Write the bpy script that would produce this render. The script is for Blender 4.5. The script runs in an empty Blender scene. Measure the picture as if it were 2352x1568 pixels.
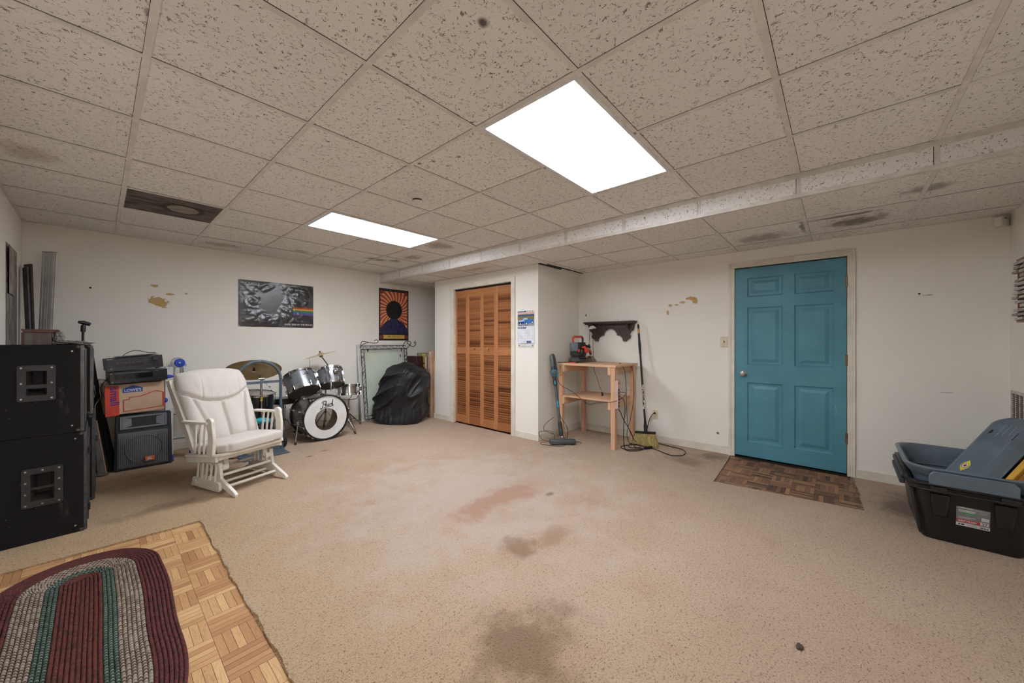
import bpy, bmesh, math, random
from mathutils import Vector, Matrix, noise
random.seed(7)
PI = math.pi
SC = bpy.context.scene
COL = SC.collection

# ------------------------------------------------------------------ helpers
def lin(c):
    c /= 255.0
    return c / 12.92 if c <= 0.04045 else ((c + 0.055) / 1.055) ** 2.4
def L(rgb):
    return (lin(rgb[0]), lin(rgb[1]), lin(rgb[2]), 1.0)

class MB:
    """collects polygons and links them as ONE mesh object"""
    def __init__(s):
        s.v = []; s.f = []; s.m = []; s.t = []; s.uv = []
    def add(s, vs, fs, mi=0, tone=0.0, uvs=None):
        o = len(s.v)
        s.v += [tuple(p) for p in vs]
        for k, f in enumerate(fs):
            s.f.append([i + o for i in f]); s.m.append(mi); s.t.append(tone)
            s.uv.append(uvs[k] if uvs else None)
        return s
    def box(s, a, b, mi=0, M=None, tone=0.0):
        x0, y0, z0 = a; x1, y1, z1 = b
        vs = [(x0,y0,z0),(x1,y0,z0),(x1,y1,z0),(x0,y1,z0),(x0,y0,z1),(x1,y0,z1),(x1,y1,z1),(x0,y1,z1)]
        if M: vs = [M @ Vector(p) for p in vs]
        return s.add(vs, [(0,3,2,1),(4,5,6,7),(0,1,5,4),(1,2,6,5),(2,3,7,6),(3,0,4,7)], mi, tone)
    def beam(s, p0, p1, w, h, up=(0,0,1), mi=0, tone=0.0):
        p0 = Vector(p0); p1 = Vector(p1); d = (p1-p0).normalized()
        x = d.cross(Vector(up))
        if x.length < 1e-5: x = d.cross(Vector((1,0,0)))
        x.normalize(); y = x.cross(d)
        vs = []
        for p in (p0, p1):
            for a, b in ((-1,-1),(1,-1),(1,1),(-1,1)):
                vs.append(p + x*(a*w/2) + y*(b*h/2))
        return s.add(vs, [(0,1,2,3),(7,6,5,4),(0,4,5,1),(1,5,6,2),(2,6,7,3),(3,7,4,0)], mi, tone)
    def tube(s, pts, r, seg=8, mi=0, closed=False, caps=True, tone=0.0):
        pts = [Vector(p) for p in pts]; n = len(pts)
        rs = r if isinstance(r, (list, tuple)) else [r]*n
        T = []
        for i in range(n):
            a = pts[i-1] if (i > 0 or closed) else pts[i]
            b = pts[(i+1) % n] if (i < n-1 or closed) else pts[i]
            d = b - a
            T.append(d.normalized() if d.length > 1e-9 else Vector((0,0,1)))
        u = T[0].orthogonal().normalized(); vs = []
        for i in range(n):
            u = u - T[i]*u.dot(T[i])
            u = u.normalized() if u.length > 1e-6 else T[i].orthogonal().normalized()
            w = T[i].cross(u)
            for k in range(seg):
                a = 2*PI*k/seg
                vs.append(pts[i] + (u*math.cos(a) + w*math.sin(a))*rs[i])
        fs = []
        for i in range(n if closed else n-1):
            j = (i+1) % n
            for k in range(seg):
                k2 = (k+1) % seg
                fs.append((i*seg+k, i*seg+k2, j*seg+k2, j*seg+k))
        if caps and not closed:
            fs.append(tuple(range(seg))[::-1]); fs.append(tuple((n-1)*seg+k for k in range(seg)))
        return s.add(vs, fs, mi, tone)
    def lathe(s, prof, seg=32, M=None, mi=0, sx=1.0, sy=1.0):
        vs = []; fs = []; idx = []
        for r, z in prof:
            if r < 1e-6:
                idx.append([len(vs)]); vs.append(Vector((0,0,z)))
            else:
                idx.append(list(range(len(vs), len(vs)+seg)))
                for k in range(seg):
                    a = 2*PI*k/seg
                    vs.append(Vector((r*sx*math.cos(a), r*sy*math.sin(a), z)))
        for i in range(len(prof)-1):
            A, B = idx[i], idx[i+1]
            for k in range(seg):
                k2 = (k+1) % seg
                if len(A) == 1 and len(B) == 1: break
                if len(A) == 1: fs.append((A[0], B[k], B[k2]))
                elif len(B) == 1: fs.append((A[k], A[k2], B[0]))
                else: fs.append((A[k], A[k2], B[k2], B[k]))
        if M: vs = [M @ p for p in vs]
        return s.add(vs, fs, mi)
    def cyl(s, p0, p1, r, seg=16, mi=0):
        return s.tube([p0, p1], r, seg, mi)
    def prism(s, pts, z0, z1, M=None, mi=0, tone=0.0):
        n = len(pts)
        vs = [Vector((p[0],p[1],z0)) for p in pts] + [Vector((p[0],p[1],z1)) for p in pts]
        if M: vs = [M @ p for p in vs]
        fs = [tuple(range(n))[::-1], tuple(range(n, 2*n))] + [(i,(i+1)%n,n+(i+1)%n,n+i) for i in range(n)]
        return s.add(vs, fs, mi, tone)
    def ring(s, outer, inner, z0, z1, M=None, mi=0):
        n = len(outer); vs = [(*p, z) for z in (z0, z1) for L_ in (outer, inner) for p in L_]
        vs = [M @ Vector(p) for p in vs] if M else vs; fs = []
        for i in range(n):
            j = (i+1) % n
            fs += [(i, j, n+j, n+i), (2*n+i, 3*n+i, 3*n+j, 2*n+j), (i, 2*n+i, 2*n+j, j), (n+i, n+j, 3*n+j, 3*n+i)]
        return s.add(vs, fs, mi)
    def ball(s, c, r, mi=0, seg=14, M=None):
        rx, ry, rz = r if isinstance(r, (tuple, list)) else (r, r, r)
        pr = []; c = Vector(c); o = len(s.v)
        n = seg//2
        for i in range(n+1):
            a = PI*i/n
            pr.append((math.sin(a) if 0 < i < n else 0, -math.cos(a)))
        X = Matrix.Translation(c) @ (M or Matrix()) @ Matrix.Diagonal((rx, ry, rz, 1))
        return s.lathe(pr, seg, X, mi)
    def grid(s, nu, nv, fn, mi=0, cu=False, cv=False, uvf=None):
        vs = [fn(i/(nu if cu else nu-1), j/(nv if cv else nv-1)) for i in range(nu) for j in range(nv)]
        fs = []; uvs = [] if uvf else None
        for i in range(nu if cu else nu-1):
            for j in range(nv if cv else nv-1):
                i2 = (i+1) % nu; j2 = (j+1) % nv
                fs.append((i*nv+j, i2*nv+j, i2*nv+j2, i*nv+j2))
                if uvf:
                    uvs.append([uvf(i, j), uvf(i+1, j), uvf(i+1, j+1), uvf(i, j+1)])
        return s.add(vs, fs, mi, 0.0, uvs)
    def build(s, name, mats, parent=None, bevel=0.0, sharp=38, seg=2, normals=True, sub=0, solid=0):
        me = bpy.data.meshes.new(name)
        me.from_pydata(s.v, [], s.f)
        if not isinstance(mats, (list, tuple)): mats = [mats]
        for m in mats: me.materials.append(m)
        me.polygons.foreach_set('material_index', s.m)
        if any(s.t):
            at = me.attributes.new('tone', 'FLOAT', 'FACE'); at.data.foreach_set('value', s.t)
        if any(u is not None for u in s.uv):
            ul = me.uv_layers.new(name='UVMap'); q = 0
            for p, u in zip(me.polygons, s.uv):
                for k in range(p.loop_total):
                    ul.data[p.loop_start+k].uv = u[k] if u else (0, 0)
        bm = bmesh.new(); bm.from_mesh(me)
        if normals: bmesh.ops.recalc_face_normals(bm, faces=bm.faces)
        lim = math.radians(sharp)
        for f in bm.faces: f.smooth = True
        for e in bm.edges:
            e.smooth = len(e.link_faces) == 2 and e.calc_face_angle(0) < lim
        bm.to_mesh(me); bm.free(); me.update()
        o = bpy.data.objects.new(name, me); COL.objects.link(o)
        if parent: o.parent = parent
        if solid:
            md = o.modifiers.new('solid', 'SOLIDIFY'); md.thickness = solid; md.offset = 0
        if bevel > 0:
            md = o.modifiers.new('bevel', 'BEVEL'); md.width = bevel; md.segments = seg
            md.limit_method = 'ANGLE'; md.angle_limit = math.radians(40)
        if sub:
            md = o.modifiers.new('sub', 'SUBSURF'); md.levels = sub; md.render_levels = sub
        return o

def tag(o, label=None, cat=None, group=None, kind=None):
    if label: o['label'] = label
    if cat: o['category'] = cat
    if group: o['group'] = group
    if kind: o['kind'] = kind
    return o
def thing(name, label, cat, loc=(0,0,0), rz=0.0, group=None, rot=None):
    o = bpy.data.objects.new(name, None); COL.objects.link(o)
    o.location = loc; o.rotation_euler = rot if rot else (0, 0, rz); o.empty_display_size = 0.05
    return tag(o, label, cat, group)
def struct(o):
    o['kind'] = 'structure'; return o
def spline(P, n=8, closed=False):
    P = [Vector(p) for p in P]; out = []; m = len(P)
    rng = range(m) if closed else range(m-1)
    for i in rng:
        p0 = P[i-1] if (i > 0 or closed) else P[0]
        p1 = P[i]; p2 = P[(i+1) % m]
        p3 = P[(i+2) % m] if (i+2 < m or closed) else P[-1]
        for k in range(n):
            t = k/n
            out.append(0.5*((2*p1) + (p2-p0)*t + (2*p0-5*p1+4*p2-p3)*t*t + (3*p1-p0-3*p2+p3)*t**3))
    if not closed: out.append(P[-1])
    return out
def spline_2d(P, n=4):
    return [(q.x, q.y) for q in spline([(a, b, 0) for a, b in P], n, True)]
def rrect(hx, hy, rad, n=10):
    out = []
    for cx, cy, a0 in ((hx-rad, hy-rad, 0), (-hx+rad, hy-rad, 90), (-hx+rad, -hy+rad, 180), (hx-rad, -hy+rad, 270)):
        for i in range(n+1): a = math.radians(a0+90*i/n); out.append((cx+rad*math.cos(a), cy+rad*math.sin(a)))
    return out
def adopt(o, par):
    bpy.context.view_layer.update(); o.parent = par; o.matrix_parent_inverse = par.matrix_world.inverted(); return o
def arc(c, r, a0, a1, n, ax='xz'):
    out = []
    for i in range(n+1):
        a = math.radians(a0 + (a1-a0)*i/n); p, q = r*math.cos(a), r*math.sin(a)
        out.append({'xz': (c[0]+p, c[1], c[2]+q), 'xy': (c[0]+p, c[1]+q, c[2]), 'yz': (c[0], c[1]+p, c[2]+q)}[ax])
    return out
def frame(o, x, y):
    """matrix with origin o, x and y axes (orthonormalised)"""
    x = Vector(x).normalized(); z = x.cross(Vector(y)).normalized(); y = z.cross(x)
    M = Matrix((x, y, z)).transposed().to_4x4(); M.translation = Vector(o)
    return M
def zto(o, d):
    """matrix taking +z to direction d at origin o"""
    q = Vector((0,0,1)).rotation_difference(Vector(d).normalized())
    return Matrix.Translation(Vector(o)) @ q.to_matrix().to_4x4()
def text(name, s, size, m, parent, M, ext=0.0006, align='LEFT', shear=0.0, bold=0.0, sx=1.0, space=1.0):
    cu = bpy.data.curves.new(name, 'FONT'); cu.body = s; cu.size = size; cu.extrude = ext
    cu.align_x = align; cu.shear = shear; cu.offset = bold; cu.space_character = space; cu.resolution_u = 3
    t = bpy.data.objects.new(name, cu); COL.objects.link(t)
    bpy.context.view_layer.update()
    me = bpy.data.meshes.new_from_object(t.evaluated_get(bpy.context.evaluated_depsgraph_get()))
    bpy.data.objects.remove(t); me.materials.clear(); me.materials.append(m)
    me.transform(M @ Matrix.Diagonal((sx, 1, 1, 1)))
    o = bpy.data.objects.new(name, me); COL.objects.link(o)
    if parent: o.parent = parent
    return o
def copy_tree(o, parent=None):
    c = o.copy(); COL.objects.link(c)
    if parent: c.parent = parent
    for ch in [k for k in bpy.data.objects if k.parent == o]: copy_tree(ch, c)
    return c

# ------------------------------------------------------------------ materials
class NT:
    def __init__(s, name):
        s.m = bpy.data.materials.new(name); s.m.use_nodes = True
        s.t = s.m.node_tree; s.b = s.t.nodes['Principled BSDF']
    def n(s, typ, **kw):
        nd = s.t.nodes.new('ShaderNode'+typ)
        for k, v in kw.items():
            if k.startswith('i_'):
                key = k[2:].replace('_', ' ')
                key = int(key) if key.isdigit() else key
                val = v
                if isinstance(val, bpy.types.NodeSocket): s.t.links.new(val, nd.inputs[key])
                else: nd.inputs[key].default_value = val
            else: setattr(nd, k, v)
        return nd
    def link(s, a, b): s.t.links.new(a, b)
    def math(s, op, a, b=None, c=None, clamp=False):
        nd = s.t.nodes.new('ShaderNodeMath'); nd.operation = op; nd.use_clamp = clamp
        for i, x in enumerate((a, b, c)):
            if x is None: continue
            if isinstance(x, bpy.types.NodeSocket): s.link(x, nd.inputs[i])
            else: nd.inputs[i].default_value = x
        return nd.outputs[0]
    def mix(s, f, a, b, mode='MIX'):
        nd = s.t.nodes.new('ShaderNodeMix'); nd.data_type = 'RGBA'; nd.blend_type = mode
        for k, x in ((0, f), (6, a), (7, b)):
            if isinstance(x, bpy.types.NodeSocket): s.link(x, nd.inputs[k])
            else: nd.inputs[k].default_value = x
        return nd.outputs[2]
    def ramp(s, f, stops, interp='LINEAR'):
        nd = s.t.nodes.new('ShaderNodeValToRGB'); s.link(f, nd.inputs[0]); cr = nd.color_ramp
        cr.interpolation = interp
        while len(cr.elements) < len(stops): cr.elements.new(0.5)
        for e, (p, c) in zip(cr.elements, stops):
            e.position = p; e.color = c if len(c) == 4 else (*c, 1)
        return nd.outputs[0]
    def step(s, f, a, b):
        """smooth 0..1 between a and b"""
        nd = s.t.nodes.new('ShaderNodeMapRange'); nd.interpolation_type = 'SMOOTHSTEP'
        s.link(f, nd.inputs[0]); nd.inputs[1].default_value = a; nd.inputs[2].default_value = b
        return nd.outputs[0]
    def obj(s):
        if not hasattr(s, '_oc'): s._oc = s.n('TexCoord').outputs['Object']
        return s._oc
    def mapping(s, vec, scale=(1,1,1), loc=(0,0,0), rot=(0,0,0)):
        nd = s.n('Mapping'); s.link(vec, nd.inputs[0])
        nd.inputs['Location'].default_value = loc; nd.inputs['Scale'].default_value = scale; nd.inputs['Rotation'].default_value = rot
        return nd.outputs[0]
    def noise(s, vec, scale, detail=3, rough=.55, dist=0, col=False):
        nd = s.n('TexNoise'); s.link(vec, nd.inputs['Vector'])
        nd.inputs['Scale'].default_value = scale; nd.inputs['Detail'].default_value = detail
        nd.inputs['Roughness'].default_value = rough; nd.inputs['Distortion'].default_value = dist
        return nd.outputs['Color' if col else 'Fac']
    def bump(s, h, dist=.002, strength=1.0):
        nd = s.n('Bump'); s.link(h, nd.inputs['Height']); nd.inputs['Distance'].default_value = dist; nd.inputs['Strength'].default_value = strength
        s.link(nd.outputs[0], s.b.inputs['Normal']); return nd
    def blot(s, vec, c, r, warp=None, soft=.5):
        """1 inside an ellipse (centre c, radii r) with a noise-warped edge, 0 outside"""
        sub = s.n('VectorMath', operation='SUBTRACT'); s.link(vec, sub.inputs[0]); sub.inputs[1].default_value = c
        dv = s.n('VectorMath', operation='DIVIDE'); s.link(sub.outputs[0], dv.inputs[0]); dv.inputs[1].default_value = r
        ln = s.n('VectorMath', operation='LENGTH'); s.link(dv.outputs[0], ln.inputs[0])
        d = ln.outputs['Value']
        if warp is not None: d = s.math('ADD', d, warp)
        return s.math('SUBTRACT', 1.0, s.step(d, 1.0-soft, 1.0))
    def done(s, col=None, rough=.5, metal=0, spec=None):
        if col is not None:
            if isinstance(col, bpy.types.NodeSocket): s.link(col, s.b.inputs['Base Color'])
            else: s.b.inputs['Base Color'].default_value = col
        if isinstance(rough, bpy.types.NodeSocket): s.link(rough, s.b.inputs['Roughness'])
        else: s.b.inputs['Roughness'].default_value = rough
        s.b.inputs['Metallic'].default_value = metal
        if spec is not None: s.b.inputs['Specular IOR Level'].default_value = spec
        return s.m

def mat(name, rgb, rough=.5, metal=0, rgb2=None, scale=12, bump=0, bscale=80, spec=None, stretch=(1,1,1), sheen=0, lo=.35, hi=.65):
    t = NT(name); v = t.mapping(t.obj(), stretch)
    c2 = rgb2 if rgb2 else tuple(max(0, x*.93) for x in rgb)
    col = t.mix(t.step(t.noise(v, scale, 4), lo, hi), L(rgb), L(c2))
    if bump: t.bump(t.noise(v, bscale, 3), bump)
    if sheen: t.b.inputs['Sheen Weight'].default_value = sheen
    return t.done(col, rough, metal, spec)
def wood(name, c1, c2, c3, ax=0, scale=3.0, rough=.6, bump=.0004, spec=None):
    t = NT(name); st = [38.0, 38.0, 38.0]; st[ax] = 2.2
    v = t.mapping(t.obj(), tuple(x*scale/3 for x in st))
    n1 = t.noise(v, 1.0, 5, .6, .8); big = t.noise(t.mapping(t.obj(), tuple(x*.12 for x in st)), 1.0, 2)
    col = t.mix(t.step(n1, .3, .72), L(c1), L(c2))
    col = t.mix(t.math('MULTIPLY', t.step(big, .45, .75), .55), col, L(c3))
    t.bump(n1, bump)
    return t.done(col, rough, 0, spec)
LAMP, EXPOSURE = 22.0, 0.0
LAMP_COL = (.96, 1.0, 1.07, 1); SKY, SKY_COL, GROUND_COL = 6.5, (.95, .98, 1.03, 1), (.13, .115, .10, 1)
CARPET_A, CARPET_B, CARPET_Y, CARPET_D = (206, 180, 154), (196, 168, 142), (204, 174, 132), (176, 142, 118)
# ------------------------------------------------------------------ dimensions (metres)
XL, XR, YN, YB = -0.48, 4.694, -0.972, 5.654       # left wall, door wall, near wall, back wall
ZC, ZS, XS = 2.379, 2.222, 3.179                   # ceiling, dropped ceiling, its front face
XC, YC0, YC1 = 3.71, 2.774, 4.869                  # closet front and its two ends
GX, GY, GP = 0.131, 2.027, 0.6096                  # ceiling grid origin and pitch

# camera --------------------------------------------------------------
cam = bpy.data.cameras.new('camera'); co = bpy.data.objects.new('camera', cam); COL.objects.link(co)
co.location = (0, 0, 1.256); co.rotation_euler = (math.radians(90), 0, math.radians(-47.68))
cam.sensor_width = 36; cam.lens = 846.8/2352*36; cam.shift_x = 22/2352; cam.shift_y = -1.5/2352; cam.clip_start = .02
SC.camera = co

# ---- materials of the shell
def fissure_nodes(t, v, sc=1.0):
    """acoustic tile: wormy fissures and pin holes, 0..1"""
    w = t.noise(v, 31*sc, 2, .5, 1.0)
    ridge = t.math('SUBTRACT', 1.0, t.step(t.math('ABSOLUTE', t.math('SUBTRACT', w, .5)), (.010), .030))
    gate = t.step(t.noise(t.mapping(v, (1, 1, 1), (3.1, 7.7, 1.3)), 40*sc, 2), .515, .575)
    worm = t.math('MULTIPLY', ridge, gate)
    vo = t.n('TexVoronoi', feature='F1'); t.link(v, vo.inputs['Vector']); vo.inputs['Scale'].default_value = 105*sc
    pin = t.math('SUBTRACT', 1.0, t.step(vo.outputs['Distance'], .07, .15))
    return t.math('MAXIMUM', worm, pin)
def tile_mat(name, rgb, stains=(), pit=(116, 102, 88), sc=1.25):
    t = NT(name); v = t.obj()
    cell = t.n('VectorMath', operation='FLOOR'); t.link(t.mapping(v, (1/GP,)*3, (-GX/GP, -GY/GP, 0)), cell.inputs[0])
    wn = t.n('TexWhiteNoise', noise_dimensions='3D'); t.link(cell.outputs[0], wn.inputs[0])
    # every tile has its own piece of the pattern
    off = t.n('VectorMath', operation='MULTIPLY_ADD'); t.link(wn.outputs['Color'], off.inputs[0]); off.inputs[1].default_value = (9, 9, 9); t.link(v, off.inputs[2])
    fz = fissure_nodes(t, off.outputs[0], sc)
    col = t.mix(t.math('MULTIPLY', wn.outputs['Value'], .35), L(rgb), L(tuple(c*.90 for c in rgb)))
    col = t.mix(t.math('MULTIPLY', t.noise(v, 5, 4), .25), col, L(tuple(c*.86 for c in rgb)))
    warp = t.math('MULTIPLY', t.math('SUBTRACT', t.noise(v, 14, 5), .5), 1.3)
    for c, r, s_rgb, k in stains:
        col = t.mix(t.math('MULTIPLY', t.blot(v, c, r, warp, .75), k), col, L(s_rgb))
    col = t.mix(t.math('MULTIPLY', fz, .88), col, L(pit))
    t.bump(t.math('SUBTRACT', 1.0, fz), .0015, .6)
    return t.done(col, .92, 0, .15)
ST = (112, 92, 72); DK = (70, 60, 52)
M_TILE = tile_mat('acoustic tile', (240, 237, 232), [
    ((2.72, 3.50, ZC), (.23, .20, .3), ST, .55), ((2.35, 3.66, ZC), (.25, .2, .3), ST, .5), ((2.86, 4.25, ZC), (.16, .2, .3), ST, .5),
    ((2.60, 4.72, ZC), (.20, .12, .3), DK, .6), ((2.82, 4.62, ZC), (.1, .12, .3), ST, .6), ((.92, .93, ZC), (.03, .025, .2), DK, .9),
    ((1.38, 1.97, ZC), (.02, .02, .1), DK, .7), ((1.42, 1.88, ZC), (.02, .02, .1), DK, .7), ((1.49, 1.72, ZC), (.022, .022, .1), DK, .7),
    ((1.52, 1.86, ZC), (.02, .02, .1), DK, .6), ((-.28, 3.6, ZC), (.16, .2, .2), (150, 130, 112), .45), ((1.0, 5.35, ZC), (.3, .14, .2), (150, 132, 116), .5),
    ((1.72, 5.0, ZC), (.12, .1, .2), (140, 122, 106), .5), ((2.45, .20, ZC), (.06, .02, .1), DK, .7), ((.12, 1.75, ZC), (.02, .03, .1), DK, .6)])
M_TILE2 = tile_mat('lower acoustic tile', (238, 234, 228), [
    ((4.13, -.10, ZS), (.20, .24, .3), (92, 78, 64), .75), ((3.55, -.42, ZS), (.10, .16, .3), DK, .55), ((4.2, .52, ZS), (.22, .26, .3), (130, 112, 96), .6),
    ((3.90, -.03, ZS), (.05, .3, .2), DK, .7), ((4.05, .22, ZS), (.3, .03, .1), DK, .6), ((3.45, 3.6, ZS), (.08, .3, .2), ST, .4), ((4.2, 2.72, ZS), (.5, .03, .1), DK, .9)])
M_TILE3 = tile_mat('soffit face tile', (240, 238, 235), [], (128, 118, 110), 1.3)
M_TEE = mat('white painted tee', (226, 221, 214), .55, bump=.0001)
M_TEE2 = mat('soffit trim', (218, 212, 204), .5)

def wall_mat(name, rgb, spots=()):
    t = NT(name); v = t.obj()
    col = t.mix(t.math('MULTIPLY', t.noise(v, 2.2, 5), .45), L(rgb), L((rgb[0]*.93, rgb[1]*.92, rgb[2]*.89)))
    # faint woven wallboard grain and scuffs
    st = t.noise(t.mapping(v, (60, 60, 3)), 1, 2)
    col = t.mix(t.math('MULTIPLY', t.step(st, .5, .8), .035), col, L((188, 178, 160)))
    sc = t.noise(t.mapping(v, (9, 9, 26)), 1, 6, .7, .5)
    col = t.mix(t.math('MULTIPLY', t.step(sc, .70, .80), .5), col, L((150, 136, 118)))
    vo = t.n('TexVoronoi', feature='F1'); t.link(v, vo.inputs['Vector']); vo.inputs['Scale'].default_value = 3.2
    dot = t.math('SUBTRACT', 1.0, t.step(vo.outputs['Distance'], .010, .022))
    col = t.mix(t.math('MULTIPLY', dot, .7), col, L((110, 96, 80)))
    warp = t.math('MULTIPLY', t.math('SUBTRACT', t.noise(v, 34, 4, .6), .5), 2.0)
    for c, r, s_rgb, k in spots:
        b = t.blot(v, c, r, warp, .14)
        tone = t.mix(t.noise(v, 60, 3), L(s_rgb), L(tuple(x*.82 for x in s_rgb)))
        col = t.mix(t.math('MULTIPLY', b, k), col, tone)
    t.bump(t.noise(v, 140, 3), .0006, .6)
    return t.done(col, .62, 0, .35)
CREAM = (239, 236, 229)
TAN = (206, 172, 108)
M_WALL = wall_mat('cream wall paint', CREAM)
M_WALLB = wall_mat('cream wall paint with torn patches', CREAM, [
    ((.45, YB, 1.70), (.075, .2, .055), TAN, .95), ((.49, YB, 1.675), (.06, .2, .045), TAN, .95), ((.56, YB, 1.79), (.035, .2, .015), TAN, .9),
    ((.43, YB, 1.872), (.03, .2, .016), TAN, .9), ((.70, YB, 1.81), (.013, .2, .012), TAN, .8), ((-.05, YB, 1.80), (.010, .2, .010), (40, 34, 30), 1)])
M_WALLR = wall_mat('cream wall paint with torn strip', CREAM, [
    ((XR, 1.276, 1.755), (.2, .055, .024), TAN, .95), ((XR, 1.235, 1.73), (.2, .03, .04), TAN, .95), ((XR, 1.37, 1.715), (.2, .035, .014), TAN, .9),
    ((XR, 1.44, 1.69), (.2, .02, .010), TAN, .9), ((XR, 1.51, 1.685), (.2, .024, .018), TAN, .85), ((XR, 1.54, 1.60), (.2, .016, .03), TAN, .85),
    ((XR, -.51, 1.655), (.2, .008, .008), (40, 34, 30), 1), ((XR, -.56, 1.64), (.2, .035, .005), (90, 78, 66), .7), ((XR, 2.66, 1.62), (.2, .008, .022), (52, 42, 34), 1),
    ((XR, 2.18, 1.545), (.2, .010, .007), (150, 132, 112), .5), ((XR, -.66, .83), (.2, .05, .003), (140, 124, 106), .45), ((XR, 1.0, .22), (.2, .014, .014), (60, 50, 42), .9)])
M_TRIM = mat('white trim paint', (226, 220, 208), .45, rgb2=(214, 206, 192), scale=7, bump=.0002, spec=.4)
M_DARK = mat('dark gap', (26, 22, 19), .9)

# ---- walls
WY0, WY1, WZ0, WZ1 = 1.45, 2.35, 1.00, 2.05      # unseen left-wall window, guessed from a ceiling sheen, added to brighten the room
NX0, NX1 = .15, 1.15                                # second unseen window, added behind the viewer to brighten the back wall
w = MB(); w.box((XL-.1, YN-.1, 0), (XL, WY0, ZC+.1)); w.box((XL-.1, WY1, 0), (XL, YB+.1, ZC+.1)); w.box((XL-.1, WY0, 0), (XL, WY1, WZ0)); w.box((XL-.1, WY0, WZ1), (XL, WY1, ZC+.1)); struct(w.build('wall_left', M_WALL))
w = MB(); w.box((XL, YN-.1, 0), (NX0, YN, ZC+.1)); w.box((NX1, YN-.1, 0), (XR+.1, YN, ZC+.1)); w.box((NX0, YN-.1, 0), (NX1, YN, WZ0)); w.box((NX0, YN-.1, WZ1), (NX1, YN, ZC+.1)); struct(w.build('wall_near', M_WALL))
tg = NT('added window glass'); tg.b.inputs['Transmission Weight'].default_value = 1; tg.b.inputs['IOR'].default_value = 1.01; M_PANE = tg.done((1, 1, 1, 1), 0.0)
w = MB(); XM = (NX0+NX1)/2
for a, b, c, d in ((NX0, NX1, WZ0, WZ0+.05), (NX0, NX1, WZ1-.05, WZ1), (NX0, NX0+.05, WZ0+.05, WZ1-.05), (NX1-.05, NX1, WZ0+.05, WZ1-.05), (XM-.02, XM+.02, WZ0+.05, WZ1-.05)): w.box((a, YN-.07, c), (b, YN-.03, d))
for a, b, c, d in ((NX0-.06, NX0, WZ0-.06, WZ1+.06), (NX1, NX1+.06, WZ0-.06, WZ1+.06), (NX0, NX1, WZ1, WZ1+.06), (NX0, NX1, WZ0-.06, WZ0)): w.box((a, YN, c), (b, YN+.014, d))
win2 = struct(w.build('added_window_2', M_TRIM, bevel=.002))
w = MB(); w.box((NX0+.04, YN-.052, WZ0+.04), (NX1-.04, YN-.048, WZ1-.04)); w.build('added_window_glass', M_PANE, win2)
po = bpy.data.lights.new('added_window_portal', 'AREA'); po.shape = 'RECTANGLE'; po.size = NX1-NX0; po.size_y = WZ1-WZ0; po.cycles.is_portal = True
pl = bpy.data.objects.new('added_window_portal', po); COL.objects.link(pl); pl.location = (XM, YN-.11, (WZ0+WZ1)/2); pl.rotation_euler = (PI/2, 0, 0)
w = MB()
for a, b, c, d in ((WY0, WY1, WZ0, WZ0+.05), (WY0, WY1, WZ1-.05, WZ1), (WY0, WY0+.05, WZ0+.05, WZ1-.05), (WY1-.05, WY1, WZ0+.05, WZ1-.05), ((WY0+WY1)/2-.02, (WY0+WY1)/2+.02, WZ0+.05, WZ1-.05)): w.box((XL-.07, a, c), (XL-.03, b, d))
for a, b, c, d in ((WY0-.06, WY0, WZ0-.06, WZ1+.06), (WY1, WY1+.06, WZ0-.06, WZ1+.06), (WY0, WY1, WZ1, WZ1+.06), (WY0, WY1, WZ0-.06, WZ0)): w.box((XL, a, c), (XL+.014, b, d))
win = struct(w.build('added_window_1', M_TRIM, bevel=.002))
w = MB(); w.box((XL-.052, WY0+.04, WZ0+.04), (XL-.048, WY1-.04, WZ1-.04)); w.build('added_window_glass', M_PANE, win)
po = bpy.data.lights.new('added_window_portal', 'AREA'); po.shape = 'RECTANGLE'; po.size = WY1-WY0; po.size_y = WZ1-WZ0; po.cycles.is_portal = True
pl = bpy.data.objects.new('added_window_portal', po); COL.objects.link(pl); pl.location = (XL-.11, (WY0+WY1)/2, (WZ0+WZ1)/2); pl.rotation_euler = (0, -PI/2, 0)

w = MB(); w.box((XL, YB, 0), (XR+.1, YB+.1, ZC+.1)); struct(w.build('wall_back', M_WALLB))
DY0, DY1, DZ = -.062, .836, 2.045                 # door opening in the right wall
w = MB()
w.box((XR, YN, 0), (XR+.1, DY0, ZC+.1)); w.box((XR, DY1, 0), (XR+.1, YB, ZC+.1)); w.box((XR, DY0, DZ), (XR+.1, DY1, ZC+.1))
struct(w.build('wall_right', M_WALLR))
OY0, OY1, OZ = 3.214, 4.399, 2.045                # bifold opening
w = MB()
w.box((XC, YC0, 0), (XC+.1, OY0, ZS)); w.box((XC, OY1, 0), (XC+.1, YC1, ZS)); w.box((XC, OY0, OZ), (XC+.1, OY1, ZS))
w.box((XC+.1, YC0, 0), (XR, YC0+.1, ZS)); w.box((XC+.1, YC1-.1, 0), (XR, YC1, ZS))
struct(w.build('wall_closet', M_WALL))

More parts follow.
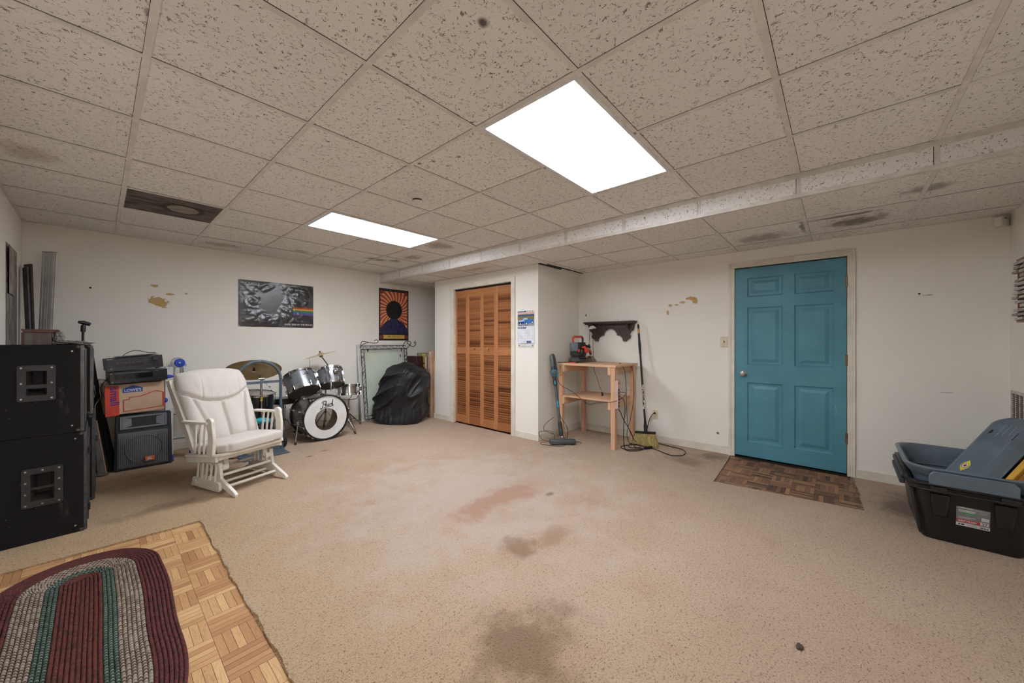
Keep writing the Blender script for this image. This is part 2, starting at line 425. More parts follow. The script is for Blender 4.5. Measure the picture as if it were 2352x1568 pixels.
# ---- ceilings
lights = [(1.350, 2.569, .808, 1.417), (1.350, 2.569, 3.246, 3.856)]
vent = (GX, GX+GP, 3.856, 4.465)
TZ = ZC+.004
def holes_grid(x0, x1, y0, y1, hol):
    xs = sorted({x0, x1} | {h[k] for h in hol for k in (0, 1)}); ys = sorted({y0, y1} | {h[k] for h in hol for k in (2, 3)})
    for a, b in zip(xs, xs[1:]):
        for c, d in zip(ys, ys[1:]):
            if not any(h[0]-1e-6 <= a and b <= h[1]+1e-6 and h[2]-1e-6 <= c and d <= h[3]+1e-6 for h in hol):
                yield a, b, c, d
w = MB()
for a, b, c, d in holes_grid(XL, XS, YN, YB, lights+[vent]): w.box((a, c, TZ), (b, d, TZ+.02))
w.box((XL, YN, ZC+.16), (XR, YB, ZC+.18))
ceil = struct(w.build('ceiling', M_TILE))
g = MB(); hw = .0122
gx = [GX+GP*n for n in range(-1, 6)]; gy = [GY+GP*n for n in range(-4, 6)]
def inside_light(x, y):
    return any(l[0]+.02 < x < l[1]-.02 and l[2]+.02 < y < l[3]-.02 for l in lights)
for x in gx:
    segs = [YN]+gy+[YB]
    for a, b in zip(segs, segs[1:]):
        if not inside_light(x, (a+b)/2): g.box((x-hw, a, ZC-.0005), (x+hw, b, TZ+.001))
for y in gy:
    for a, b in zip(gx, gx[1:]): g.box((a+hw, y-hw, ZC), (b-hw, y+hw, TZ+.001))
# wall angles
g.box((XL, YB-.02, ZC), (XS, YB, TZ+.001)); g.box((XL, YN, ZC), (XL+.022, YB, TZ+.001)); g.box((XL, YN, ZC), (XS, YN+.02, TZ+.001))
g.build('ceiling_grid', M_TEE, ceil)
# dark shadow joints between tee and tile on the two sides that show a gap
j = MB()
for y in gy:
    for a, b in zip(gx, gx[1:]): j.box((a+hw, y-hw-.0018, TZ-.0012), (b-hw, y-hw, TZ+.0005))
for x in gx[1:]:
    for a, b in zip(gy, gy[1:]):
        if not inside_light(x, (a+b)/2): j.box((x-hw-.0012, a+hw, TZ-.0012), (x-hw, b-hw, TZ+.0005))
j.build('joint', M_DARK, ceil)

# dropped ceiling along the door wall, with its tiled front face
w = MB(); w.box((XS, YN, ZS+.003), (XR, YB, ZS+.02)); low = struct(w.build('ceiling_lower', M_TILE2))
w = MB(); w.box((XS, YN, ZS+.02), (XS+.02, YB, ZC+.16)); struct(w.build('trim_1', M_TILE3))
g = MB(); lx = [3.80, 4.415]
for x in lx: g.box((x-hw, YN, ZS-.0005), (x+hw, YB, ZS+.004))
for y in gy:
    for a, b in zip([XS+.02]+lx, lx+[XR]): g.box((a+hw, y-hw, ZS), (b-hw, y+hw, ZS+.004))
g.box((XR-.02, YN, ZS), (XR, YB, ZS+.004)); g.box((XS, YB-.02, ZS), (XR, YB, ZS+.004)); g.box((XS, YN, ZS), (XR, YN+.02, ZS+.004))
g.build('ceiling_grid', M_TEE, low)
j = MB()
for y in gy:
    for a, b in zip([XS+.02]+lx, lx+[XR]): j.box((a+hw, y-hw-.0016, ZS+.0018), (b-hw, y-hw, ZS+.0035))
for x in lx: j.box((x-hw-.0014, YN, ZS+.0018), (x-hw, YB, ZS+.0035))
j.box((3.83, YC0-.07, ZS-.001), (XR, YC0-.045, ZS+.003)); j.box((XC-.0, YC0-.03, ZS-.006), (4.2, YC0, ZS+.003))
j.build('joint', M_DARK, low)
g = MB()
g.box((XS-.006, YN, ZS-.002), (XS+.024, YB, ZS+.024)); g.box((XS-.004, YN, ZC-.028), (XS+.02, YB, ZC+.003))
for y in gy: g.box((XS-.003, y-.011, ZS+.024), (XS+.005, y+.011, ZC-.028))
struct(g.build('trim_2', M_TEE2, bevel=.001))
g = MB()
for y in gy: g.box((XS-.0012, y+.011, ZS+.024), (XS+.002, y+.0135, ZC-.028))
struct(g.build('trim_3', M_DARK))

# ---- ceiling lamps
M_LFR = mat('lamp frame grey white', (228, 229, 230), .4)
M_LITS = []
for k_ in (LAMP*.98, LAMP*1.16):
    e = NT('lit acrylic'); e.b.inputs['Emission Color'].default_value = LAMP_COL; e.b.inputs['Emission Strength'].default_value = k_; M_LITS.append(e.done(L((240, 240, 238)), .4))
for i, (x0, x1, y0, y1) in enumerate(lights):
    r = thing('ceiling_light', ['large lit ceiling panel lamp in the middle of the room, nearest the viewer', 'lit ceiling panel lamp beyond the smoke detector, nearer the back wall'][i], 'lamp',
              ((x0+x1)/2, (y0+y1)/2, ZC), group='lit ceiling panels')
    X, Y = (x1-x0)/2-.0125, (y1-y0)/2-.0125
    f = MB()
    for a, b in (((-X, -Y), (X, -Y+.022)), ((-X, Y-.022), (X, Y)), ((-X, -Y+.022), (-X+.022, Y-.022)), ((X-.022, -Y+.022), (X, Y-.022))):
        f.box((a[0], a[1], -.001), (b[0], b[1], .012))
    f.build('frame', M_LFR, r, bevel=.0015)
    d = MB(); d.box((-X+.02, -Y+.02, .006), (X-.02, Y-.02, .011)); d.build('diffuser', M_LITS[i], r)
    h = MB(); h.box((-X, -Y, .0125), (X, Y, .10)); h.build('housing', M_LFR, r)

# ---- return air vent
t = NT('dusty perforated metal'); v = t.obj()
ln = t.n('VectorMath', operation='LENGTH'); t.link(v, ln.inputs[0])
ang = t.math('SINE', t.math('MULTIPLY', t.n('SeparateXYZ', i_0=v).outputs['Y'], 260))
col = t.mix(t.step(ang, -.4, .6), L((62, 55, 50)), L((138, 128, 118)))
dirt = t.step(t.noise(t.mapping(v, (3, 7, 1)), 1.2, 4, .5, 1.5), .38, .62)
col = t.mix(t.math('MULTIPLY', dirt, .75), col, L((40, 34, 30)))
ring = t.math('SUBTRACT', 1.0, t.step(t.math('ABSOLUTE', t.math('SUBTRACT', ln.outputs['Value'], .125)), .01, .035))
M_VENT = t.done(t.mix(t.math('MULTIPLY', ring, .8), col, L((34, 28, 25))), .8)
r = thing('ceiling_vent', 'dirty grey return air vent with a round plate in the ceiling', 'vent', ((vent[0]+vent[1])/2+.06, (vent[2]+vent[3])/2, ZC))
p = MB(); p.box((-GP/2+.012-.06, -GP/2+.012, .003), (GP/2-.012-.06, GP/2-.012, .012)); p.build('perforated_panel', M_VENT, r)
p = MB(); p.lathe([(0, -.004), (.098, -.003), (.104, .003), (.104, .008), (0, .008)], 40); p.build('round_plate', mat('dusty disc', (150, 142, 132), .7, rgb2=(128, 118, 108), scale=20), r)
p = MB(); q_ = GP/2-.0125; p.ring([(-q_, -q_), (q_, -q_), (q_, q_), (-q_, q_)], [(-q_+.004, -q_+.004), (q_-.004, -q_+.004), (q_-.004, q_-.004), (-q_+.004, q_-.004)], -.0005, .006, Matrix.Translation((-.06, 0, 0)))
p.build('frame', M_TEE, r)

# ---- smoke detector, motion sensor
M_WPL = mat('white plastic', (232, 226, 220), .4); M_BLK = mat('black plastic', (24, 24, 25), .45); M_CREAM = mat('almond plastic', (222, 210, 182), .4)
r = thing('smoke_detector', 'round white smoke detector on a ceiling tile', 'smoke detector', (1.671, 2.413, TZ))
p = MB(); p.lathe([(0, 0), (.078, 0), (.078, -.008), (.070, -.022), (.050, -.032), (.046, -.034)], 40); p.lathe([(.046, -.034), (.042, -.034), (.042, -.05), (0, -.05)], 40); p.build('base', M_WPL, r)
p = MB(); p.lathe([(.0425, -.036), (.0435, -.036), (.0435, -.046), (.0425, -.046)], 40); p.build('sensor_slot', M_BLK, r)
p = MB(); p.lathe([(0, -.058), (.034, -.057), (.041, -.052), (.041, -.048), (0, -.048)], 40)
for k in range(3):
    a = 2*PI*k/3+.9; p.beam((.043*math.cos(a), .043*math.sin(a), -.034), (.041*math.cos(a), .041*math.sin(a), -.05), .012, .006, (math.cos(a), math.sin(a), 0))
p.build('cap', M_WPL, r)
r = thing('motion_sensor', 'white motion sensor high in the corner right of the door', 'sensor', (XR-.03, YN+.045, 2.128), math.radians(135))
p = MB(); p.box((-.036, -.022, 0), (.036, .022, .078)); p.build('housing', M_WPL, r, bevel=.008, seg=3)
p = MB(); p.grid(12, 8, lambda u, v: Vector((-.024+.048*u, .022+.008*math.sin(PI*u)*math.sin(PI*v)**.5, .012+.036*v))); p.build('lens', mat('sensor lens', (214, 208, 202), .3), r)
p = MB(); p.box((-.010, .0215, .058), (.014, .0228, .063)); p.build('slot', M_BLK, r)
# ------------------------------------------------------------------ blue six panel door
M_BLUE = mat('teal blue door paint', (82, 142, 160), .45, rgb2=(76, 134, 152), scale=4, bump=.0002, spec=.45)
M_STEEL = mat('worn steel', (176, 172, 166), .3, 1.0, rgb2=(150, 144, 136), scale=40)
M_BRASS = mat('aged brass', (150, 128, 92), .4, 1.0, rgb2=(120, 100, 74), scale=60)
door = MB(); FZ_ = -.010
XF = XR-.003                                        # door face
ys = [DY0+.004, .029, .325, .415, .722, DY1-.004]   # stile / panel boundaries, hinge side first
zs = [.022, .178, .812, 1.000, 1.612, 1.724, 1.926, 2.032]
def rect_face(y0, y1, z0, z1): door.add([(XF, y0, z0), (XF, y1, z0), (XF, y1, z1), (XF, y0, z1)], [(0, 1, 2, 3)])
for iy in range(5):
    for iz in range(7):
        y0, y1, z0, z1 = ys[iy], ys[iy+1], zs[iz], zs[iz+1]
        if iy in (1, 3) and iz in (1, 3, 5):
            # moulded sunk frame with a raised field
            rings = [(0, 0), (.006, .0045), (.013, .0115), (.022, .0125), (.034, .0125), (.062, .004), (.0635, .0035)]
            vs = []; fs = []
            for ins, dep in rings:
                vs += [(XF+dep, y0+ins, z0+ins), (XF+dep, y1-ins, z0+ins), (XF+dep, y1-ins, z1-ins), (XF+dep, y0+ins, z1-ins)]
            for k in range(len(rings)-1):
                for q in range(4): fs.append((k*4+q, k*4+(q+1) % 4, k*4+4+(q+1) % 4, k*4+4+q))
            k = (len(rings)-1)*4; fs.append((k, k+1, k+2, k+3)); door.add(vs, fs)
        else: rect_face(y0, y1, z0, z1)
door.add([(XF, ys[0], zs[0]), (XF, ys[-1], zs[0]), (XF, ys[-1], zs[-1]), (XF, ys[0], zs[-1]),
          (XF+.04, ys[0], zs[0]), (XF+.04, ys[-1], zs[0]), (XF+.04, ys[-1], zs[-1]), (XF+.04, ys[0], zs[-1])],
         [(0, 1, 5, 4), (1, 2, 6, 5), (2, 3, 7, 6), (3, 0, 4, 7), (4, 5, 6, 7)])
bd = struct(door.build('door_1', M_BLUE, sharp=12))
k = MB(); X = zto((XF+.001, .757, .906), (-1, 0, 0))
k.lathe([(0, 0), (.032, 0), (.032, .004), (.024, .009), (.012, .012), (.011, .030), (.018, .036), (.026, .044), (.028, .054), (.024, .064), (.010, .068), (0, .068)], 28, X)
k.build('door_knob', M_STEEL, bd)
for z in (1.812, 1.076, .348):
    h = MB(); h.tube([(XF-.007, DY0+.001, z-.05), (XF-.007, DY0+.001, z+.05)], .007, 10)
    for q in (-.052, .052): h.ball((XF-.007, DY0+.001, z+q), .0055, 0, 8)
    h.box((XF-.004, DY0-.012, z-.048), (XF-.0005, DY0+.014, z+.048)); h.build('hinge', M_BRASS, bd)
d = MB(); d.box((XR+.060, DY0-.03, FZ_-.0), (XR+.098, DY1+.03, DZ+.03)); d.box((XR+.001, DY0, FZ_), (XR+.06, DY1, .004)); d.build('gap', M_DARK, bd)  # unseen dark backing added behind the door to block daylight leaking round it
# scratches on the paint
s = MB()
for (a, b) in (((.405, 1.572), (.395, 1.562)), ((.41, 1.578), (.398, 1.566)), ((.012, .60), (.025, .655))):
    s.beam((XF-.0003, a[0], a[1]), (XF-.0003, b[0], b[1]), .002, .0004, (1, 0, 0))
s.build('scratch', mat('scratch pale', (160, 190, 200), .6), bd)
c = MB()
def casing(mb, x, y0, y1, z1, w, t, sgn=-1, z0=0.0):
    """moulded door casing on a wall facing -x: two legs and a head"""
    for a, b, q0, q1 in ((y1, y1+w, z0, z1+w), (y0-w, y0, z0, z1+w), (y0, y1, z1, z1+w)):
        mb.box((x-t, a, q0), (x, b, q1))
    for a, b, q0, q1 in ((y1+w*.62, y1+w, z0, z1+w), (y0-w, y0-w*.62, z0, z1+w), (y0-w*.62, y1+w*.62, z1+w*.62, z1+w)):
        mb.box((x-t-.004, a, q0), (x-t+.001, b, q1))
    for a, b, q0, q1 in ((y1+w*.30, y1+w*.36, z0, z1+w*.36), (y0-w*.36, y0-w*.30, z0, z1+w*.36), (y0-w*.3, y1+w*.3, z1+w*.30, z1+w*.36)):
        mb.box((x-t-.002, a, q0), (x-t+.001, b, q1))
casing(c, XR, DY0, DY1, DZ, .056, .013)
struct(c.build('trim_4', M_TRIM, bevel=.0015))

# ------------------------------------------------------------------ louvered bifold closet doors
t = NT('cedar louver wood'); v = t.mapping(t.obj(), (30, 1.6, 60))
n1 = t.noise(v, 1.0, 5, .6, .7); tone = t.n('Attribute', attribute_name='tone').outputs['Fac']
col = t.ramp(tone, [(0.0, L((176, 118, 76))), (.35, L((188, 128, 82))), (.6, L((160, 102, 64))), (.8, L((142, 88, 56))), (1.0, L((112, 68, 46)))])
col = t.mix(t.math('MULTIPLY', t.step(n1, .35, .75), .5), col, L((120, 74, 46)))
t.bump(n1, .0004); M_CEDAR = t.done(col, .5, 0, .35)
M_STILE = wood('cedar stile', (190, 130, 84), (172, 112, 70), (150, 96, 60), 2, 3, .5)
M_KNOB = mat('turned wood knob', (176, 132, 84), .4)
pw = (OY1-OY0-.016)/4
ang = [math.radians(a) for a in (5, -5, 5, -5)]
rb = struct(MB().box((XC+.03, OY0+.002, OZ-.018), (XC+.07, OY1-.002, OZ-.002)).build('door_2', M_DARK))
yy = OY1-.006
for i in range(4):
    y1, y0 = yy-.001, yy-pw+.001; yy -= pw
    o = 1 if i % 2 == 0 else -1                    # leaves fold slightly in pairs
    x_l, x_r = (XC+.048, XC+.030) if i % 2 == 0 else (XC+.030, XC+.048)
    M = frame((x_l, y1, .018), (x_r-x_l, y0-y1, 0), (0, 0, 1))     # local x across, y up, z to the room
    W = math.hypot(x_r-x_l, y1-y0); H = OZ-.045; sw, th = .036, .026
    leaf = MB()
    leaf.box((0, 0, -th/2), (sw, H, th/2), 1, M); leaf.box((W-sw, 0, -th/2), (W, H, th/2), 1, M)
    rails = [(0, .115), (1.045, 1.145), (H-.105, H)]
    for a, b in rails: leaf.box((sw, a, -th/2+.002), (W-sw, b, th/2-.002), 0, M, tone=random.uniform(.05, .6))
    for a, b in ((.115, 1.045), (1.145, H-.105)):
        n = int((b-a)/.0315); p = (b-a)/n
        for q in range(n):
            z = a+p*(q+.5); tn = random.choice([.1, .2, .3, .35, .45, .55, .65, .75, .95])*random.uniform(.8, 1.05)
            S = M @ Matrix.Translation((0, z, 0)) @ Matrix.Rotation(math.radians(33), 4, 'X')
            leaf.box((sw, -.0205, -.0035), (W-sw, .0205, .0035), 0, S, tone=max(.01, tn))
    lf = leaf.build('door_leaf', [M_CEDAR, M_STILE], rb, bevel=.0008, seg=1)
    if i in (1, 2):
        kb = MB(); kb.lathe([(.010, 0), (.009, .008), (.007, .012), (.013, .020), (.0175, .027), (.016, .034), (.008, .038), (0, .038)], 20, M @ Matrix.Translation((W/2, 1.13, th/2-.002)))
        kb.build('knob', M_KNOB, lf)
c = MB(); casing(c, XC, OY0, OY1, OZ, .066, .014)
for a, b, q0, q1 in ((OY0-.001, OY0+.004, 0, OZ), (OY1-.004, OY1+.001, 0, OZ)): c.box((XC-.006, a, q0), (XC+.1, b, q1))
struct(c.build('trim_5', M_TRIM, bevel=.0015))
bk = MB(); bk.box((XC+.3, OY0-.2, 0), (XC+.31, OY1+.2, ZS-.02)); struct(bk.build('closet_dark_sheet', M_DARK))  # near-black sheet inside the closet, its colour standing for the unlit depth

# ------------------------------------------------------------------ baseboards
BH, BT = .082, .011
b = MB(); b.box((XR-BT, DY1+.056, 0), (XR, YC0, BH)); b.box((XR-BT, YN, 0), (XR, DY0-.056, BH)); struct(b.build('baseboard_right', M_TRIM, bevel=.003))
b = MB(); b.box((XC-BT, YC0, 0), (XC, OY0-.066, BH)); b.box((XC-BT, OY1+.066, 0), (XC, YC1, BH)); b.box((XC-BT, YC0-BT, 0), (XR-BT, YC0, BH)); b.box((XC-BT, YC1, 0), (XR, YC1+BT, BH))
struct(b.build('baseboard_closet', M_TRIM, bevel=.003))
b = MB(); b.box((XL, YB-BT, 0), (XR, YB, BH)); struct(b.build('baseboard_back', M_TRIM, bevel=.003))
b = MB(); b.box((XL, YN, 0), (XL+BT, YB-BT, BH)); struct(b.build('baseboard_left', M_TRIM, bevel=.003))
b = MB(); b.box((XL+BT, YN, 0), (XR-BT, YN+BT, BH)); struct(b.build('baseboard_near', M_TRIM, bevel=.003))

# ------------------------------------------------------------------ floor: finger parquet, laid carpet over it
t = NT('finger parquet'); v = t.obj(); B = .1525
sv = t.n('SeparateXYZ', i_0=t.mapping(v, (1/B, 1/B, 1), (-.17, .035, 0)))
fx, fy = t.math('FLOOR', sv.outputs[0]), t.math('FLOOR', sv.outputs[1])
rx, ry = t.math('FRACT', sv.outputs[0]), t.math('FRACT', sv.outputs[1])
chk = t.math('MODULO', t.math('ADD', t.math('ADD', fx, fy), 400), 2)
def sel(a, b):
    m = t.n('Mix', data_type='FLOAT'); t.link(chk, m.inputs[0]); t.link(a, m.inputs[2]); t.link(b, m.inputs[3]); return m.outputs[0]
u = t.math('MULTIPLY', sel(rx, ry), 5); vv = sel(ry, rx)
fi = t.math('FLOOR', u); fu = t.math('FRACT', u)
cb = t.n('CombineXYZ', i_0=fx, i_1=fy, i_2=fi)
wn = t.n('TexWhiteNoise', noise_dimensions='3D'); t.link(cb.outputs[0], wn.inputs[0])
gv = t.n('CombineXYZ'); t.link(t.math('MULTIPLY', u, 5), gv.inputs[0]); t.link(t.math('MULTIPLY', vv, 1.6), gv.inputs[1]); t.link(t.math('MULTIPLY', wn.outputs['Value'], 37), gv.inputs[2])
gr = t.noise(gv.outputs[0], 2.2, 5, .6, .5)
# the patch by the door is greyer with dirt
dirty = t.step(sv.outputs[0], 18, 24)
col = t.ramp(wn.outputs['Value'], [(0, L((216, 178, 130))), (.3, L((206, 166, 118))), (.55, L((196, 154, 108))), (.8, L((184, 140, 98))), (1, L((164, 120, 82)))])
col2 = t.ramp(wn.outputs['Value'], [(0, L((170, 128, 92))), (.3, L((150, 110, 80))), (.55, L((132, 98, 74))), (.8, L((112, 82, 64))), (1, L((84, 62, 54)))])
col = t.mix(dirty, col, col2)
col = t.mix(t.math('MULTIPLY', t.step(gr, .4, .75), .45), col, L((120, 76, 46)))
edge = t.math('MINIMUM', t.math('MINIMUM', fu, t.math('SUBTRACT', 1, fu)), t.math('MULTIPLY', t.math('MINIMUM', vv, t.math('SUBTRACT', 1, vv)), 5))
gap = t.math('SUBTRACT', 1, t.step(edge, .012, .045))
col = t.mix(t.math('MULTIPLY', gap, .7), col, L((70, 44, 28)))
sp = t.step(t.noise(v, 55, 3), .70, .76); col = t.mix(t.math('MULTIPLY', sp, .5), col, L((60, 48, 40)))
t.bump(t.math('SUBTRACT', t.math('MULTIPLY', gr, .15), gap), .0008)
M_PARQ = t.done(col, .5, 0, .3)
FZ = -.011
f = MB(); f.box((XL-.1, YN-.1, FZ-.08), (XR+.1, YB+.1, FZ)); struct(f.build('floor', M_PARQ))

def ragged(p, q, n, amp, seed):
    out = []
    for i in range(n):
        s = i/n; a = Vector(p)*(1-s)+Vector(q)*s; d = (Vector(q)-Vector(p)).normalized()
        k = noise.noise(Vector((a.x*7+seed, a.y*7, seed)))*amp+noise.noise(Vector((a.x*40+seed, a.y*40, seed)))*amp*.45
        out.append((a.x-d.y*k, a.y+d.x*k))
    return out
P = [(XR, YN), (XR, -.118)]
P += ragged((XR-.03, -.112), (3.85, -.146), 60, .014, 3) + ragged((3.826, -.143), (3.713, .815), 60, .005, 5)
P += ragged((3.708, .824), (XR-.03, .872), 40, .004, 8) + [(XR, .876), (XR, YC0), (XC+.02, YC0), (XC+.02, YC1), (XR, YC1), (XR, YB), (XL, YB), (XL, 3.345)]
P += ragged((XL+.01, 3.345), (.484, 3.300), 50, .008, 11) + ragged((.484, 3.296), (.492, YN+.02), 220, .016, 15) + [(.49, YN)]
from mathutils.geometry import tessellate_polygon
bm = bmesh.new(); vv_ = [bm.verts.new((x, y, 0)) for x, y in P]
for tri_ in tessellate_polygon([[Vector((x, y, 0)) for x, y in P]]):
    try: bm.faces.new([vv_[k] for k in tri_])
    except ValueError: pass
ex = bmesh.ops.extrude_face_region(bm, geom=list(bm.faces))
bmesh.ops.translate(bm, vec=(0, 0, FZ+.0004), verts=[e for e in ex['geom'] if isinstance(e, bmesh.types.BMVert)])
bmesh.ops.recalc_face_normals(bm, faces=bm.faces)
me = bpy.data.meshes.new('carpet'); bm.to_mesh(me); bm.free()
t = NT('worn tan carpet'); v = t.obj()
big = t.noise(v, .9, 4, .55); mid = t.noise(v, 4.5, 5, .6); nub = t.noise(v, 190, 3, .6); nap = t.noise(t.mapping(v, (1, 1.35, 1)), 84, 3, .6, .5); fine = t.noise(t.mapping(v, (1.3, 1, 1), (4, 2, 0)), 128, 2, .6, .6)
col = t.mix(t.step(big, .35, .68), L(CARPET_A), L(CARPET_B))
# yellower pile near the parquet, pinker further in
sx = t.n('SeparateXYZ', i_0=v)
yel = t.math('SUBTRACT', 1, t.step(t.math('ADD', sx.outputs[0], t.math('MULTIPLY', mid, .8)), .5, 2.0))
col = t.mix(t.math('MULTIPLY', yel, .75), col, L(CARPET_Y))
col = t.mix(t.math('MULTIPLY', t.step(mid, .52, .78), .35), col, L(CARPET_D))
col = t.mix(t.math('MULTIPLY', t.step(nub, .48, .70), .42), col, L((122, 94, 68)))
col = t.mix(t.math('MULTIPLY', t.step(nap, .575, .66), .62), col, L((92, 68, 48)))
col = t.mix(t.math('MULTIPLY', t.step(fine, .56, .66), .45), col, L((104, 78, 56)))
warp = t.math('MULTIPLY', t.math('SUBTRACT', t.noise(v, 3.6, 6, .65), .5), 2.6)
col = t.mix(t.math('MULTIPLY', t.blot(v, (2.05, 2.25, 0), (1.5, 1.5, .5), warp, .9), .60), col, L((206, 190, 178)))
for c, r, rgb, k in (((1.72, 1.43, 0), (.19, .14, .2), (136, 98, 66), .70), ((1.95, 1.35, 0), (.26, .12, .2), (150, 108, 74), .55), ((1.16, .96, 0), (.36, .30, .2), (112, 82, 52), .62),
                     ((4.2, 1.2, 0), (.42, .30, .2), (116, 84, 62), .55), ((4.1, -.42, 0), (.55, .26, .2), (94, 70, 54), .75), ((4.45, 1.0, 0), (.25, .16, .2), (104, 76, 56), .6),
                     ((2.15, 2.0, 0), (.8, .22, .2), (168, 112, 78), .6), ((1.75, 4.35, 0), (.09, .05, .2), (70, 56, 46), .75), ((1.55, 4.25, 0), (.05, .03, .2), (60, 48, 40), .7),
                     ((2.5, 1.75, 0), (.06, .035, .2), (120, 84, 62), .7), ((.25, 3.75, 0), (.4, .12, .2), (120, 96, 72), .45), ((.5, 4.55, 0), (.7, .3, .2), (126, 98, 76), .35), ((4.3, 2.2, 0), (.3, .4, .2), (132, 100, 78), .35)):
    col = t.mix(t.math('MULTIPLY', t.blot(v, c, r, warp, .8), k), col, L(rgb))
vo = t.n('TexVoronoi', feature='F1'); t.link(v, vo.inputs['Vector']); vo.inputs['Scale'].default_value = 7.5
fl = t.math('SUBTRACT', 1, t.step(t.math('ADD', vo.outputs['Distance'], t.math('MULTIPLY', nap, .03)), .03, .055))
col = t.mix(t.math('MULTIPLY', fl, .75), col, L((66, 50, 40)))
hgt = t.math('ADD', t.math('MULTIPLY', nub, .5), nap)
t.bump(hgt, .013, 1.0); t.b.inputs['Sheen Weight'].default_value = .15
M_CARPET = t.done(col, .95, 0, .1); me.materials.append(M_CARPET)
carpet = bpy.data.objects.new('carpet', me); COL.objects.link(carpet)
tag(carpet, 'worn stained tan carpet covering most of the floor, cut away around the parquet', 'carpet')

# loose fringe along the cut edges
fr = MB(); random.seed(4)
def fringe(p, q, n, inx):
    for i in range(n):
        s = random.random(); a = Vector((p[0]*(1-s)+q[0]*s, p[1]*(1-s)+q[1]*s, random.uniform(-.008, .001)))
        d = Vector((inx[0]+random.uniform(-.5, .5), inx[1]+random.uniform(-.5, .5), random.uniform(-.35, .25))).normalized()*random.uniform(.003, .010)
        fr.tube([a-d*.4, a+d*.5, a+d+Vector((random.uniform(-.003, .003), random.uniform(-.003, .003), random.uniform(-.004, 0)))], .0011, 4)
fringe((.484, 3.296), (.492, 1.3), 330, (-1, 0)); fringe((XR-.1, -.118), (3.84, -.146), 60, (0, 1)); fringe((3.713, .822), (3.825, -.143), 70, (1, 0)); fringe((XL+.02, 3.345), (.484, 3.30), 120, (0, -1))
o = fr.build('fringe', mat('carpet yarn', (176, 148, 116), .95), carpet); o['kind'] = 'stuff'
# crumbled backing at the right edge of the door patch
random.seed(9); cr = MB()
for i in range(120):
    s = random.random(); x = XR-.08-s*.78; y = -.125-.02*s+random.gauss(.012, .018)
    r = random.uniform(.002, .007); cr.ball((x, y, FZ+r*.5), (r, r*random.uniform(.6, 1.3), r*.7), 0, 6)
o = cr.build('crumbs', mat('grey carpet crumbs', (120, 110, 100), .95, rgb2=(86, 74, 64)))
tag(o, 'grey crumbs of carpet backing along the right edge of the parquet by the door', 'debris', kind='stuff')
# ------------------------------------------------------------------ braided rug
NR, RW = 21, .0148; SX, SY1, SY0 = -.058, 2.945, 1.10
def rug_path(r, k):
    """point k (0..1) on the oval at distance r from the spine; returns x, y, arc length"""
    st = SY1-SY0; Ltot = 2*st+2*PI*r; s = k*Ltot
    if s < st: return SX+r, SY0+s, s
    s2 = s-st
    if s2 < PI*r:
        a = s2/max(r, 1e-6); return SX+r*math.cos(a), SY1+r*math.sin(a), s
    s2 -= PI*r
    if s2 < st: return SX-r, SY1-s2, s
    a = (s2-st)/max(r, 1e-6); return SX-r*math.cos(a), SY0-r*math.sin(a), s
rug = MB(); NA = 420
for k in range(NR):
    prof = [(0, .000), (.18, .0065), (.5, .0092), (.82, .0065), (1, .000)]
    rows = []
    for i in range(NA):
        row = []
        for q, h in prof:
            r = max(.0005, (k+q)*RW); x, y, s = rug_path(r, i/NA)
            wob = (.006*math.sin(y*7.5+.8)-.34*max(0, 2.1-max(y, 1.6))**2)*(r/.31) if x > SX else .004*math.sin(y*6)*(r/.31)
            row.append(((x+wob, y, FZ+h+.0005+.003*max(0, noise.noise(Vector((x*5, y*5, 0))))), s))
        rows.append(row)
    vs = [c[0] for row in rows for c in row]; n = len(prof); fs = []; uvs = []
    Lt = 2*(SY1-SY0)+2*PI*(k+.5)*RW
    for i in range(NA):
        j = (i+1) % NA
        for q in range(n-1):
            fs.append((i*n+q, i*n+q+1, j*n+q+1, j*n+q))
            s0, s1 = Lt*i/NA, Lt*(i+1)/NA
            uvs.append([(s0, k+prof[q][0]), (s0, k+prof[q+1][0]), (s1, k+prof[q+1][0]), (s1, k+prof[q][0])])
    rug.add(vs, fs, 0, 0.0, uvs)
# low skirt that closes the outer edge
t = NT('braided wool'); uv = t.n('SeparateXYZ', i_0=t.n('TexCoord').outputs['UV'])
ring = t.math('FLOOR', uv.outputs[1]); fr_ = t.math('FRACT', uv.outputs[1])
band = t.math('DIVIDE', t.math('ADD', ring, .5), NR)
ph = t.math('ADD', t.math('MULTIPLY', uv.outputs[0], 1/.0185), t.math('ADD', t.math('MULTIPLY', fr_, .9), t.math('MULTIPLY', ring, .13)))
tri = t.math('FRACT', ph); strand = t.math('FRACT', t.math('MULTIPLY', ph, 3))
a_ = t.step(tri, .40, .60)
bands = lambda cs: t.ramp(band, [(0, L(cs[0])), (5/NR, L(cs[1])), (8/NR, L(cs[2])), (14/NR, L(cs[3]))], 'CONSTANT')
c1 = bands([(134, 58, 58), (40, 82, 74), (178, 166, 150), (126, 56, 60)]); c2 = bands([(92, 72, 66), (128, 140, 128), (104, 86, 76), (88, 66, 64)])
col = t.mix(a_, c1, c2)
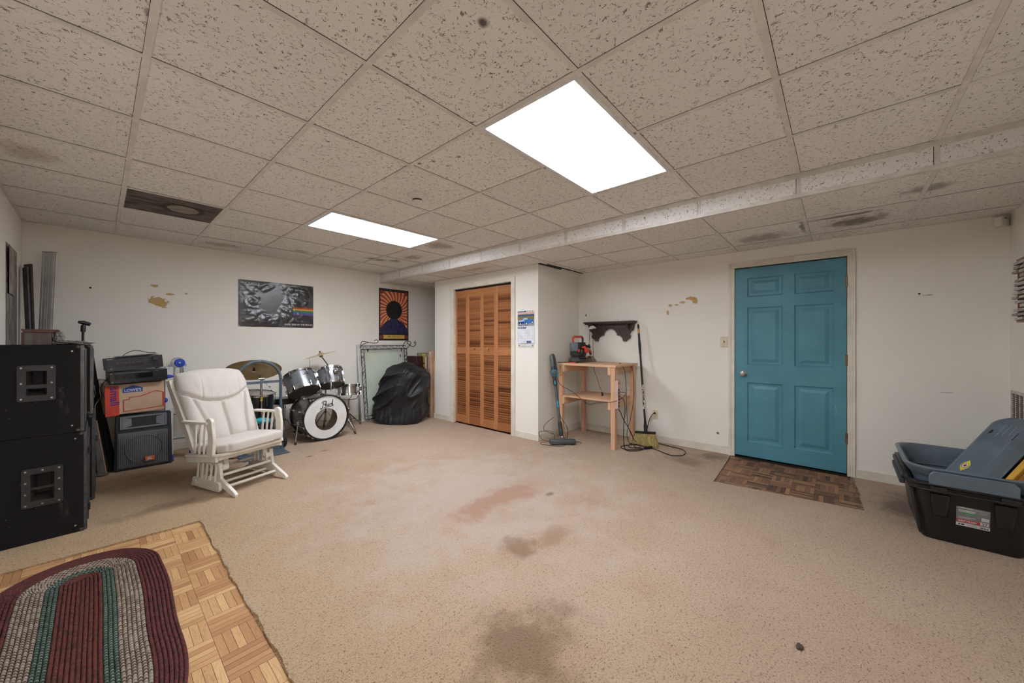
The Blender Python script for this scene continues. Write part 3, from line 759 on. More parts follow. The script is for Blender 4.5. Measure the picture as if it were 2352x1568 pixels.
# burgundy rows get dark green flecks, tan rows get dark and pale flecks
wn = t.n('TexWhiteNoise', noise_dimensions='2D'); cc = t.n('CombineXYZ', i_0=t.math('FLOOR', t.math('MULTIPLY', ph, 1)), i_1=ring); t.link(cc.outputs[0], wn.inputs[0])
col = t.mix(t.math('MULTIPLY', t.step(wn.outputs['Value'], .62, .68), .4), col, bands([(48, 54, 48), (26, 60, 54), (206, 196, 180), (46, 56, 48)]))
fz = t.noise(t.obj(), 240, 3); col = t.mix(t.math('MULTIPLY', fz, .5), col, L((70, 48, 46)))
sh = t.math('SINE', t.math('MULTIPLY', ph, 2*PI)); t.bump(t.math('ADD', t.math('MULTIPLY', sh, .5), t.math('MULTIPLY', fz, .8)), .003)
M_RUG = t.done(col, .95, 0, .1)
o = rug.build('braided_rug', M_RUG, sharp=70)
tag(o, 'oval braided rug in burgundy, tan and green lying on the parquet', 'rug')

# ------------------------------------------------------------------ posters
def poster(name, label, o, w, h, xdir, ydir=(0, 0, 1)):
    """empty whose local x runs across, y up and z out of the wall; origin at lower left"""
    r = thing(name, label, 'poster'); r.matrix_world = frame(o, xdir, ydir); return r
def crinkle(w, h, nu, nv, amp, seed, lift=.0004):
    def fn(u, v):
        e = min(u, 1-u, v, 1-v); k = min(1, e*9)
        z = noise.noise(Vector((u*3.1+seed, v*2.3, seed)))*amp*.6+abs(noise.noise(Vector((u*7+seed, v*5.3, 3))))*amp*.5+abs(noise.noise(Vector((u*17, v*13, seed))))*amp*.22
        return Vector((u*w, v*h, lift+max(0, z)*k))
    return fn
M_GLOSS = mat('black glossy print', (36, 35, 40), .30, rgb2=(30, 29, 33), scale=5, spec=1.0, bump=.0006, bscale=60)
M_PAPER = mat('paper back', (214, 210, 204), .8)
r = poster('music_poster', 'wide black glossy wrinkled poster with rainbow stripes on the back wall', (1.206, YB-.0003, 1.440), .910, .605, (1, 0, 0))
W, H = .910, .605
p = MB(); fn = crinkle(W, H, 90, 64, .034, 2.3)
p.grid(90, 64, fn)
sheet = p.build('print', M_GLOSS, r, sharp=80, normals=False)
for k, c in enumerate([(200, 82, 54), (214, 176, 70), (52, 132, 84), (62, 106, 158), (108, 72, 140)]):
    b = MB(); z0 = .265-.022*k
    b.grid(30, 4, lambda u, v: fn(.70+.2995*u, (z0+.021*v)/H)+Vector((0, 0, .0008)))
    b.build('color_stripe', mat('printed stripe', c, .3), r, normals=False)
M_WHITEINK = mat('white ink', (216, 214, 214), .4)
text('lettering', 'DARK SIDE OF THE MOON', .030, M_WHITEINK, r, Matrix.Translation((W-.022, .032, .024)), .0004, 'RIGHT', 0, .0006, 1.0)
text('lettering', 'PINK FLOYD', .030, M_WHITEINK, r, Matrix.Translation((.028, H-.052, .020)), .0004, 'LEFT', 0, .0003)
M_PIN = mat('clear pin', (170, 168, 166), .3)
for x, y in ((.010, .010), (W-.012, .010), (.010, H-.010), (W-.012, H-.01)):
    pn = MB(); pn.lathe([(0, .006), (.006, .005), (.0075, .003), (.0075, .0)], 12, Matrix.Translation((x, y, .001))); pn.build('push_pin', M_PIN, r)

# striped poster: generic stand-in, black border, swirled rays, dark disc and blue field
W, H = .572, .878
r = poster('music_poster', 'tall psychedelic poster with black border and orange rays on the back wall', (3.152, YB-.0002, 1.262), W, H, (1, 0, 0))
M_PB = mat('poster black', (24, 22, 23), .45); M_RAY = mat('poster peach', (228, 168, 112), .5, rgb2=(226, 140, 104), scale=4); M_RED = mat('poster rust', (164, 72, 52), .5)
M_NAVY = mat('poster indigo', (46, 48, 96), .5, rgb2=(28, 26, 44), scale=24); M_GOLD = mat('poster gold', (214, 176, 92), .5); M_ROSE = mat('poster rosette', (132, 54, 56), .5)
p = MB(); p.box((0, 0, 0), (W, H, .0015)); p.build('print', M_PB, r)
p = MB(); p.box((.028, .115, .001), (W-.028, H-.045, .0020)); p.build('field', M_RAY, r)
rays = MB(); cx, cy = W*.5, .50
n = 27
def clipb(x, y): return (min(max(x, .028), W-.028), min(max(y, .115), H-.045))
for k in range(n):
    a0 = 2*PI*k/n; top = []; bot = []
    for q in range(13):
        rr = .12+.46*q/12; tw = .55*(q/12)**1.2; hw_ = (PI/n)*.50
        ok = .028 <= cx+rr*math.cos(a0+tw) <= W-.028 and .115 <= cy+rr*math.sin(a0+tw) <= H-.045
        top.append(clipb(cx+rr*math.cos(a0+tw+hw_), cy+rr*math.sin(a0+tw+hw_))); bot.append(clipb(cx+rr*math.cos(a0+tw-hw_), cy+rr*math.sin(a0+tw-hw_)))
        if not ok: break
    m_ = len(top)
    vs = [(x, y, .0024) for x, y in top]+[(x, y, .0024) for x, y in bot]
    rays.add(vs, [(i, i+1, m_+i+1, m_+i) for i in range(m_-1)])
rays.build('rays', M_RED, r, normals=False)
p = MB(); p.prism([(cx+.155*math.cos(2*PI*i/48)*(1+.04*math.sin(i*2.7)), cy+.02+.160*math.sin(2*PI*i/48)*(1+.04*math.sin(i*2.3))) for i in range(48)], .0022, .0030); p.build('dark_disc', M_PB, r)
p = MB(); p.prism([(.028, .115), (W-.028, .115), (W-.028, .20), (W-.10, .30), (W*.5+.06, .37), (W*.5-.06, .37), (.12, .31), (.028, .21)], .0024, .0034); p.build('blue_field', M_NAVY, r)
p = MB(); p.prism([(.075, .030), (W-.075, .030), (W-.088, .062), (W-.075, .094), (.075, .094), (.088, .062)], .0012, .0026); p.build('banner', M_GOLD, r)
text('lettering', '* JIMI HENDRIX *', .040, mat('banner ink', (120, 84, 44), .5), r, Matrix.Translation((W/2, .050, .0030)), .0002, 'CENTER', .15, .0004)
for x, y in ((.042, .06), (W-.042, .06), (.05, H-.06), (W-.05, H-.06)):
    p = MB(); p.prism([(x+.034*math.cos(2*PI*i/24), y+.034*math.sin(2*PI*i/24)) for i in range(24)], .002, .0032); p.build('rosette', M_ROSE, r)
p = MB()
for k in range(17):
    for x in (.012, W-.012): p.box((x-.004, .14+.042*k, .001), (x+.004, .148+.042*k, .0022))
for k in range(8): p.box((.10+.052*k, H-.024, .001), (.108+.052*k, H-.016, .0022))
p.build('border_dots', mat('border dots', (206, 198, 170), .5), r)

# poster on the left wall, mostly hidden behind the cabinets
W, H = .56, .90
r = poster('wall_poster', 'faded dark collage poster on the left wall beside the corner', (XL+.002, 4.778, 1.13), W, H, (0, 1, 0))
t = NT('faded collage print'); v = t.obj()
c = t.noise(t.mapping(v, (9, 5, 1)), 1, 2, .5, 0, True); hs = t.n('HueSaturation', i_Saturation=.9, i_Value=.42); t.link(c, hs.inputs['Color'])
blk = t.step(t.noise(v, 7, 2), .42, .6); M_COLL = t.done(t.mix(blk, L((96, 88, 80)), hs.outputs[0]), .4)
p = MB(); p.grid(24, 30, crinkle(W, H, 24, 30, .012, 5.1)); p.build('print', M_COLL, r, normals=False)
p = MB(); p.box((.02, H-.40, .013), (.30, H-.02, .0138)); p.build('pale_picture', mat('pale print', (158, 148, 136), .6, rgb2=(112, 100, 90), scale=9), r)

# ------------------------------------------------------------------ wall calendar
r = poster('wall_calendar', 'wall calendar with a blue car photo on the closet wall', (XC-.0015, 3.107, 1.225), .28, .42, (0, -1, 0)); r['category'] = 'calendar'
W, H = .279, .42
p = MB()
p.grid(10, 14, lambda u, v: Vector((u*W, v*.212, .002+.004*(1-v)))); p.build('date_page', mat('calendar paper', (228, 230, 236), .6), r, solid=.0012, normals=False)
p = MB(); p.box((0, .216, .001), (W, H, .003)); p.build('picture_page', mat('calendar card', (226, 226, 230), .5), r)
pic = MB(); z = .0031
def q(mb, x0, y0, x1, y1, mi, zz): mb.add([(x0, y0, zz), (x1, y0, zz), (x1, y1, zz), (x0, y1, zz)], [(0, 1, 2, 3)], mi)
CM = [mat('sky peach', (226, 178, 160), .5), mat('far sea', (52, 86, 122), .5), mat('autumn hedge', (158, 132, 70), .5, rgb2=(62, 76, 48), scale=90), mat('road grey', (150, 150, 160), .5), mat('car blue', (36, 110, 190), .4),
      mat('car light', (190, 214, 236), .4), mat('car tyre', (30, 30, 34), .5), mat('car rim', (214, 218, 222), .4), mat('navy strip', (58, 92, 148), .5)]
q(pic, .004, .37, W-.004, .398, 0, z); q(pic, .004, .345, W-.004, .372, 1, z+.0001); q(pic, .004, .30, W-.004, .350, 2, z); q(pic, .004, .222, W-.004, .305, 3, z+.0001)
def poly(mb, pts, mi, zz): mb.add([(x, y, zz) for x, y in pts], [tuple(range(len(pts)))], mi)
poly(pic, [(.012, .270), (.02, .285), (.075, .300), (.10, .325), (.165, .327), (.18, .306), (.262, .302), (.268, .280), (.262, .262), (.16, .248), (.02, .248)], 4, z+.0003)
poly(pic, [(.014, .283), (.075, .299), (.125, .297), (.11, .285), (.03, .276)], 5, z+.0004); poly(pic, [(.09, .302), (.105, .322), (.16, .324), (.17, .306)], 5, z+.0004); poly(pic, [(.012, .272), (.105, .272), (.105, .258), (.02, .256)], 6, z+.0004)
for x, y, rr in ((.05, .248, .020), (.150, .250, .024), (.245, .266, .016)):
    poly(pic, [(x+rr*math.cos(2*PI*i/20), y+rr*math.sin(2*PI*i/20)) for i in range(20)], 6, z+.0005)
    poly(pic, [(x+rr*.62*math.cos(2*PI*i/20), y+rr*.62*math.sin(2*PI*i/20)) for i in range(20)], 7, z+.0006)
q(pic, .004, .400, .12, .413, 8, z+.0002); q(pic, .12, .400, .145, .416, 6, z+.0002)
for k in range(5): q(pic, .155+.022*k, .402, .166+.022*k, .416, 8 if k % 2 == 0 else 0, z+.0002)
pic.build('car_picture', CM, r, normals=False)
d = MB(); d.add([(.004, .190, .0052), (.145, .190, .0052), (.152, .207, .0052), (.004, .207, .0052)], [(0, 1, 2, 3)]); d.build('month_strip', CM[8], r, normals=False)
text('lettering', 'JANUARY 2018', .013, M_WHITEINK, r, Matrix.Translation((.012, .194, .0055)), .0001, 'LEFT', .2)
dm = mat('date ink', (52, 56, 72), .6); day = 1; lines = []
for row in range(5):
    for cl in range(7):
        if (row == 0 and cl < 1) or day > 31: continue
        text('date_number', str(day), .0105, dm, r, Matrix.Translation((.016+cl*.0375, .160-row*.034, .0066+.0008*row*.0)), .0001); day += 1
b = MB(); b.box((.155, .001, .0062), (.228, .032, .0070)); b.build('advert_block', mat('advert navy', (36, 48, 110), .5, rgb2=(110, 130, 180), scale=120), r)
b = MB(); b.box((.01, -.060, .0006), (W-.01, -.004, .0012)); b.build('lower_tab', mat('calendar tab', (220, 219, 214), .6), r)
b = MB(); b.ball((.03, -.03, .0014), (.007, .009, .0008)); b.ball((W-.03, -.03, .0014), (.007, .009, .0008)); b.box((.06, -.047, .0008), (.072, -.040, .0016)); b.box((W-.10, -.047, .0008), (W-.088, -.040, .0016)); b.box((.085, -.045, .0008), (W-.11, -.042, .0016))
b.build('tab_print', mat('tab print', (84, 104, 104), .6), r)

# ------------------------------------------------------------------ switch, outlet
r = thing('light_switch', 'almond light switch plate left of the blue door', 'light switch', (XR, .938, 1.244))
p = MB(); p.box((-.006, -.0355, -.058), (0, .0355, .058)); p.build('plate', M_CREAM, r, bevel=.004)
p = MB(); p.beam((-.004, 0, .002), (-.016, 0, .008), .009, .012, (0, 0, 1)); p.box((-.0065, -.005, -.012), (-.0055, .005, .012)); p.build('toggle', mat('dirty toggle', (120, 106, 84), .5), r, bevel=.001)
for z in (-.045, .045):
    p = MB(); p.lathe([(0, .0015), (.003, .001), (.0035, 0)], 10, Matrix.Translation((-.006, 0, z)) @ Matrix.Rotation(-PI/2, 4, 'Y')); p.build('screw', M_STEEL, r)
r = thing('wall_outlet', 'almond wall outlet low on the wall beside the broom', 'outlet', (XR, 1.690, .335))
p = MB(); p.box((-.006, -.0355, -.058), (0, .0355, .058)); p.build('plate', M_CREAM, r, bevel=.004)
for z in (-.021, .021):
    s = MB(); s.lathe([(0, .0015), (.015, .0015), (.0165, 0)], 18, Matrix.Translation((-.006, 0, z)) @ Matrix.Rotation(-PI/2, 4, 'Y'))
    so = s.build('socket', M_CREAM, r)
    k = MB(); k.box((-.0078, -.008, z-.005), (-.0072, -.005, z+.006)); k.box((-.0078, .005, z-.004), (-.0072, .008, z+.005)); k.ball((-.0074, 0, z-.009), (.0005, .0025, .0025), 0, 8); k.build('slot', M_DARK, so)

# ------------------------------------------------------------------ carved wall shelf
M_DKW = wood('dark stained oak', (78, 58, 52), (58, 43, 38), (46, 34, 30), 1, 3, .45, .0008)
r = thing('wall_shelf', 'dark carved wooden wall shelf with scalloped apron above the workbench', 'shelf', (XR, 2.275, 1.505))
yv = lambda f: .378-.756*f                             # left to right fraction to local y
p = MB(); M = frame((-.002, 0, 0), (0, -1, 0), (0, 0, 1))
p.box((-.358, -.010, 0), (.360, .010, .125), 0, M); p.box((-.348, -.024, 0), (.350, -.009, .105), 0, M)
p.build('ledge', M_DKW, r, bevel=.004)
# scalloped apron, half profile mirrored: x from centre, y down from the ledge
half = [(0, -.098)] + [(.098*math.sin(math.radians(a)), -.196+.098*math.cos(math.radians(a))) for a in range(12, 91, 13)]
half += [(.105, -.192)] + [(.105+.078*math.sin(math.radians(a)), -.270+.078*math.cos(math.radians(a))) for a in (10, 30, 50, 70, 90)]
half += [(.186, -.278), (.232, -.278), (.236, -.262), (.250, -.248), (.270, -.240), (.283, -.226), (.291, -.206), (.287, -.198), (.278, -.182), (.280, -.160), (.292, -.140), (.310, -.126), (.325, -.120), (.334, -.085), (.345, -.020)]
half = [(x*.97, y*.915) for x, y in half]; out = half + [(-x, y) for x, y in half[::-1][:-1]]
p = MB(); p.prism(out, .012, .034, M); p.build('apron', M_DKW, r, bevel=.004)
p = MB()
for sx in (-1, 1):
    p.tube([M @ Vector((sx*(.165+.042*math.cos(a)*(1-.25*a/6)), -.115+.042*math.sin(a)*(1-.25*a/6), .036)) for a in [i*.35 for i in range(17)]], .004, 6)
    p.tube([M @ Vector((sx*(.09+.03*math.cos(a)), -.062+.022*math.sin(a), .036)) for a in [i*.4 for i in range(12)]], .0035, 6)
p.tube([M @ Vector((x*.01, -.072+.012*math.cos(x*.8), .036)) for x in range(-7, 8)], .0035, 6)
p.build('carving', M_DKW, r)
for sx in (-1, 1):
    b = MB(); X = M @ Matrix.Translation((sx*.262, 0, 0))
    b.prism([(0, -.026), (.10, -.026), (.092, -.05), (.05, -.085), (.030, -.13), (.034, -.15), (0, -.15)], -.010, .010, X @ Matrix.Rotation(-PI/2, 4, 'Y')); b.build('bracket', M_DKW, r)

# ------------------------------------------------------------------ wall rack with tapes, wall register (near wall, right edge)
M_RACK = wood('rack wood', (168, 120, 90), (146, 100, 74), (126, 84, 62), 2, 3, .55)
RX0, RX1, RZ0, RZ1 = 3.86, 4.285, 1.383, 1.815
r = thing('tape_rack', 'wooden wall rack filled with tape cases at the right edge of the photo', 'rack', (0, YN, 0))
p = MB(); p.box((RX1-.012, 0, RZ0), (RX1, .055, RZ1)); p.box((RX0, 0, RZ0), (RX0+.012, .055, RZ1)); p.box((RX0+.012, 0, RZ0), (RX1-.012, .062, RZ0+.012)); p.box((RX0+.012, 0, RZ1-.012), (RX1-.012, .062, RZ1)); p.box((RX0+.012, 0, RZ0+.012), (RX1-.012, .006, RZ1-.012))
p.build('frame', M_RACK, r, bevel=.001)
cols_ = [RX1-.012-.1035*k for k in range(1, 5)]
p = MB()
for x in cols_[:3]: p.box((x-.0015, .006, RZ0+.012), (x+.0015, .050, RZ1-.012))
p.build('divider', M_RACK, r)
random.seed(21); TC = [mat('tape case', c, .5) for c in ((206, 200, 190), (190, 186, 178), (120, 112, 108), (150, 142, 134), (84, 96, 92), (170, 130, 104), (60, 56, 56))]
rack_group = 'tape cases in the wall rack'
nrow = 14; pz = (RZ1-RZ0-.026)/nrow
for ci in range(3):
    x1 = (cols_[ci-1] if ci else RX1-.012)-.003; x0 = cols_[ci]+.003
    for k in range(nrow):
        if (ci, k) in ((0, 10), (1, 4), (0, 3)): continue
        z = RZ0+.0135+pz*k; out_ = random.uniform(.070, .082)
        m_ = TC[random.choice([0, 0, 0, 1, 1, 2, 3, 3, 4 if ci else 1, 5])]
        o = MB().box((x0+random.uniform(0, .002), YN+.008, z), (x1, YN+out_, z+.0165+random.uniform(0, .003))).build('tape_case', m_, None, bevel=.001)
        s = MB().box((x0+.004, YN+out_-.0003, z+.003), (x1-.004, YN+out_+.0006, z+.0145)).build('spine_label', TC[random.choice([0, 1, 3])], o)
        rowname = ['bottom', 'second from bottom', 'third from bottom', 'fourth from bottom', 'fifth from bottom', 'sixth from bottom', 'seventh from bottom', 'seventh from top', 'sixth from top', 'fifth from top', 'fourth from top', 'third from top', 'second from top', 'top'][k]
        tag(o, '%s tape case in the %s column of the wall rack' % (rowname, ['leftmost', 'second', 'third'][ci]), 'tape case', rack_group)
r = thing('wall_register', 'white wall air grille with brown slots at the right edge above the totes', 'vent', (4.375, YN, .770))
p = MB(); WX, WZ = .245, .115
for a, b in (((-WX, -WZ), (WX, -WZ+.018)), ((-WX, WZ-.018), (WX, WZ)), ((-WX, -WZ+.018), (-WX+.018, WZ-.018)), ((WX-.018, -WZ+.018), (WX, WZ-.018))): p.box((a[0], 0, a[1]), (b[0], .014, b[1]))
for k in range(1, 6): x = -WX+2*WX*k/6; p.box((x-.004, 0, -WZ+.018), (x+.004, .011, WZ-.018))
p.build('frame', mat('chipped white metal', (206, 202, 194), .5, rgb2=(176, 168, 158), scale=30), r, bevel=.001)
p = MB()
for k in range(13): z = -WZ+.026+k*.0148; p.beam((-WX+.018, .004, z), (WX-.018, .004, z), .013, .004, (0, .8, 1))
p.build('slats', mat('brown dusty slats', (120, 96, 82), .7), r)
p = MB(); p.box((-WX+.01, -.0005, -WZ+.01), (WX-.01, .001, WZ-.01)); p.build('backing', M_DARK, r)
# ------------------------------------------------------------------ workbench
WA_ = ((218, 180, 146), (204, 162, 126), (184, 140, 104))
M_PINX = wood('pine along x', *WA_, 0, 3, .65); M_PINY = wood('pine along y', *WA_, 1, 3, .65); M_PINZ = wood('pine along z', (216, 174, 140), (200, 154, 120), (178, 132, 98), 2, 3, .65)
BX0, BX1, BY0, BY1, BZ = 3.985, 4.62, 1.882, 2.668, .975
r = thing('workbench', 'rough pine workbench with one shelf in the corner left of the broom', 'workbench', (BX0, BY0, 0)); o = Vector((BX0, BY0, 0))
def bx(mb, x0, x1, y0, y1, z0, z1, mi=0): mb.box((x0-o.x, y0-o.y, z0), (x1-o.x, y1-o.y, z1), mi)
tb = MB(); w3 = (BX1-BX0)/4
for k in range(4): bx(tb, BX0+w3*k+.001, BX0+w3*(k+1)-.001, BY0, BY1, BZ-.028, BZ-.001*(k % 2))
tb.build('tabletop', M_PINY, r, bevel=.002)
LT = BZ-.028; lw, ld = .050, .056
legs = [(BX0+.012, BY0+.012), (BX0+.012, BY1-lw-.012), (BX1-ld-.03, BY0+.022), (BX1-ld-.03, BY1-lw-.022)]
for x, y in legs:
    p = MB(); bx(p, x, x+ld, y, y+lw, 0, LT); p.build('leg', M_PINZ, r, bevel=.002)
for zt in (LT, .542):
    for y in (BY0+.012+lw, BY1-lw-.012-.036):
        p = MB(); bx(p, BX0+.004, BX1-.03, y, y+.036, zt-.088, zt); p.build('side_rail', M_PINX, r, bevel=.002)
p = MB(); w3 = (BX1-.05-BX0-.02)/3
for k in range(3): bx(p, BX0+.02+w3*k+.0015, BX0+.02+w3*(k+1)-.0015, BY0+.064, BY1-.064, .5425, .564)
p.build('shelf_board', M_PINY, r, bevel=.002)
# hook on the left front leg, little stains
h = MB(); hx, hy = BX0+.010, BY1-.036
h.beam((hx-o.x, hy-o.y, .895), (hx-o.x, hy-o.y, .94), .016, .006, (1, 0, 0))
h.tube([(hx-.004-o.x, hy-o.y, .895), (hx-.006-o.x, hy-.002-o.y, .86), (hx-.010-o.x, hy+.004-o.y, .842), (hx-.016-o.x, hy+.012-o.y, .848)], .0028, 8)
h.tube([(hx-.006-o.x+.006*math.cos(a), hy-.004-o.y+.011*math.sin(a), .822+.012*math.cos(a)) for a in [i*.5 for i in range(13)]], .0022, 8)
h.build('hook', mat('brass hook', (186, 150, 96), .4, .6), r)

# ------------------------------------------------------------------ power strip on the right front leg
M_CORD = mat('black cord rubber', (20, 20, 20), .5); M_PINK = mat('beige pink steel', (202, 168, 156), .45); M_REDL = mat('red switch', (196, 60, 40), .4)
sx_, sy_ = BX0+.012+.020, BY0+.012
strip = r = thing('power_strip', 'beige six outlet power strip screwed to the front leg of the workbench', 'power strip', (sx_, sy_, .475))
p = MB(); p.box((-.022, -.038, 0), (.026, -.0005, .325)); p.build('housing', M_PINK, r, bevel=.004)
for k in range(6):
    s = MB(); s.box((-.014, -.0405, .020+.037*k), (.018, -.0375, .048+.037*k)); s.build('socket', M_BLK, r, bevel=.002)
p = MB(); p.box((-.010, -.044, .285), (.012, -.037, .308)); p.build('switch', M_REDL, r, bevel=.003)

def cord(name, label, pts, rad=.0034, par=None, n=8, m=None, cat='cord'):
    b = MB(); b.tube(spline(pts, n), rad, 8); o_ = b.build(name, m or M_CORD)
    if par: adopt(o_, par); return o_
    return tag(o_, label, cat)
def plug(par, p, d, up=(0, 0, 1), s=1.0):
    b = MB(); p = Vector(p); d = Vector(d).normalized()
    b.tube([p, p+d*.010*s, p+d*.030*s, p+d*.040*s], [.009*s, .0125*s, .010*s, .005*s], 10); return b.build('plug', M_CORD, par)
# strip lead: out of the strip foot, coils on the floor, loop to the right, up to the outlet
c = cord('power_cord', 'thick black strip lead looping across the carpet past the broom to the outlet',
         [(sx_+.004, sy_-.02, .475), (4.06, 1.86, .44), (4.16, 1.87, .34), (4.28, 1.86, .22), (4.40, 1.86, .10), (4.46, 1.87, .02), (4.44, 1.80, .006), (4.30, 1.86, .006), (4.16, 1.90, .006), (4.10, 1.80, .006), (4.20, 1.70, .006),
          (4.33, 1.60, .006), (4.31, 1.52, .006), (4.26, 1.44, .006), (4.22, 1.34, .006), (4.30, 1.26, .006), (4.42, 1.26, .006), (4.53, 1.32, .006), (4.56, 1.42, .006), (4.58, 1.52, .006), (4.60, 1.62, .006), (4.61, 1.75, .03), (4.615, 1.765, .12), (4.62, 1.745, .24), (4.64, 1.715, .33), (XR-.038, 1.690, .356)], .0046, strip)
plug(c, (XR-.009, 1.690, .356), (-1, 0, 0))
c = cord('power_cord', 'thick black cord from the power strip hanging down the front leg to the floor coils',
         [(sx_+.002, sy_-.050, .62), (4.03, 1.80, .58), (4.045, 1.795, .48), (4.03, 1.80, .34), (4.02, 1.80, .20), (4.03, 1.80, .08), (4.05, 1.78, .012), (4.12, 1.70, .006), (4.24, 1.66, .006), (4.34, 1.70, .006), (4.36, 1.80, .006), (4.28, 1.86, .006), (4.20, 1.80, .009), (4.24, 1.73, .009), (4.31, 1.72, .006)], .0046, strip)
b = MB(); b.beam((4.27, 1.655, .014), (4.345, 1.61, .014), .034, .026); b.beam((4.33, 1.63, .014), (4.38, 1.62, .014), .03, .02); b.build('adapter', M_CORD, c, bevel=.005)
b = MB(); b.beam((4.262, 1.663, .012), (4.25, 1.672, .012), .012, .004); b.build('prong', M_STEEL, c)
# ------------------------------------------------------------------ desk lamp, spot cleaner, small things on the bench
M_GREY = mat('grey plastic', (124, 120, 116), .5); M_WENAM = mat('white enamel', (226, 226, 224), .35); M_STEM = mat('dark bronze stem', (84, 72, 58), .4, .6)
lampo = r = thing('desk_lamp', 'slim desk lamp with white head on two thin stems at the back of the bench', 'lamp', (4.53, 2.50, BZ))
p = MB(); p.lathe([(0, 0), (.085, 0), (.085, .008), (.078, .02), (.05, .06), (.046, .075), (0, .078)], 4, Matrix.Rotation(PI/4, 4, 'Z')); p.build('base', mat('lamp base brown', (128, 112, 98), .5), r, bevel=.004)
for dy, dz in ((.018, 0), (-.040, 0)):
    s = MB(); s.tube(spline([(.01, dy, .07), (.012, dy+.008, .20), (.01, dy+.004, .32), (.0, dy-.012, .41), (-.01, -.03+dy*.5, .452)], 6), .0032, 8); s.build('stem', M_STEM, r)
p = MB(); X = Matrix.Translation((-.015, -.035, .450)) @ Matrix.Rotation(math.radians(-12), 4, 'X')
p.lathe([(.050, -.008), (.052, 0), (.046, .006), (.036, .022), (.020, .034), (0, .037)], 24, X); p.lathe([(0, -.003), (.048, -.004), (.050, -.008)], 24, X); p.build('lamp_head', M_WENAM, r)

M_SBLK = mat('spot cleaner black', (26, 25, 28), .35); M_SRED = mat('spot cleaner red', (206, 62, 38), .35); M_TANK = None
t = NT('smoky clear tank'); t.b.inputs['Transmission Weight'].default_value = .55; t.b.inputs['IOR'].default_value = 1.3; t.b.inputs['Alpha'].default_value = 1
M_TANK = t.done(L((150, 160, 180)), .15, 0, .5)
cleaner = r = thing('spot_cleaner', 'black and red portable carpet spot cleaner on the bench', 'carpet cleaner', (4.22, 2.51, BZ), math.radians(-42.3))
# local x to the right as seen in the room, y away from the viewer, z up
p = MB()
p.prism([(-.082, -.085), (.075, -.085), (.095, -.05), (.095, .085), (-.06, .085), (-.095, .05), (-.095, -.06)], .085, .150); p.prism([(-.075, -.075), (.075, -.075), (.085, .07), (-.075, .07)], .052, .086)
p.box((-.015, -.06, .150), (.085, .08, .262)); p.build('body', M_SBLK, r, bevel=.008, seg=3)
p = MB(); p.box((-.096, -.075, .152), (-.017, .07, .258)); p.build('clean_tank', M_TANK, r, bevel=.010, seg=3)
p = MB(); p.box((-.080, -.060, .156), (-.03, .05, .205)); p.build('tank_core', mat('tank core blue grey', (86, 92, 122), .4), r, bevel=.006)
p = MB(); p.box((-.094, -.08, .148), (-.015, .07, .154)); p.build('tank_rim', M_GREY, r)
h = MB(); h.tube(spline([(-.066, 0, .252), (-.066, 0, .305), (-.058, 0, .325), (-.04, 0, .332), (.03, 0, .332), (.05, 0, .325)], 5), .0125, 12); h.build('handle', M_SRED, r)
h = MB(); h.tube(spline([(.030, .003, .336), (.050, .003, .332), (.062, .003, .315), (.064, .003, .28), (.066, .003, .255)], 5), .013, 12); h.tube([(-.05, .006, .341), (.04, .006, .341)], .007, 8); h.build('handle_grip', M_SBLK, r)
# spray head clipped on the right
p = MB(); p.tube(spline([(.02, -.10, .195), (.05, -.11, .20), (.08, -.105, .165), (.11, -.10, .150)], 6), [.012]*6+[.018]*6+[.02]*6+[.015], 12); p.ball((.085, -.09, .155), (.035, .03, .030)); p.build('trigger_body', M_SRED, r)
p = MB(); p.beam((.045, -.10, .225), (.135, -.08, .195), .03, .03); p.ball((.118, -.085, .222), .016); p.beam((.11, -.10, .165), (.142, -.10, .10), .02, .014); p.ball((.03, -.09, .14), (.03, .02, .045)); p.build('spray_head', M_SBLK, r, bevel=.004)
p = MB(); p.beam((.125, -.108, .175), (.150, -.108, .115), .016, .012); p.ball((-.012, -.088, .155), (.014, .010, .022)); p.build('trigger', M_SRED, r, bevel=.003)
hs = MB(); pts = []
for i in range(120):
    a = i/120*2.35*2*PI; rx, ry = .112-.012*(i/120), .095-.01*(i/120); pts.append((rx*math.cos(a+2.5), ry*math.sin(a+2.5), .016+.034*i/120+.004*math.sin(a)))
hs.tube(pts, [.0145+.0014*(1 if i % 2 else -1) for i in range(120)], 10); hs.build('hose', mat('ribbed grey black hose', (58, 58, 60), .4), r)
p = MB(); p.beam((.075, -.06, .062), (.150, -.055, .070), .030, .024); p.build('hose_end', M_SBLK, r, bevel=.006)
p = MB(); p.box((.082, -.078, .062), (.112, -.074, .074)); p.build('button', M_SRED, r)
b = MB(); b.prism([(0, 0), (.125, -.006), (.130, .012), (.122, .026), (.004, .024), (-.010, .012)], 0, .012, Matrix.Translation((4.01, 2.535, BZ)) @ Matrix.Rotation(math.radians(-93), 4, 'Z'))
tag(b.build('crevice_tool', M_SRED, bevel=.003), 'flat red plastic nozzle tool lying under the spot cleaner hose', 'tool')
cord('power_cord', 'black cord end lying on the left end of the bench top', [(4.01, 2.685, BZ+.004), (4.02, 2.64, BZ+.004), (4.08, 2.60, BZ+.005), (4.14, 2.585, BZ+.006)], .004, cleaner)
b = MB(); b.tube(spline([(4.25, 1.95, BZ+.004), (4.24, 1.94, BZ+.012), (4.22, 1.925, BZ+.014), (4.205, 1.92, BZ+.006)], 5), .0045, 8); b.ball((4.25, 1.953, BZ+.006), .007, 0, 8)
tag(b.build('clip', mat('orange plastic', (206, 84, 52), .4)), 'small orange clip on the right end of the bench top', 'clip')
b = MB(); b.box((4.015, 2.06, BZ), (4.045, 2.10, BZ+.003)); tag(b.build('paper_scrap', M_PAPER), 'tiny white paper scrap on the front edge of the bench top', 'scrap')

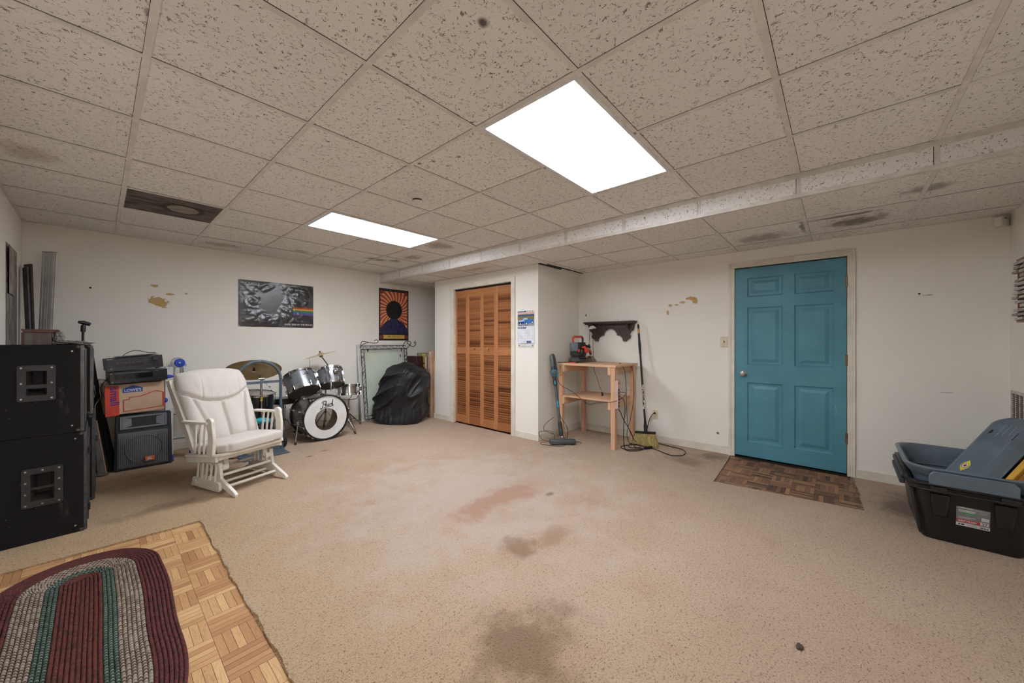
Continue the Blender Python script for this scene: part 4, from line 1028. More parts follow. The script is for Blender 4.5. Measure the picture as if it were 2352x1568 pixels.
cord('power_cord', 'thin black cord hanging in a long arc from the right end of the bench top',
     [(4.36, 1.872, .955), (4.40, 1.855, .90), (4.415, 1.85, .70), (4.40, 1.85, .50), (4.34, 1.86, .30), (4.27, 1.87, .16), (4.27, 1.85, .05), (4.34, 1.80, .008), (4.42, 1.76, .006), (4.44, 1.84, .006), (4.36, 1.88, .006)], .0032, lampo)
cord('power_cord', 'second thin black cord hanging beside the power strip into the floor coils',
     [(4.16, 1.872, .955), (4.18, 1.855, .88), (4.20, 1.85, .70), (4.215, 1.85, .50), (4.23, 1.85, .34), (4.28, 1.85, .20), (4.36, 1.83, .08), (4.40, 1.80, .01), (4.30, 1.80, .006), (4.24, 1.72, .006), (4.30, 1.67, .006), (4.40, 1.70, .006)], .0032, cleaner)
c = cord('lamp_cord', 'short black cord with loose plug dangling under the bench top', [(4.30, 2.33, .946), (4.29, 2.31, .86), (4.25, 2.25, .78), (4.22, 2.20, .68), (4.20, 2.165, .635)], .0028, lampo)
plug(c, (4.19, 2.145, .580), (.25, .40, .95), s=1.15)

# ------------------------------------------------------------------ cordless stick vacuum
M_VG = mat('vacuum grey', (88, 94, 96), .35, .3); M_VD = mat('vacuum dark', (44, 46, 48), .4); M_TEAL = mat('vacuum teal', (16, 138, 168), .3)
V0 = Vector((3.80, 2.475, 0)); V1 = Vector((3.880, 2.690, 1.075)); dv = (V1-V0).normalized(); at = lambda z: V0+(V1-V0)*(z/1.075)
vacu = r = thing('stick_vacuum', 'grey and teal cordless stick vacuum leaning against the closet wall', 'vacuum', tuple(V0)); q = lambda p: Vector(p)-V0
p = MB(); M = Matrix.Rotation(math.radians(-47.68), 4, 'Z')
p.prism([(-.155, -.04), (.150, -.04), (.160, -.02), (.160, .03), (.10, .045), (-.11, .045), (-.160, .02)], .014, .058, M); p.prism([(-.05, -.03), (.05, -.03), (.04, .04), (-.04, .04)], .058, .074, M); p.build('floor_head', M_VG, r, bevel=.008, seg=3)
p = MB(); p.box((-.150, -.046, .006), (.148, .04, .024), 0, M); p.build('brush_bar', M_VD, r, bevel=.006)
for s in (-.12, .12):
    p = MB(); p.cyl(M @ Vector((s-.012, -.03, .010)), M @ Vector((s+.012, -.03, .010)), .010, 14); p.build('wheel', M_BLK, r)
p = MB(); p.ball((-.002, .002, .085), .022); p.build('swivel_joint', M_STEEL, r)
p = MB(); p.tube([q(at(.095)), q(at(.12)), q(at(.25)), q(at(.27))], [.026, .027, .024, .019], 16); p.build('lower_coupling', M_VD, r)
p = MB(); p.tube([q(at(.26)), q(at(.70))], .0175, 16); p.build('tube', M_VG, r)
p = MB(); p.tube([q(at(.69)), q(at(.72)), q(at(.77)), q(at(.80))], [.0185, .025, .024, .022], 16); p.build('upper_coupling', M_VD, r)
front = Vector((-.739, -.673, 0))
for z, h in ((.165, .03), (.475, .05), (.735, .03)):
    c = q(at(z))+front*.014
    p = MB(); p.beam(c-dv*h*.8, c+dv*h*.8, .026, .022, front); p.build('release_button', M_TEAL, r, bevel=.006)
p = MB(); p.tube([q(at(.79)), q(at(.84)), q(at(.90)), q(at(.93))], [.026, .034, .030, .028], 16); c = q(at(.855))
p.cyl(c-front*.02, c+front*.05, .043, 28); p.build('motor_body', M_VD, r)
p = MB(); X = zto(c+front*.050, front); p.lathe([(.036, 0), (.0445, 0), (.0445, .009), (.037, .010), (.036, .002)], 32, X); p.build('dust_ring', M_TEAL, r)
p = MB(); p.lathe([(.036, .001), (.030, .004), (0, .006)], 28, X); p.build('filter_cap', M_VG, r)
p = MB(); p.tube([q(at(.90)), q(at(.95)), q(at(1.06)), q(at(1.075))], [.022, .026, .027, .022], 14); p.build('battery', M_VG, r)
rt = Vector((.673, -.739, 0)); p = MB(); p.tube(spline([q(at(1.07)), q(at(1.08))+rt*.022, q(at(1.03))+rt*.034, q(at(.93))+rt*.038, q(at(.87))+rt*.03], 6), .012, 12); p.build('grip', M_VD, r)
cord('charger_cord', 'thin black cord from the stick vacuum draped across the bench front to the power strip',
     [tuple(at(.88)+rt*.045+front*.02), (3.91, 2.63, .80), (3.95, 2.60, .70), (3.955, 2.50, .655), (3.955, 2.40, .61), (3.955, 2.30, .545), (3.955, 2.22, .50), (3.955, 2.19, .497), (3.955, 2.10, .525), (3.955, 2.0, .545), (3.975, 1.90, .56), (4.03, 1.83, .60), (4.06, 1.80, .635), (4.05, 1.795, .665), (4.02, 1.81, .670), (sx_+.002, sy_-.045, .672)], .0032, vacu)
cord('charger_cord', 'thin black cord hanging down the left bench leg behind the vacuum and coiling round its head',
     [tuple(at(.92)+rt*.05), (3.93, 2.64, .72), (3.935, 2.635, .58), (3.945, 2.62, .44), (3.95, 2.60, .30), (3.965, 2.53, .20), (3.965, 2.50, .12), (3.93, 2.49, .05), (3.895, 2.47, .009), (3.74, 2.42, .006), (3.655, 2.52, .006), (3.62, 2.66, .006), (3.69, 2.70, .008), (3.76, 2.64, .008), (3.86, 2.58, .006), (3.99, 2.44, .006), (4.0, 2.34, .006), (3.95, 2.31, .006)], .0030, vacu)
cord('charger_cord', 'thin black cord looped over the carpet behind the vacuum head',
     [(3.845, 2.63, .30), (3.76, 2.70, .22), (3.76, 2.72, .14), (3.83, 2.66, .12), (3.85, 2.62, .05), (3.80, 2.66, .012), (3.72, 2.71, .03), (3.68, 2.735, .09), (3.70, 2.735, .13), (3.78, 2.70, .12), (3.84, 2.64, .09)], .0030, vacu)

# ------------------------------------------------------------------ broom
M_BR1 = mat('broom straw', (196, 176, 116), .9, rgb2=(158, 136, 84), scale=60, stretch=(1, 1, .1)); M_TAPE = mat('masking tape', (190, 150, 92), .6)
t = NT('zebra sticker'); v = t.obj(); M_ZEB = t.done(t.mix(t.step(t.noise(v, 60, 2, .5, 1), .47, .53), L((232, 230, 228)), L((24, 24, 26))), .5)
B0 = Vector((4.47, 1.70, 0)); Bt = Vector((4.60, 1.868, 1.455))
r = thing('broom', 'angled straw broom with black handle leaning on the wall shelf', 'broom', tuple(B0)); hd = (Bt-Vector((4.468, 1.722, .165))).normalized(); hb = Vector((4.468, 1.722, .165))
q = lambda p: Vector(p)-B0; wd = Vector((.0, -1, 0))
st = MB(); random.seed(5)
L0, L1 = Vector((4.462, 1.838, .125)), Vector((4.462, 1.612, .150)); F0, F1 = Vector((4.43, 1.852, .004)), Vector((4.43, 1.560, .002))
for i in range(420):
    s = random.random(); e = (i % 7)/6-.5
    a = L0.lerp(L1, s)+Vector((e*.030, 0, 0)); b_ = F0.lerp(F1, min(1, max(0, s+random.uniform(-.02, .02))))+Vector((e*.085+random.uniform(-.006, .006), 0, 0)); b_.z = max(.001, b_.z+random.uniform(0, .008))
    m_ = a.lerp(b_, .5)+Vector((random.uniform(-.004, .004), random.uniform(-.004, .004), 0))
    st.tube([q(a), q(m_), q(b_)], [.0022, .0026, .0016], 4)
core = [q(L0+Vector((-.014, 0, 0))), q(L1+Vector((-.014, 0, 0))), q(F1+Vector((-.034, .006, .006))), q(F0+Vector((-.034, -.006, .006)))]
core2 = [q(L0+Vector((.014, 0, 0))), q(L1+Vector((.014, 0, 0))), q(F1+Vector((.034, .006, .006))), q(F0+Vector((.034, -.006, .006)))]
st.add(core+core2, [(0, 1, 2, 3), (7, 6, 5, 4), (0, 4, 5, 1), (1, 5, 6, 2), (2, 6, 7, 3), (3, 7, 4, 0)])
o = st.build('bristles', M_BR1, r); o['kind'] = 'stuff'
p = MB(); p.beam(q(L0+Vector((0, .006, .010))), q(L1+Vector((0, -.006, .010))), .044, .026); p.build('brush_block', M_BLK, r, bevel=.004)
p = MB(); p.tube([q(hb-hd*.01), q(hb+hd*.05), q(hb+hd*.09), q(hb+hd*.13)], [.021, .022, .016, .013], 14); p.build('socket', M_BLK, r)
Lh = (Bt-hb).length; hp = lambda f: q(hb+hd*(Lh*f))
p = MB(); p.tube([hp(.06), hp(.20)], .0125, 14); p.tube([hp(.42), hp(.74)], .0122, 14); p.build('handle', mat('black painted handle', (26, 26, 27), .35), r)
p = MB(); p.tube([hp(.195), hp(.43)], .0124, 14); p.build('handle_sticker', M_ZEB, r)
p = MB(); p.tube([hp(.72), hp(.73), hp(.80), hp(.84), hp(.85)], [.0125, .0155, .0165, .0145, .0125], 14); p.tube([hp(.85), hp(.925)], .0128, 14); p.build('grip', mat('black foam grip', (30, 30, 32), .55), r)
p = MB(); p.tube([hp(.92), hp(.965)], .0138, 14); p.build('tape_band', M_TAPE, r)
p = MB(); p.tube([hp(.962), hp(.995), hp(1.01)], [.0135, .013, .006], 14); p.build('end_cap', M_BLK, r)

# hex key on the parquet by the door
b = MB(); b.tube([(4.672, -.086, FZ+.004), (4.490, -.086, FZ+.004), (4.478, -.084, FZ+.004), (4.474, -.078, FZ+.004), (4.418, -.058, FZ+.004)], .0035, 6)
tag(b.build('hex_key', M_STEEL), 'small steel hex key lying on the parquet near the door hinge side', 'hex key')
# ------------------------------------------------------------------ glider rocking chair (local x right, y back, z up)
M_RW = mat('white painted wood', (232, 227, 216), .4, rgb2=(222, 215, 202), scale=9, bump=.00015, spec=.45)
t = NT('cream upholstery'); v = t.obj()
wv = t.noise(v, 420, 2); fold = t.noise(t.mapping(v, (7, 7, 7)), 1, 3)
col = t.mix(t.math('MULTIPLY', t.noise(v, 6, 4), .35), L((203, 197, 189)), L((188, 180, 170)))
t.bump(t.math('ADD', t.math('MULTIPLY', wv, .12), fold), .003); t.b.inputs['Sheen Weight'].default_value = .2
M_CUSH = t.done(col, .85, 0, .2)
M_SEAM = mat('seam piping', (196, 182, 164), .8)
r = thing('glider_chair', 'white wooden glider rocking chair with cream cushions, beside the parquet', 'rocking chair', (.862, 3.927, 0), math.radians(18))
HW = .215
# --- base: two arched feet, outer planks, spindles, stretchers
for s in (-1, 1):
    X = frame((s*HW, 0, 0), (0, 1, 0), (0, 0, 1))             # profile x=back, y=up, extruded along local x
    p = MB(); foot = [(-.305, 0), (-.285, 0), (-.14, .048), (.14, .048), (.295, 0), (.315, 0), (.318, .022), (.300, .036), (.12, .125), (-.10, .125), (-.285, .042), (-.308, .022)]
    p.prism(foot, -.013, .013, X); p.build('foot', M_RW, r, bevel=.004)
    p = MB(); pl = [(-.125, .030), (-.11, .016), (.25, .016), (.268, .030), (.268, .080), (.252, .094), (-.11, .094), (-.125, .080)]
    p.prism(pl, .018*s-.012, .018*s+.012, X); p.build('side_plank', M_RW, r, bevel=.004)
    p = MB(); po = [(-.118, .08), (-.075, .08), (-.045, .228), (-.055, .248), (-.080, .248), (-.092, .235)]
    p.prism(po, -.030*s-.012+.03*s, -.030*s+.012+.03*s, X); p.build('post', M_RW, r, bevel=.003)
    p = MB(); p.prism([(.15, .08), (.19, .08), (.185, .248), (.15, .248)], -.012, .012, X); p.build('post', M_RW, r, bevel=.003)
    for k in range(5):
        b = -.045+.063*k; p = MB(); p.tube([(s*(HW+.018), b, .088), (s*(HW+.012), b-.012, .235)], [.0095, .0095], 12); p.build('spindle', M_RW, r)
    p = MB(); p.beam((s*HW, -.085, .235), (s*HW, .235, .235), .034, .030); p.build('top_rail', M_RW, r, bevel=.003)
    # swing arm with round pivot bosses
    for b in (-.075, .17):
        p = MB(); p.cyl((s*(HW-.012), b, .20), (s*(HW-.059), b, .20), .027, 24); p.beam((s*(HW-.052), b, .20), (s*(HW-.052), b+.01, .275), .014, .036, (1, 0, 0)); p.build('swing_link', M_RW, r, bevel=.002)
    p = MB(); p.cyl((s*(HW+.012), .225, .05), (s*(HW+.036), .225, .05), .028, 22); p.build('boss', M_RW, r)
for b, z, rr in ((-.155, .058, .012), (-.02, .058, .012), (-.085, .140, .012), (.165, .140, .012)):
    p = MB(); p.tube([(-HW, b, z), (HW, b, z)], rr, 14); p.build('stretcher', M_RW, r)
# --- seat frame, tilted back
TL = Matrix.Translation((0, .05, .284)) @ Matrix.Rotation(math.radians(-7), 4, 'X')
SW = .288
p = MB()
deck = [(-SW, .24), (-SW, -.20), (-SW+.03, -.245), (-.16, -.275), (0, -.285), (.16, -.275), (SW-.03, -.245), (SW, -.20), (SW, .24)]
p.prism(deck, .012, .034, TL); p.build('seat_board', M_RW, r, bevel=.004)
p = MB()
for s in (-1, 1): p.box((min(s*SW*.97, s*(SW*.97-.022)), -.19, -.034), (max(s*SW*.97, s*(SW*.97-.022)), .24, .012), 0, TL)
p.box((-SW*.9, -.205, -.022), (SW*.9, -.185, .012), 0, TL); p.build('apron', M_RW, r, bevel=.003)
# --- arms: S shaped front post, armrest, spindles
BT0 = TL @ Vector((0, .215, .03)); bd = Vector((0, .405, .90)).normalized()     # recline of the back
for s in (-1, 1):
    X = frame((s*(SW-.004), 0, 0), (0, 1, 0), (0, 0, 1))
    z0 = (TL @ Vector((0, -.16, .034))).z
    pf = [(-.175, z0), (-.105, z0-.004), (-.100, z0+.05), (-.112, z0+.12), (-.110, z0+.18), (-.094, z0+.225), (-.088, z0+.262), (-.098, z0+.292), (-.122, z0+.302), (-.150, z0+.296),
          (-.166, z0+.276), (-.168, z0+.245), (-.178, z0+.20), (-.186, z0+.14), (-.184, z0+.08), (-.178, z0+.03)]
    pf = [(b+.05, z-.012) for b, z in spline_2d(pf)]
    p = MB(); p.prism(pf, -.013, .013, X); p.build('arm_post', M_RW, r, bevel=.004)
    z1 = z0+.250
    p = MB(); p.beam((s*(SW-.004), -.065, z1), (s*(SW+.006), .285, z1-.018), .050, .020); p.build('armrest', M_RW, r, bevel=.005)
    for b in (-.005, .06, .125):
        p = MB(); p.tube([(s*(SW-.012), b+.03, z0-.02+.03*(b+.1)*-.5), (s*(SW-.004), b, z1-.008)], [.0095, .0095], 12); p.build('arm_spindle', M_RW, r)
    # back rail, curved outwards at the top
    pts = []
    for i in range(15):
        f = i/14; c = Vector((0, .175+.315*f+.03*f*f, .28+.622*f)); pts.append(c)
    prof_f = [(c.y-.020-.016*math.sin(PI*f_), c.z) for f_, c in zip([i/14 for i in range(15)], pts)]; prof_b = [(c.y+.022+.030*math.sin(PI*f_*.9), c.z) for f_, c in zip([i/14 for i in range(15)], pts)]
    prof_f[-1] = (prof_f[-1][0]-.010, prof_f[-1][1]+.012)
    p = MB(); p.prism(prof_f+prof_b[::-1], -.014, .014, frame((s*(SW-.040), 0, 0), (0, 1, 0), (s*.05, 0, 1))); p.build('back_rail', M_RW, r, bevel=.004)
p = MB()
for i in range(24): pass
top = [(-SW+.01, .0), (SW-.01, .0)]
p.grid(25, 5, lambda u, v: Vector(((u-.5)*2*(SW-.004), .494+.020*math.sin(PI*u)+.0, .845+.062*v+.030*math.sin(PI*u)))); p.build('crest_rail', M_RW, r, solid=.022, normals=False)
for k in range(5):
    x = -.2+.1*k; p = MB(); p.tube([(x, .20, .30), (x, .498+.01*math.cos(x*5), .86)], .010, 10); p.build('back_slat', M_RW, r)
# --- seat cushion: puffy box with folds
SB = Matrix.Translation((0, .02, .321)) @ Matrix.Rotation(math.radians(-6), 4, 'X')
def superbox(u, v, hx, hy, hz, e):
    a = 2*PI*u; b = PI*(v-.5); f = lambda c: math.copysign(abs(c)**e, c)
    return Vector((hx*f(math.cos(b))*f(math.cos(a)), hy*f(math.cos(b))*f(math.sin(a)), hz*f(math.sin(b))))
def seat_fn(u, v):
    P_ = superbox(u, v, .268, .262, .052, .38)
    P_.z *= 1-.25*(abs(P_.x)/.30)**3*.6
    k = noise.noise(Vector((P_.x*9, P_.y*9, P_.z*9)))*.004; P_ += Vector((0, 0, k))
    if P_.y < -.1: P_.y += -.012*(1-(P_.x/.3)**2)
    w = abs(P_.x+.222); 
    if P_.y < -.20: P_.y += .009*math.exp(-(w/.010)**2); 
    P_.z += .045+.006*math.sin(P_.x*5)
    return SB @ P_
p = MB(); p.grid(120, 26, seat_fn, cu=True); sc_ = p.build('seat_cushion', M_CUSH, r, sharp=75)
p = MB(); p.tube([seat_fn(i/96, .46)*1.0 for i in range(96)], .0032, 6, closed=True); p.build('piping', M_SEAM, sc_)
# --- back cushion: head roll over four channels
A0 = Vector((0, .165, .374)); AX = Vector((0, .325, .585)); AN = Vector((0, -AX.z, AX.y)).normalized(); Hh = AX.length
def seam_v(x):
    return .545+.20*(abs(x)/.30)**2.2                          # lower edge of the head roll sags in the middle
def back_fn(side):
    def fn(u, v):
        x = (u-.5)*2; hw = .268+.022*v-(0 if v > .42 else .030*(1-v/.42))
        hw *= (1-.08*max(0, v-.82)/.18)
        xx = x*hw
        d = .052*(1-abs(x)**7)**.5*(1-abs(2*v-1)**9)**.5
        if side > 0:
            sv = seam_v(xx); g = 0
            d += .030*math.exp(-((v-.80)/.17)**2)*(1-abs(x)**4)
            g += .034*math.exp(-((v-sv)/.020)**2)
            if v < sv:
                for sx, bow in ((-.150, .07), (0.0, 0), (.150, -.07)):
                    cxs = sx-bow*(v/sv)**2*(1 if sx else 0)
                    g += .024*math.exp(-((xx-cxs)/.013)**2)*min(1, (sv-v)*14+.2)
                d += .012*math.cos(xx*2*PI/.15)*-.6*min(1, (sv-v)*6)
            else:
                for sx in (-.14, .17): g += .012*math.exp(-((xx-sx-.03*(v-sv))/.007)**2)*max(0, 1-(v-sv)*3.2)
            d -= min(g, d*.8)
            d += .0035*noise.noise(Vector((xx*16, v*6, 2)))+.0022*noise.noise(Vector((xx*45, v*9, 5)))*math.exp(-((v-sv-.05)/.06)**2)
        else: d = -.030*(1-abs(x)**7)**.5*(1-abs(2*v-1)**9)**.5
        arch = .030*(1-x*x)*max(0, v-.6)/.4
        return A0+AX*v+Vector((xx, 0, arch))+AN*d+Vector((0, -.0, 0))
    return fn
p = MB(); p.grid(110, 84, back_fn(1)); n0 = len(p.v); p.grid(110, 84, back_fn(-1)); p.build('back_cushion', M_CUSH, r, sharp=75)
# ------------------------------------------------------------------ big speaker cabinets by the left wall
t = NT('black cabinet carpet'); v = t.obj()
n = t.noise(v, 260, 3); d_ = t.noise(t.mapping(v, (5, 5, 3)), 1, 6, .7, 1.2)
col = t.mix(t.step(d_, .60, .80), L((27, 26, 27)), L((66, 63, 62)))
sp = t.n('TexVoronoi', feature='F1'); t.link(v, sp.inputs['Vector']); sp.inputs['Scale'].default_value = 22
col = t.mix(t.math('MULTIPLY', t.math('SUBTRACT', 1, t.step(sp.outputs['Distance'], .03, .07)), .5), col, L((150, 146, 142)))
t.bump(n, .002); M_CAB = t.done(col, .85, 0, .25)
M_CAB2 = mat('black vinyl edge', (46, 46, 48), .5, rgb2=(70, 69, 68), scale=30, bump=.0006, bscale=200)
M_EDGEG = mat('scuffed grey edge', (104, 102, 99), .5, rgb2=(62, 61, 60), scale=22, stretch=(1, 1, .25)); M_HND = mat('handle plate black', (50, 50, 52), .5, rgb2=(42, 42, 44), scale=30); M_RIV = mat('rivet steel', (198, 196, 192), .3, .9); M_CUP = mat('handle cup', (34, 33, 34), .7, rgb2=(60, 56, 50), scale=12)
def cabinet(label, z0, z1, y0, y1, x1, cup, two):
    x0 = XL+.012
    r = thing('speaker_cabinet', label, 'speaker', (x0, y0, z0), group='big black speaker cabinets'); W, D, H = x1-x0, y1-y0, z1-z0
    # box with a handle hole in the -y face, built as a frame of faces
    hx0, hx1, hz0, hz1 = cup
    p = MB(); xs = [0, hx0, hx1, W]; zs_ = [0, hz0, hz1, H]
    for i in range(3):
        for j in range(3):
            if (i, j) != (1, 1): p.add([(xs[i], 0, zs_[j]), (xs[i+1], 0, zs_[j]), (xs[i+1], 0, zs_[j+1]), (xs[i], 0, zs_[j+1])], [(0, 1, 2, 3)])
    p.add([(0, 0, 0), (W, 0, 0), (W, D, 0), (0, D, 0), (0, 0, H), (W, 0, H), (W, D, H), (0, D, H)], [(0, 3, 2, 1), (4, 5, 6, 7), (1, 2, 6, 5), (2, 3, 7, 6), (3, 0, 4, 7)])
    bmv = p.build('body', M_CAB, r, normals=True)
    # recessed cup and plate
    p = MB(); c = [(hx0, 0, hz0), (hx1, 0, hz0), (hx1, 0, hz1), (hx0, 0, hz1), (hx0+.02, .085, hz0+.03), (hx1-.02, .085, hz0+.03), (hx1-.02, .085, hz1-.01), (hx0+.02, .085, hz1-.01)]
    p.add(c, [(0, 4, 5, 1), (1, 5, 6, 2), (2, 6, 7, 3), (3, 7, 4, 0), (4, 7, 6, 5)]); cupo = p.build('handle_cup', M_CUP, r, normals=False)
    p = MB(); e = .036; Mh = frame(((hx0+hx1)/2, -.005, (hz0+hz1)/2), (1, 0, 0), (0, 0, 1)); hw_, hh_ = (hx1-hx0)/2, (hz1-hz0)/2
    p.ring(rrect(hw_+e, hh_+e, .012, 4), rrect(hw_, hh_, .006, 4), -.006, 0, Mh)
    zb = hz0+(hz1-hz0)*(.36 if two else .46); p.box((hx0-.002, -.004 if two else .006, zb-(.012 if two else .008)), (hx1+.002, .016, zb+(.012 if two else .008)))
    hp_ = p.build('handle_plate', M_HND, r, bevel=.002)
    p = MB(); nx = 2 if two else 3
    for i in range(nx):
        for j in range(3 if two else 4):
            if not (i == 0 or i == nx-1 or j == 0 or j == (2 if two else 3)): continue
            px, pz_ = hx0-e*.55+(hx1-hx0+e*1.1)*i/(nx-1), hz0-e*.55+(hz1-hz0+e*1.1)*j/(2 if two else 3)
            p.lathe([(0, .003), (.004, .0025), (.0055, 0)], 10, zto((px, -.005, pz_), (0, -1, 0)))
    p.build('rivet', M_RIV, hp_)
    # edge trim, corner protectors, feet
    p = MB(); p.prism([(0, 0)]+[(.022*math.sin(math.radians(a_)), .022-.022*math.cos(math.radians(a_))) for a_ in range(0, 91, 15)]+[(0, .022)], .004, H-.004, Matrix.Translation((W-.006, 0, 0))); p.build('edge_trim', M_EDGEG if two else M_CAB2, r)
    p = MB()
    for zz in (.012, H-.012):
        for yy_ in (.012, D-.012): p.ball((W-.010, yy_, zz), (.016, .016, .016), 0, 10)
    p.build('corner', mat('worn corner', (70, 69, 68), .5), r)
    p = MB()
    for (px, pz_) in ((W-.036, H-.04), (W-.036, .045)): p.lathe([(0, .003), (.004, .0025), (.0055, 0)], 10, zto((px, -.0005, pz_), (0, -1, 0)))
    p.build('rivet', M_RIV, r)
    # front: baffle lip and perforated grille facing the room
    p = MB(); p.box((W, .016, .02), (W+.012, D-.016, H-.02)); p.build('baffle', M_CAB2, r, bevel=.003)
    return r, W, D, H
t = NT('perforated steel grille'); v = t.obj()
vo = t.n('TexVoronoi', feature='F1', distance='EUCLIDEAN'); t.link(t.mapping(v, (105, 105, 105)), vo.inputs['Vector']); vo.inputs['Scale'].default_value = 1; vo.inputs['Randomness'].default_value = 0
hole = t.math('SUBTRACT', 1, t.step(vo.outputs['Distance'], .28, .36)); t.bump(hole, -.002)
M_GRL = t.done(t.mix(hole, L((66, 66, 67)), L((12, 12, 12))), .5, .3)
HZ = .655
r, W, D, H = cabinet('large black carpeted speaker cabinet at the bottom of the stack by the left wall', 0, HZ, 3.700, 4.33, -.062, (.188, .282, .256, .426), False)
p = MB(); p.box((W+.012, .05, .05), (W+.022, D-.05, H-.06)); p.build('grille', M_GRL, r, bevel=.003)
for z in (.12, .50):
    p = MB(); p.box((W+.010, .03, z), (W+.030, .055, z+.045)); p.build('clamp', M_BLK, r, bevel=.003)
r, W, D, H = cabinet('black speaker cabinet carrying the wood box, on top of the front stack', HZ+.003, 1.228, 3.700, 4.35, -.076, (.172, .252, .258, .410), True)
p = MB(); p.box((W+.012, .04, .03), (W+.020, D-.04, H-.03)); p.build('grille', M_GRL, r, bevel=.003)
r, W, D, H = cabinet('third black speaker cabinet on the floor behind the front stack', 0, .672, 4.36, 4.95, -.030, (.16, .28, .26, .42), False)
p = MB(); p.box((W+.012, .05, .05), (W+.020, D-.05, H-.06)); p.build('grille', M_GRL, r, bevel=.003)
p = MB(); p.box((W+.010, .10, .44), (W+.030, .125, .49)); p.build('clamp', M_BLK, r, bevel=.003)
r, W, D, H = cabinet('fourth black speaker cabinet stacked behind the front stack', .675, 1.222, 4.38, 4.95, -.040, (.16, .28, .22, .36), True)
p = MB(); p.box((W+.012, .04, .03), (W+.018, D-.04, H-.03)); p.build('grille', M_GRL, r, bevel=.003)

# on top of the front stack
ZT = 1.2285
M_GRN = wood('grey washed woodgrain', (120, 108, 100), (96, 86, 80), (80, 70, 66), 2, 3, .5); M_MAH = wood('red brown veneer', (104, 62, 46), (84, 46, 34), (66, 36, 28), 1, 3, .4)
r = thing('wooden_box', 'small wood grain box with dark lid on top of the speaker stack', 'box', (-.325, 3.93, ZT))
p = MB(); p.box((0, .0, 0), (.118, .17, .088)); p.build('body', M_GRN, r, bevel=.002)
p = MB(); p.prism([(-.012, .104), (.146, .104), (.128, .084), (.118, .080), (0, .084), (-.006, .090)], 0, .19, Matrix.Translation((0, .18, 0)) @ Matrix.Rotation(PI/2, 4, 'X')); p.build('lid', M_MAH, r, bevel=.002)
p = MB(); p.box((-.010, -.002, 0), (0, .17, .084)); p.build('side_trim', M_MAH, r, bevel=.001)
t = NT('crumpled film'); v = t.obj(); nn = t.noise(v, 60, 5, .7, 1.5); t.bump(nn, .02); M_FILM = t.done(t.mix(t.step(nn, .4, .6), L((196, 196, 192)), L((112, 112, 108))), .25, .35)
def crumple(c, r_, seed, amp=.35, n1=34, n2=20):
    def fn(u, v):
        a, b = 2*PI*u, PI*(v-.5); d = Vector((math.cos(b)*math.cos(a), math.cos(b)*math.sin(a), math.sin(b)))
        k = 1+amp*noise.noise(d*2.3+Vector((seed, 0, 0)))+amp*.8*abs(noise.noise(d*5.1+Vector((0, seed, 0))))
        p_ = Vector((c[0]+d.x*r_[0]*k, c[1]+d.y*r_[1]*k, c[2]+d.z*r_[2]*k)); p_.z = max(p_.z, c[2]-r_[2]*.98); return p_
    b = MB(); b.grid(n1, n2, fn, cu=True); return b
tag(crumple((-.180, 3.955, ZT+.045), (.024, .05, .046), 3).build('foil_wrap', M_FILM, sharp=50), 'upright piece of silvery wrap beside the wood box on the speaker stack', 'wrapping')
tag(crumple((-.118, 3.93, ZT+.013), (.075, .06, .0135), 9, .5).build('plastic_film', M_FILM, sharp=50), 'flat crumpled clear plastic film at the right edge of the speaker stack top', 'wrapping')
b = MB(); b.box((-.098, 3.97, ZT), (-.062, 4.01, ZT+.022)); tag(b.build('cardboard_piece', mat('cardboard bit', (158, 118, 78), .8), bevel=.002), 'small brown cardboard piece on the speaker stack beside the plastic film', 'cardboard')

# boards in the corner
def board(name, label, p0, p1, w, th, m_, wdir, cat='board'):
    b = MB(); d = (Vector(p1)-Vector(p0)).normalized(); b.beam(p0, p1, w, th, Vector(wdir).cross(d)); return tag(b.build(name, m_, bevel=.002), label, cat)
t = NT('white ribbed board'); v = t.obj(); sx = t.n('SeparateXYZ', i_0=v)
M_WB = mat('white moulding', (206, 206, 204), .45, rgb2=(186, 186, 184), scale=6)
r = thing('moulding_board', 'white ribbed moulding board leaning in the left corner', 'board', (-.36, 5.40, 0))
dlean = Vector((-.085, .185, 2.075)).normalized(); Mb = frame((0, 0, 0), (.80, -.60, .0), dlean)
p = MB(); p.box((-.055, 0, -.006), (.055, 2.09, .006), 0, Mb)
for x, w_ in ((-.040, .010), (-.012, .004), (.006, .004), (.035, .018)): p.box((x-w_/2, .002, .006), (x+w_/2, 2.088, .0105), 0, Mb)
p.build('plank', M_WB, r, bevel=.0015)
p = MB(); p.box((-.056, 2.0905, -.007), (.056, 2.094, .007), 0, Mb); p.build('raw_end', mat('raw end', (120, 92, 72), .7), r)
board('plank', 'dark brown plank leaning behind the white moulding board', (-.385, 5.46, 0), (-.435, 5.585, 1.97), .07, .018, M_DKW, (.6, -.8, 0))
board('framed_panel', 'black framed panel leaning in the left corner beside the wall poster', (-.375, 5.34, 0), (-.445, 5.50, 1.93), .09, .012, mat('black panel', (34, 32, 34), .4, rgb2=(58, 60, 66), scale=9, hi=.6), (.35, -.94, 0), 'panel')
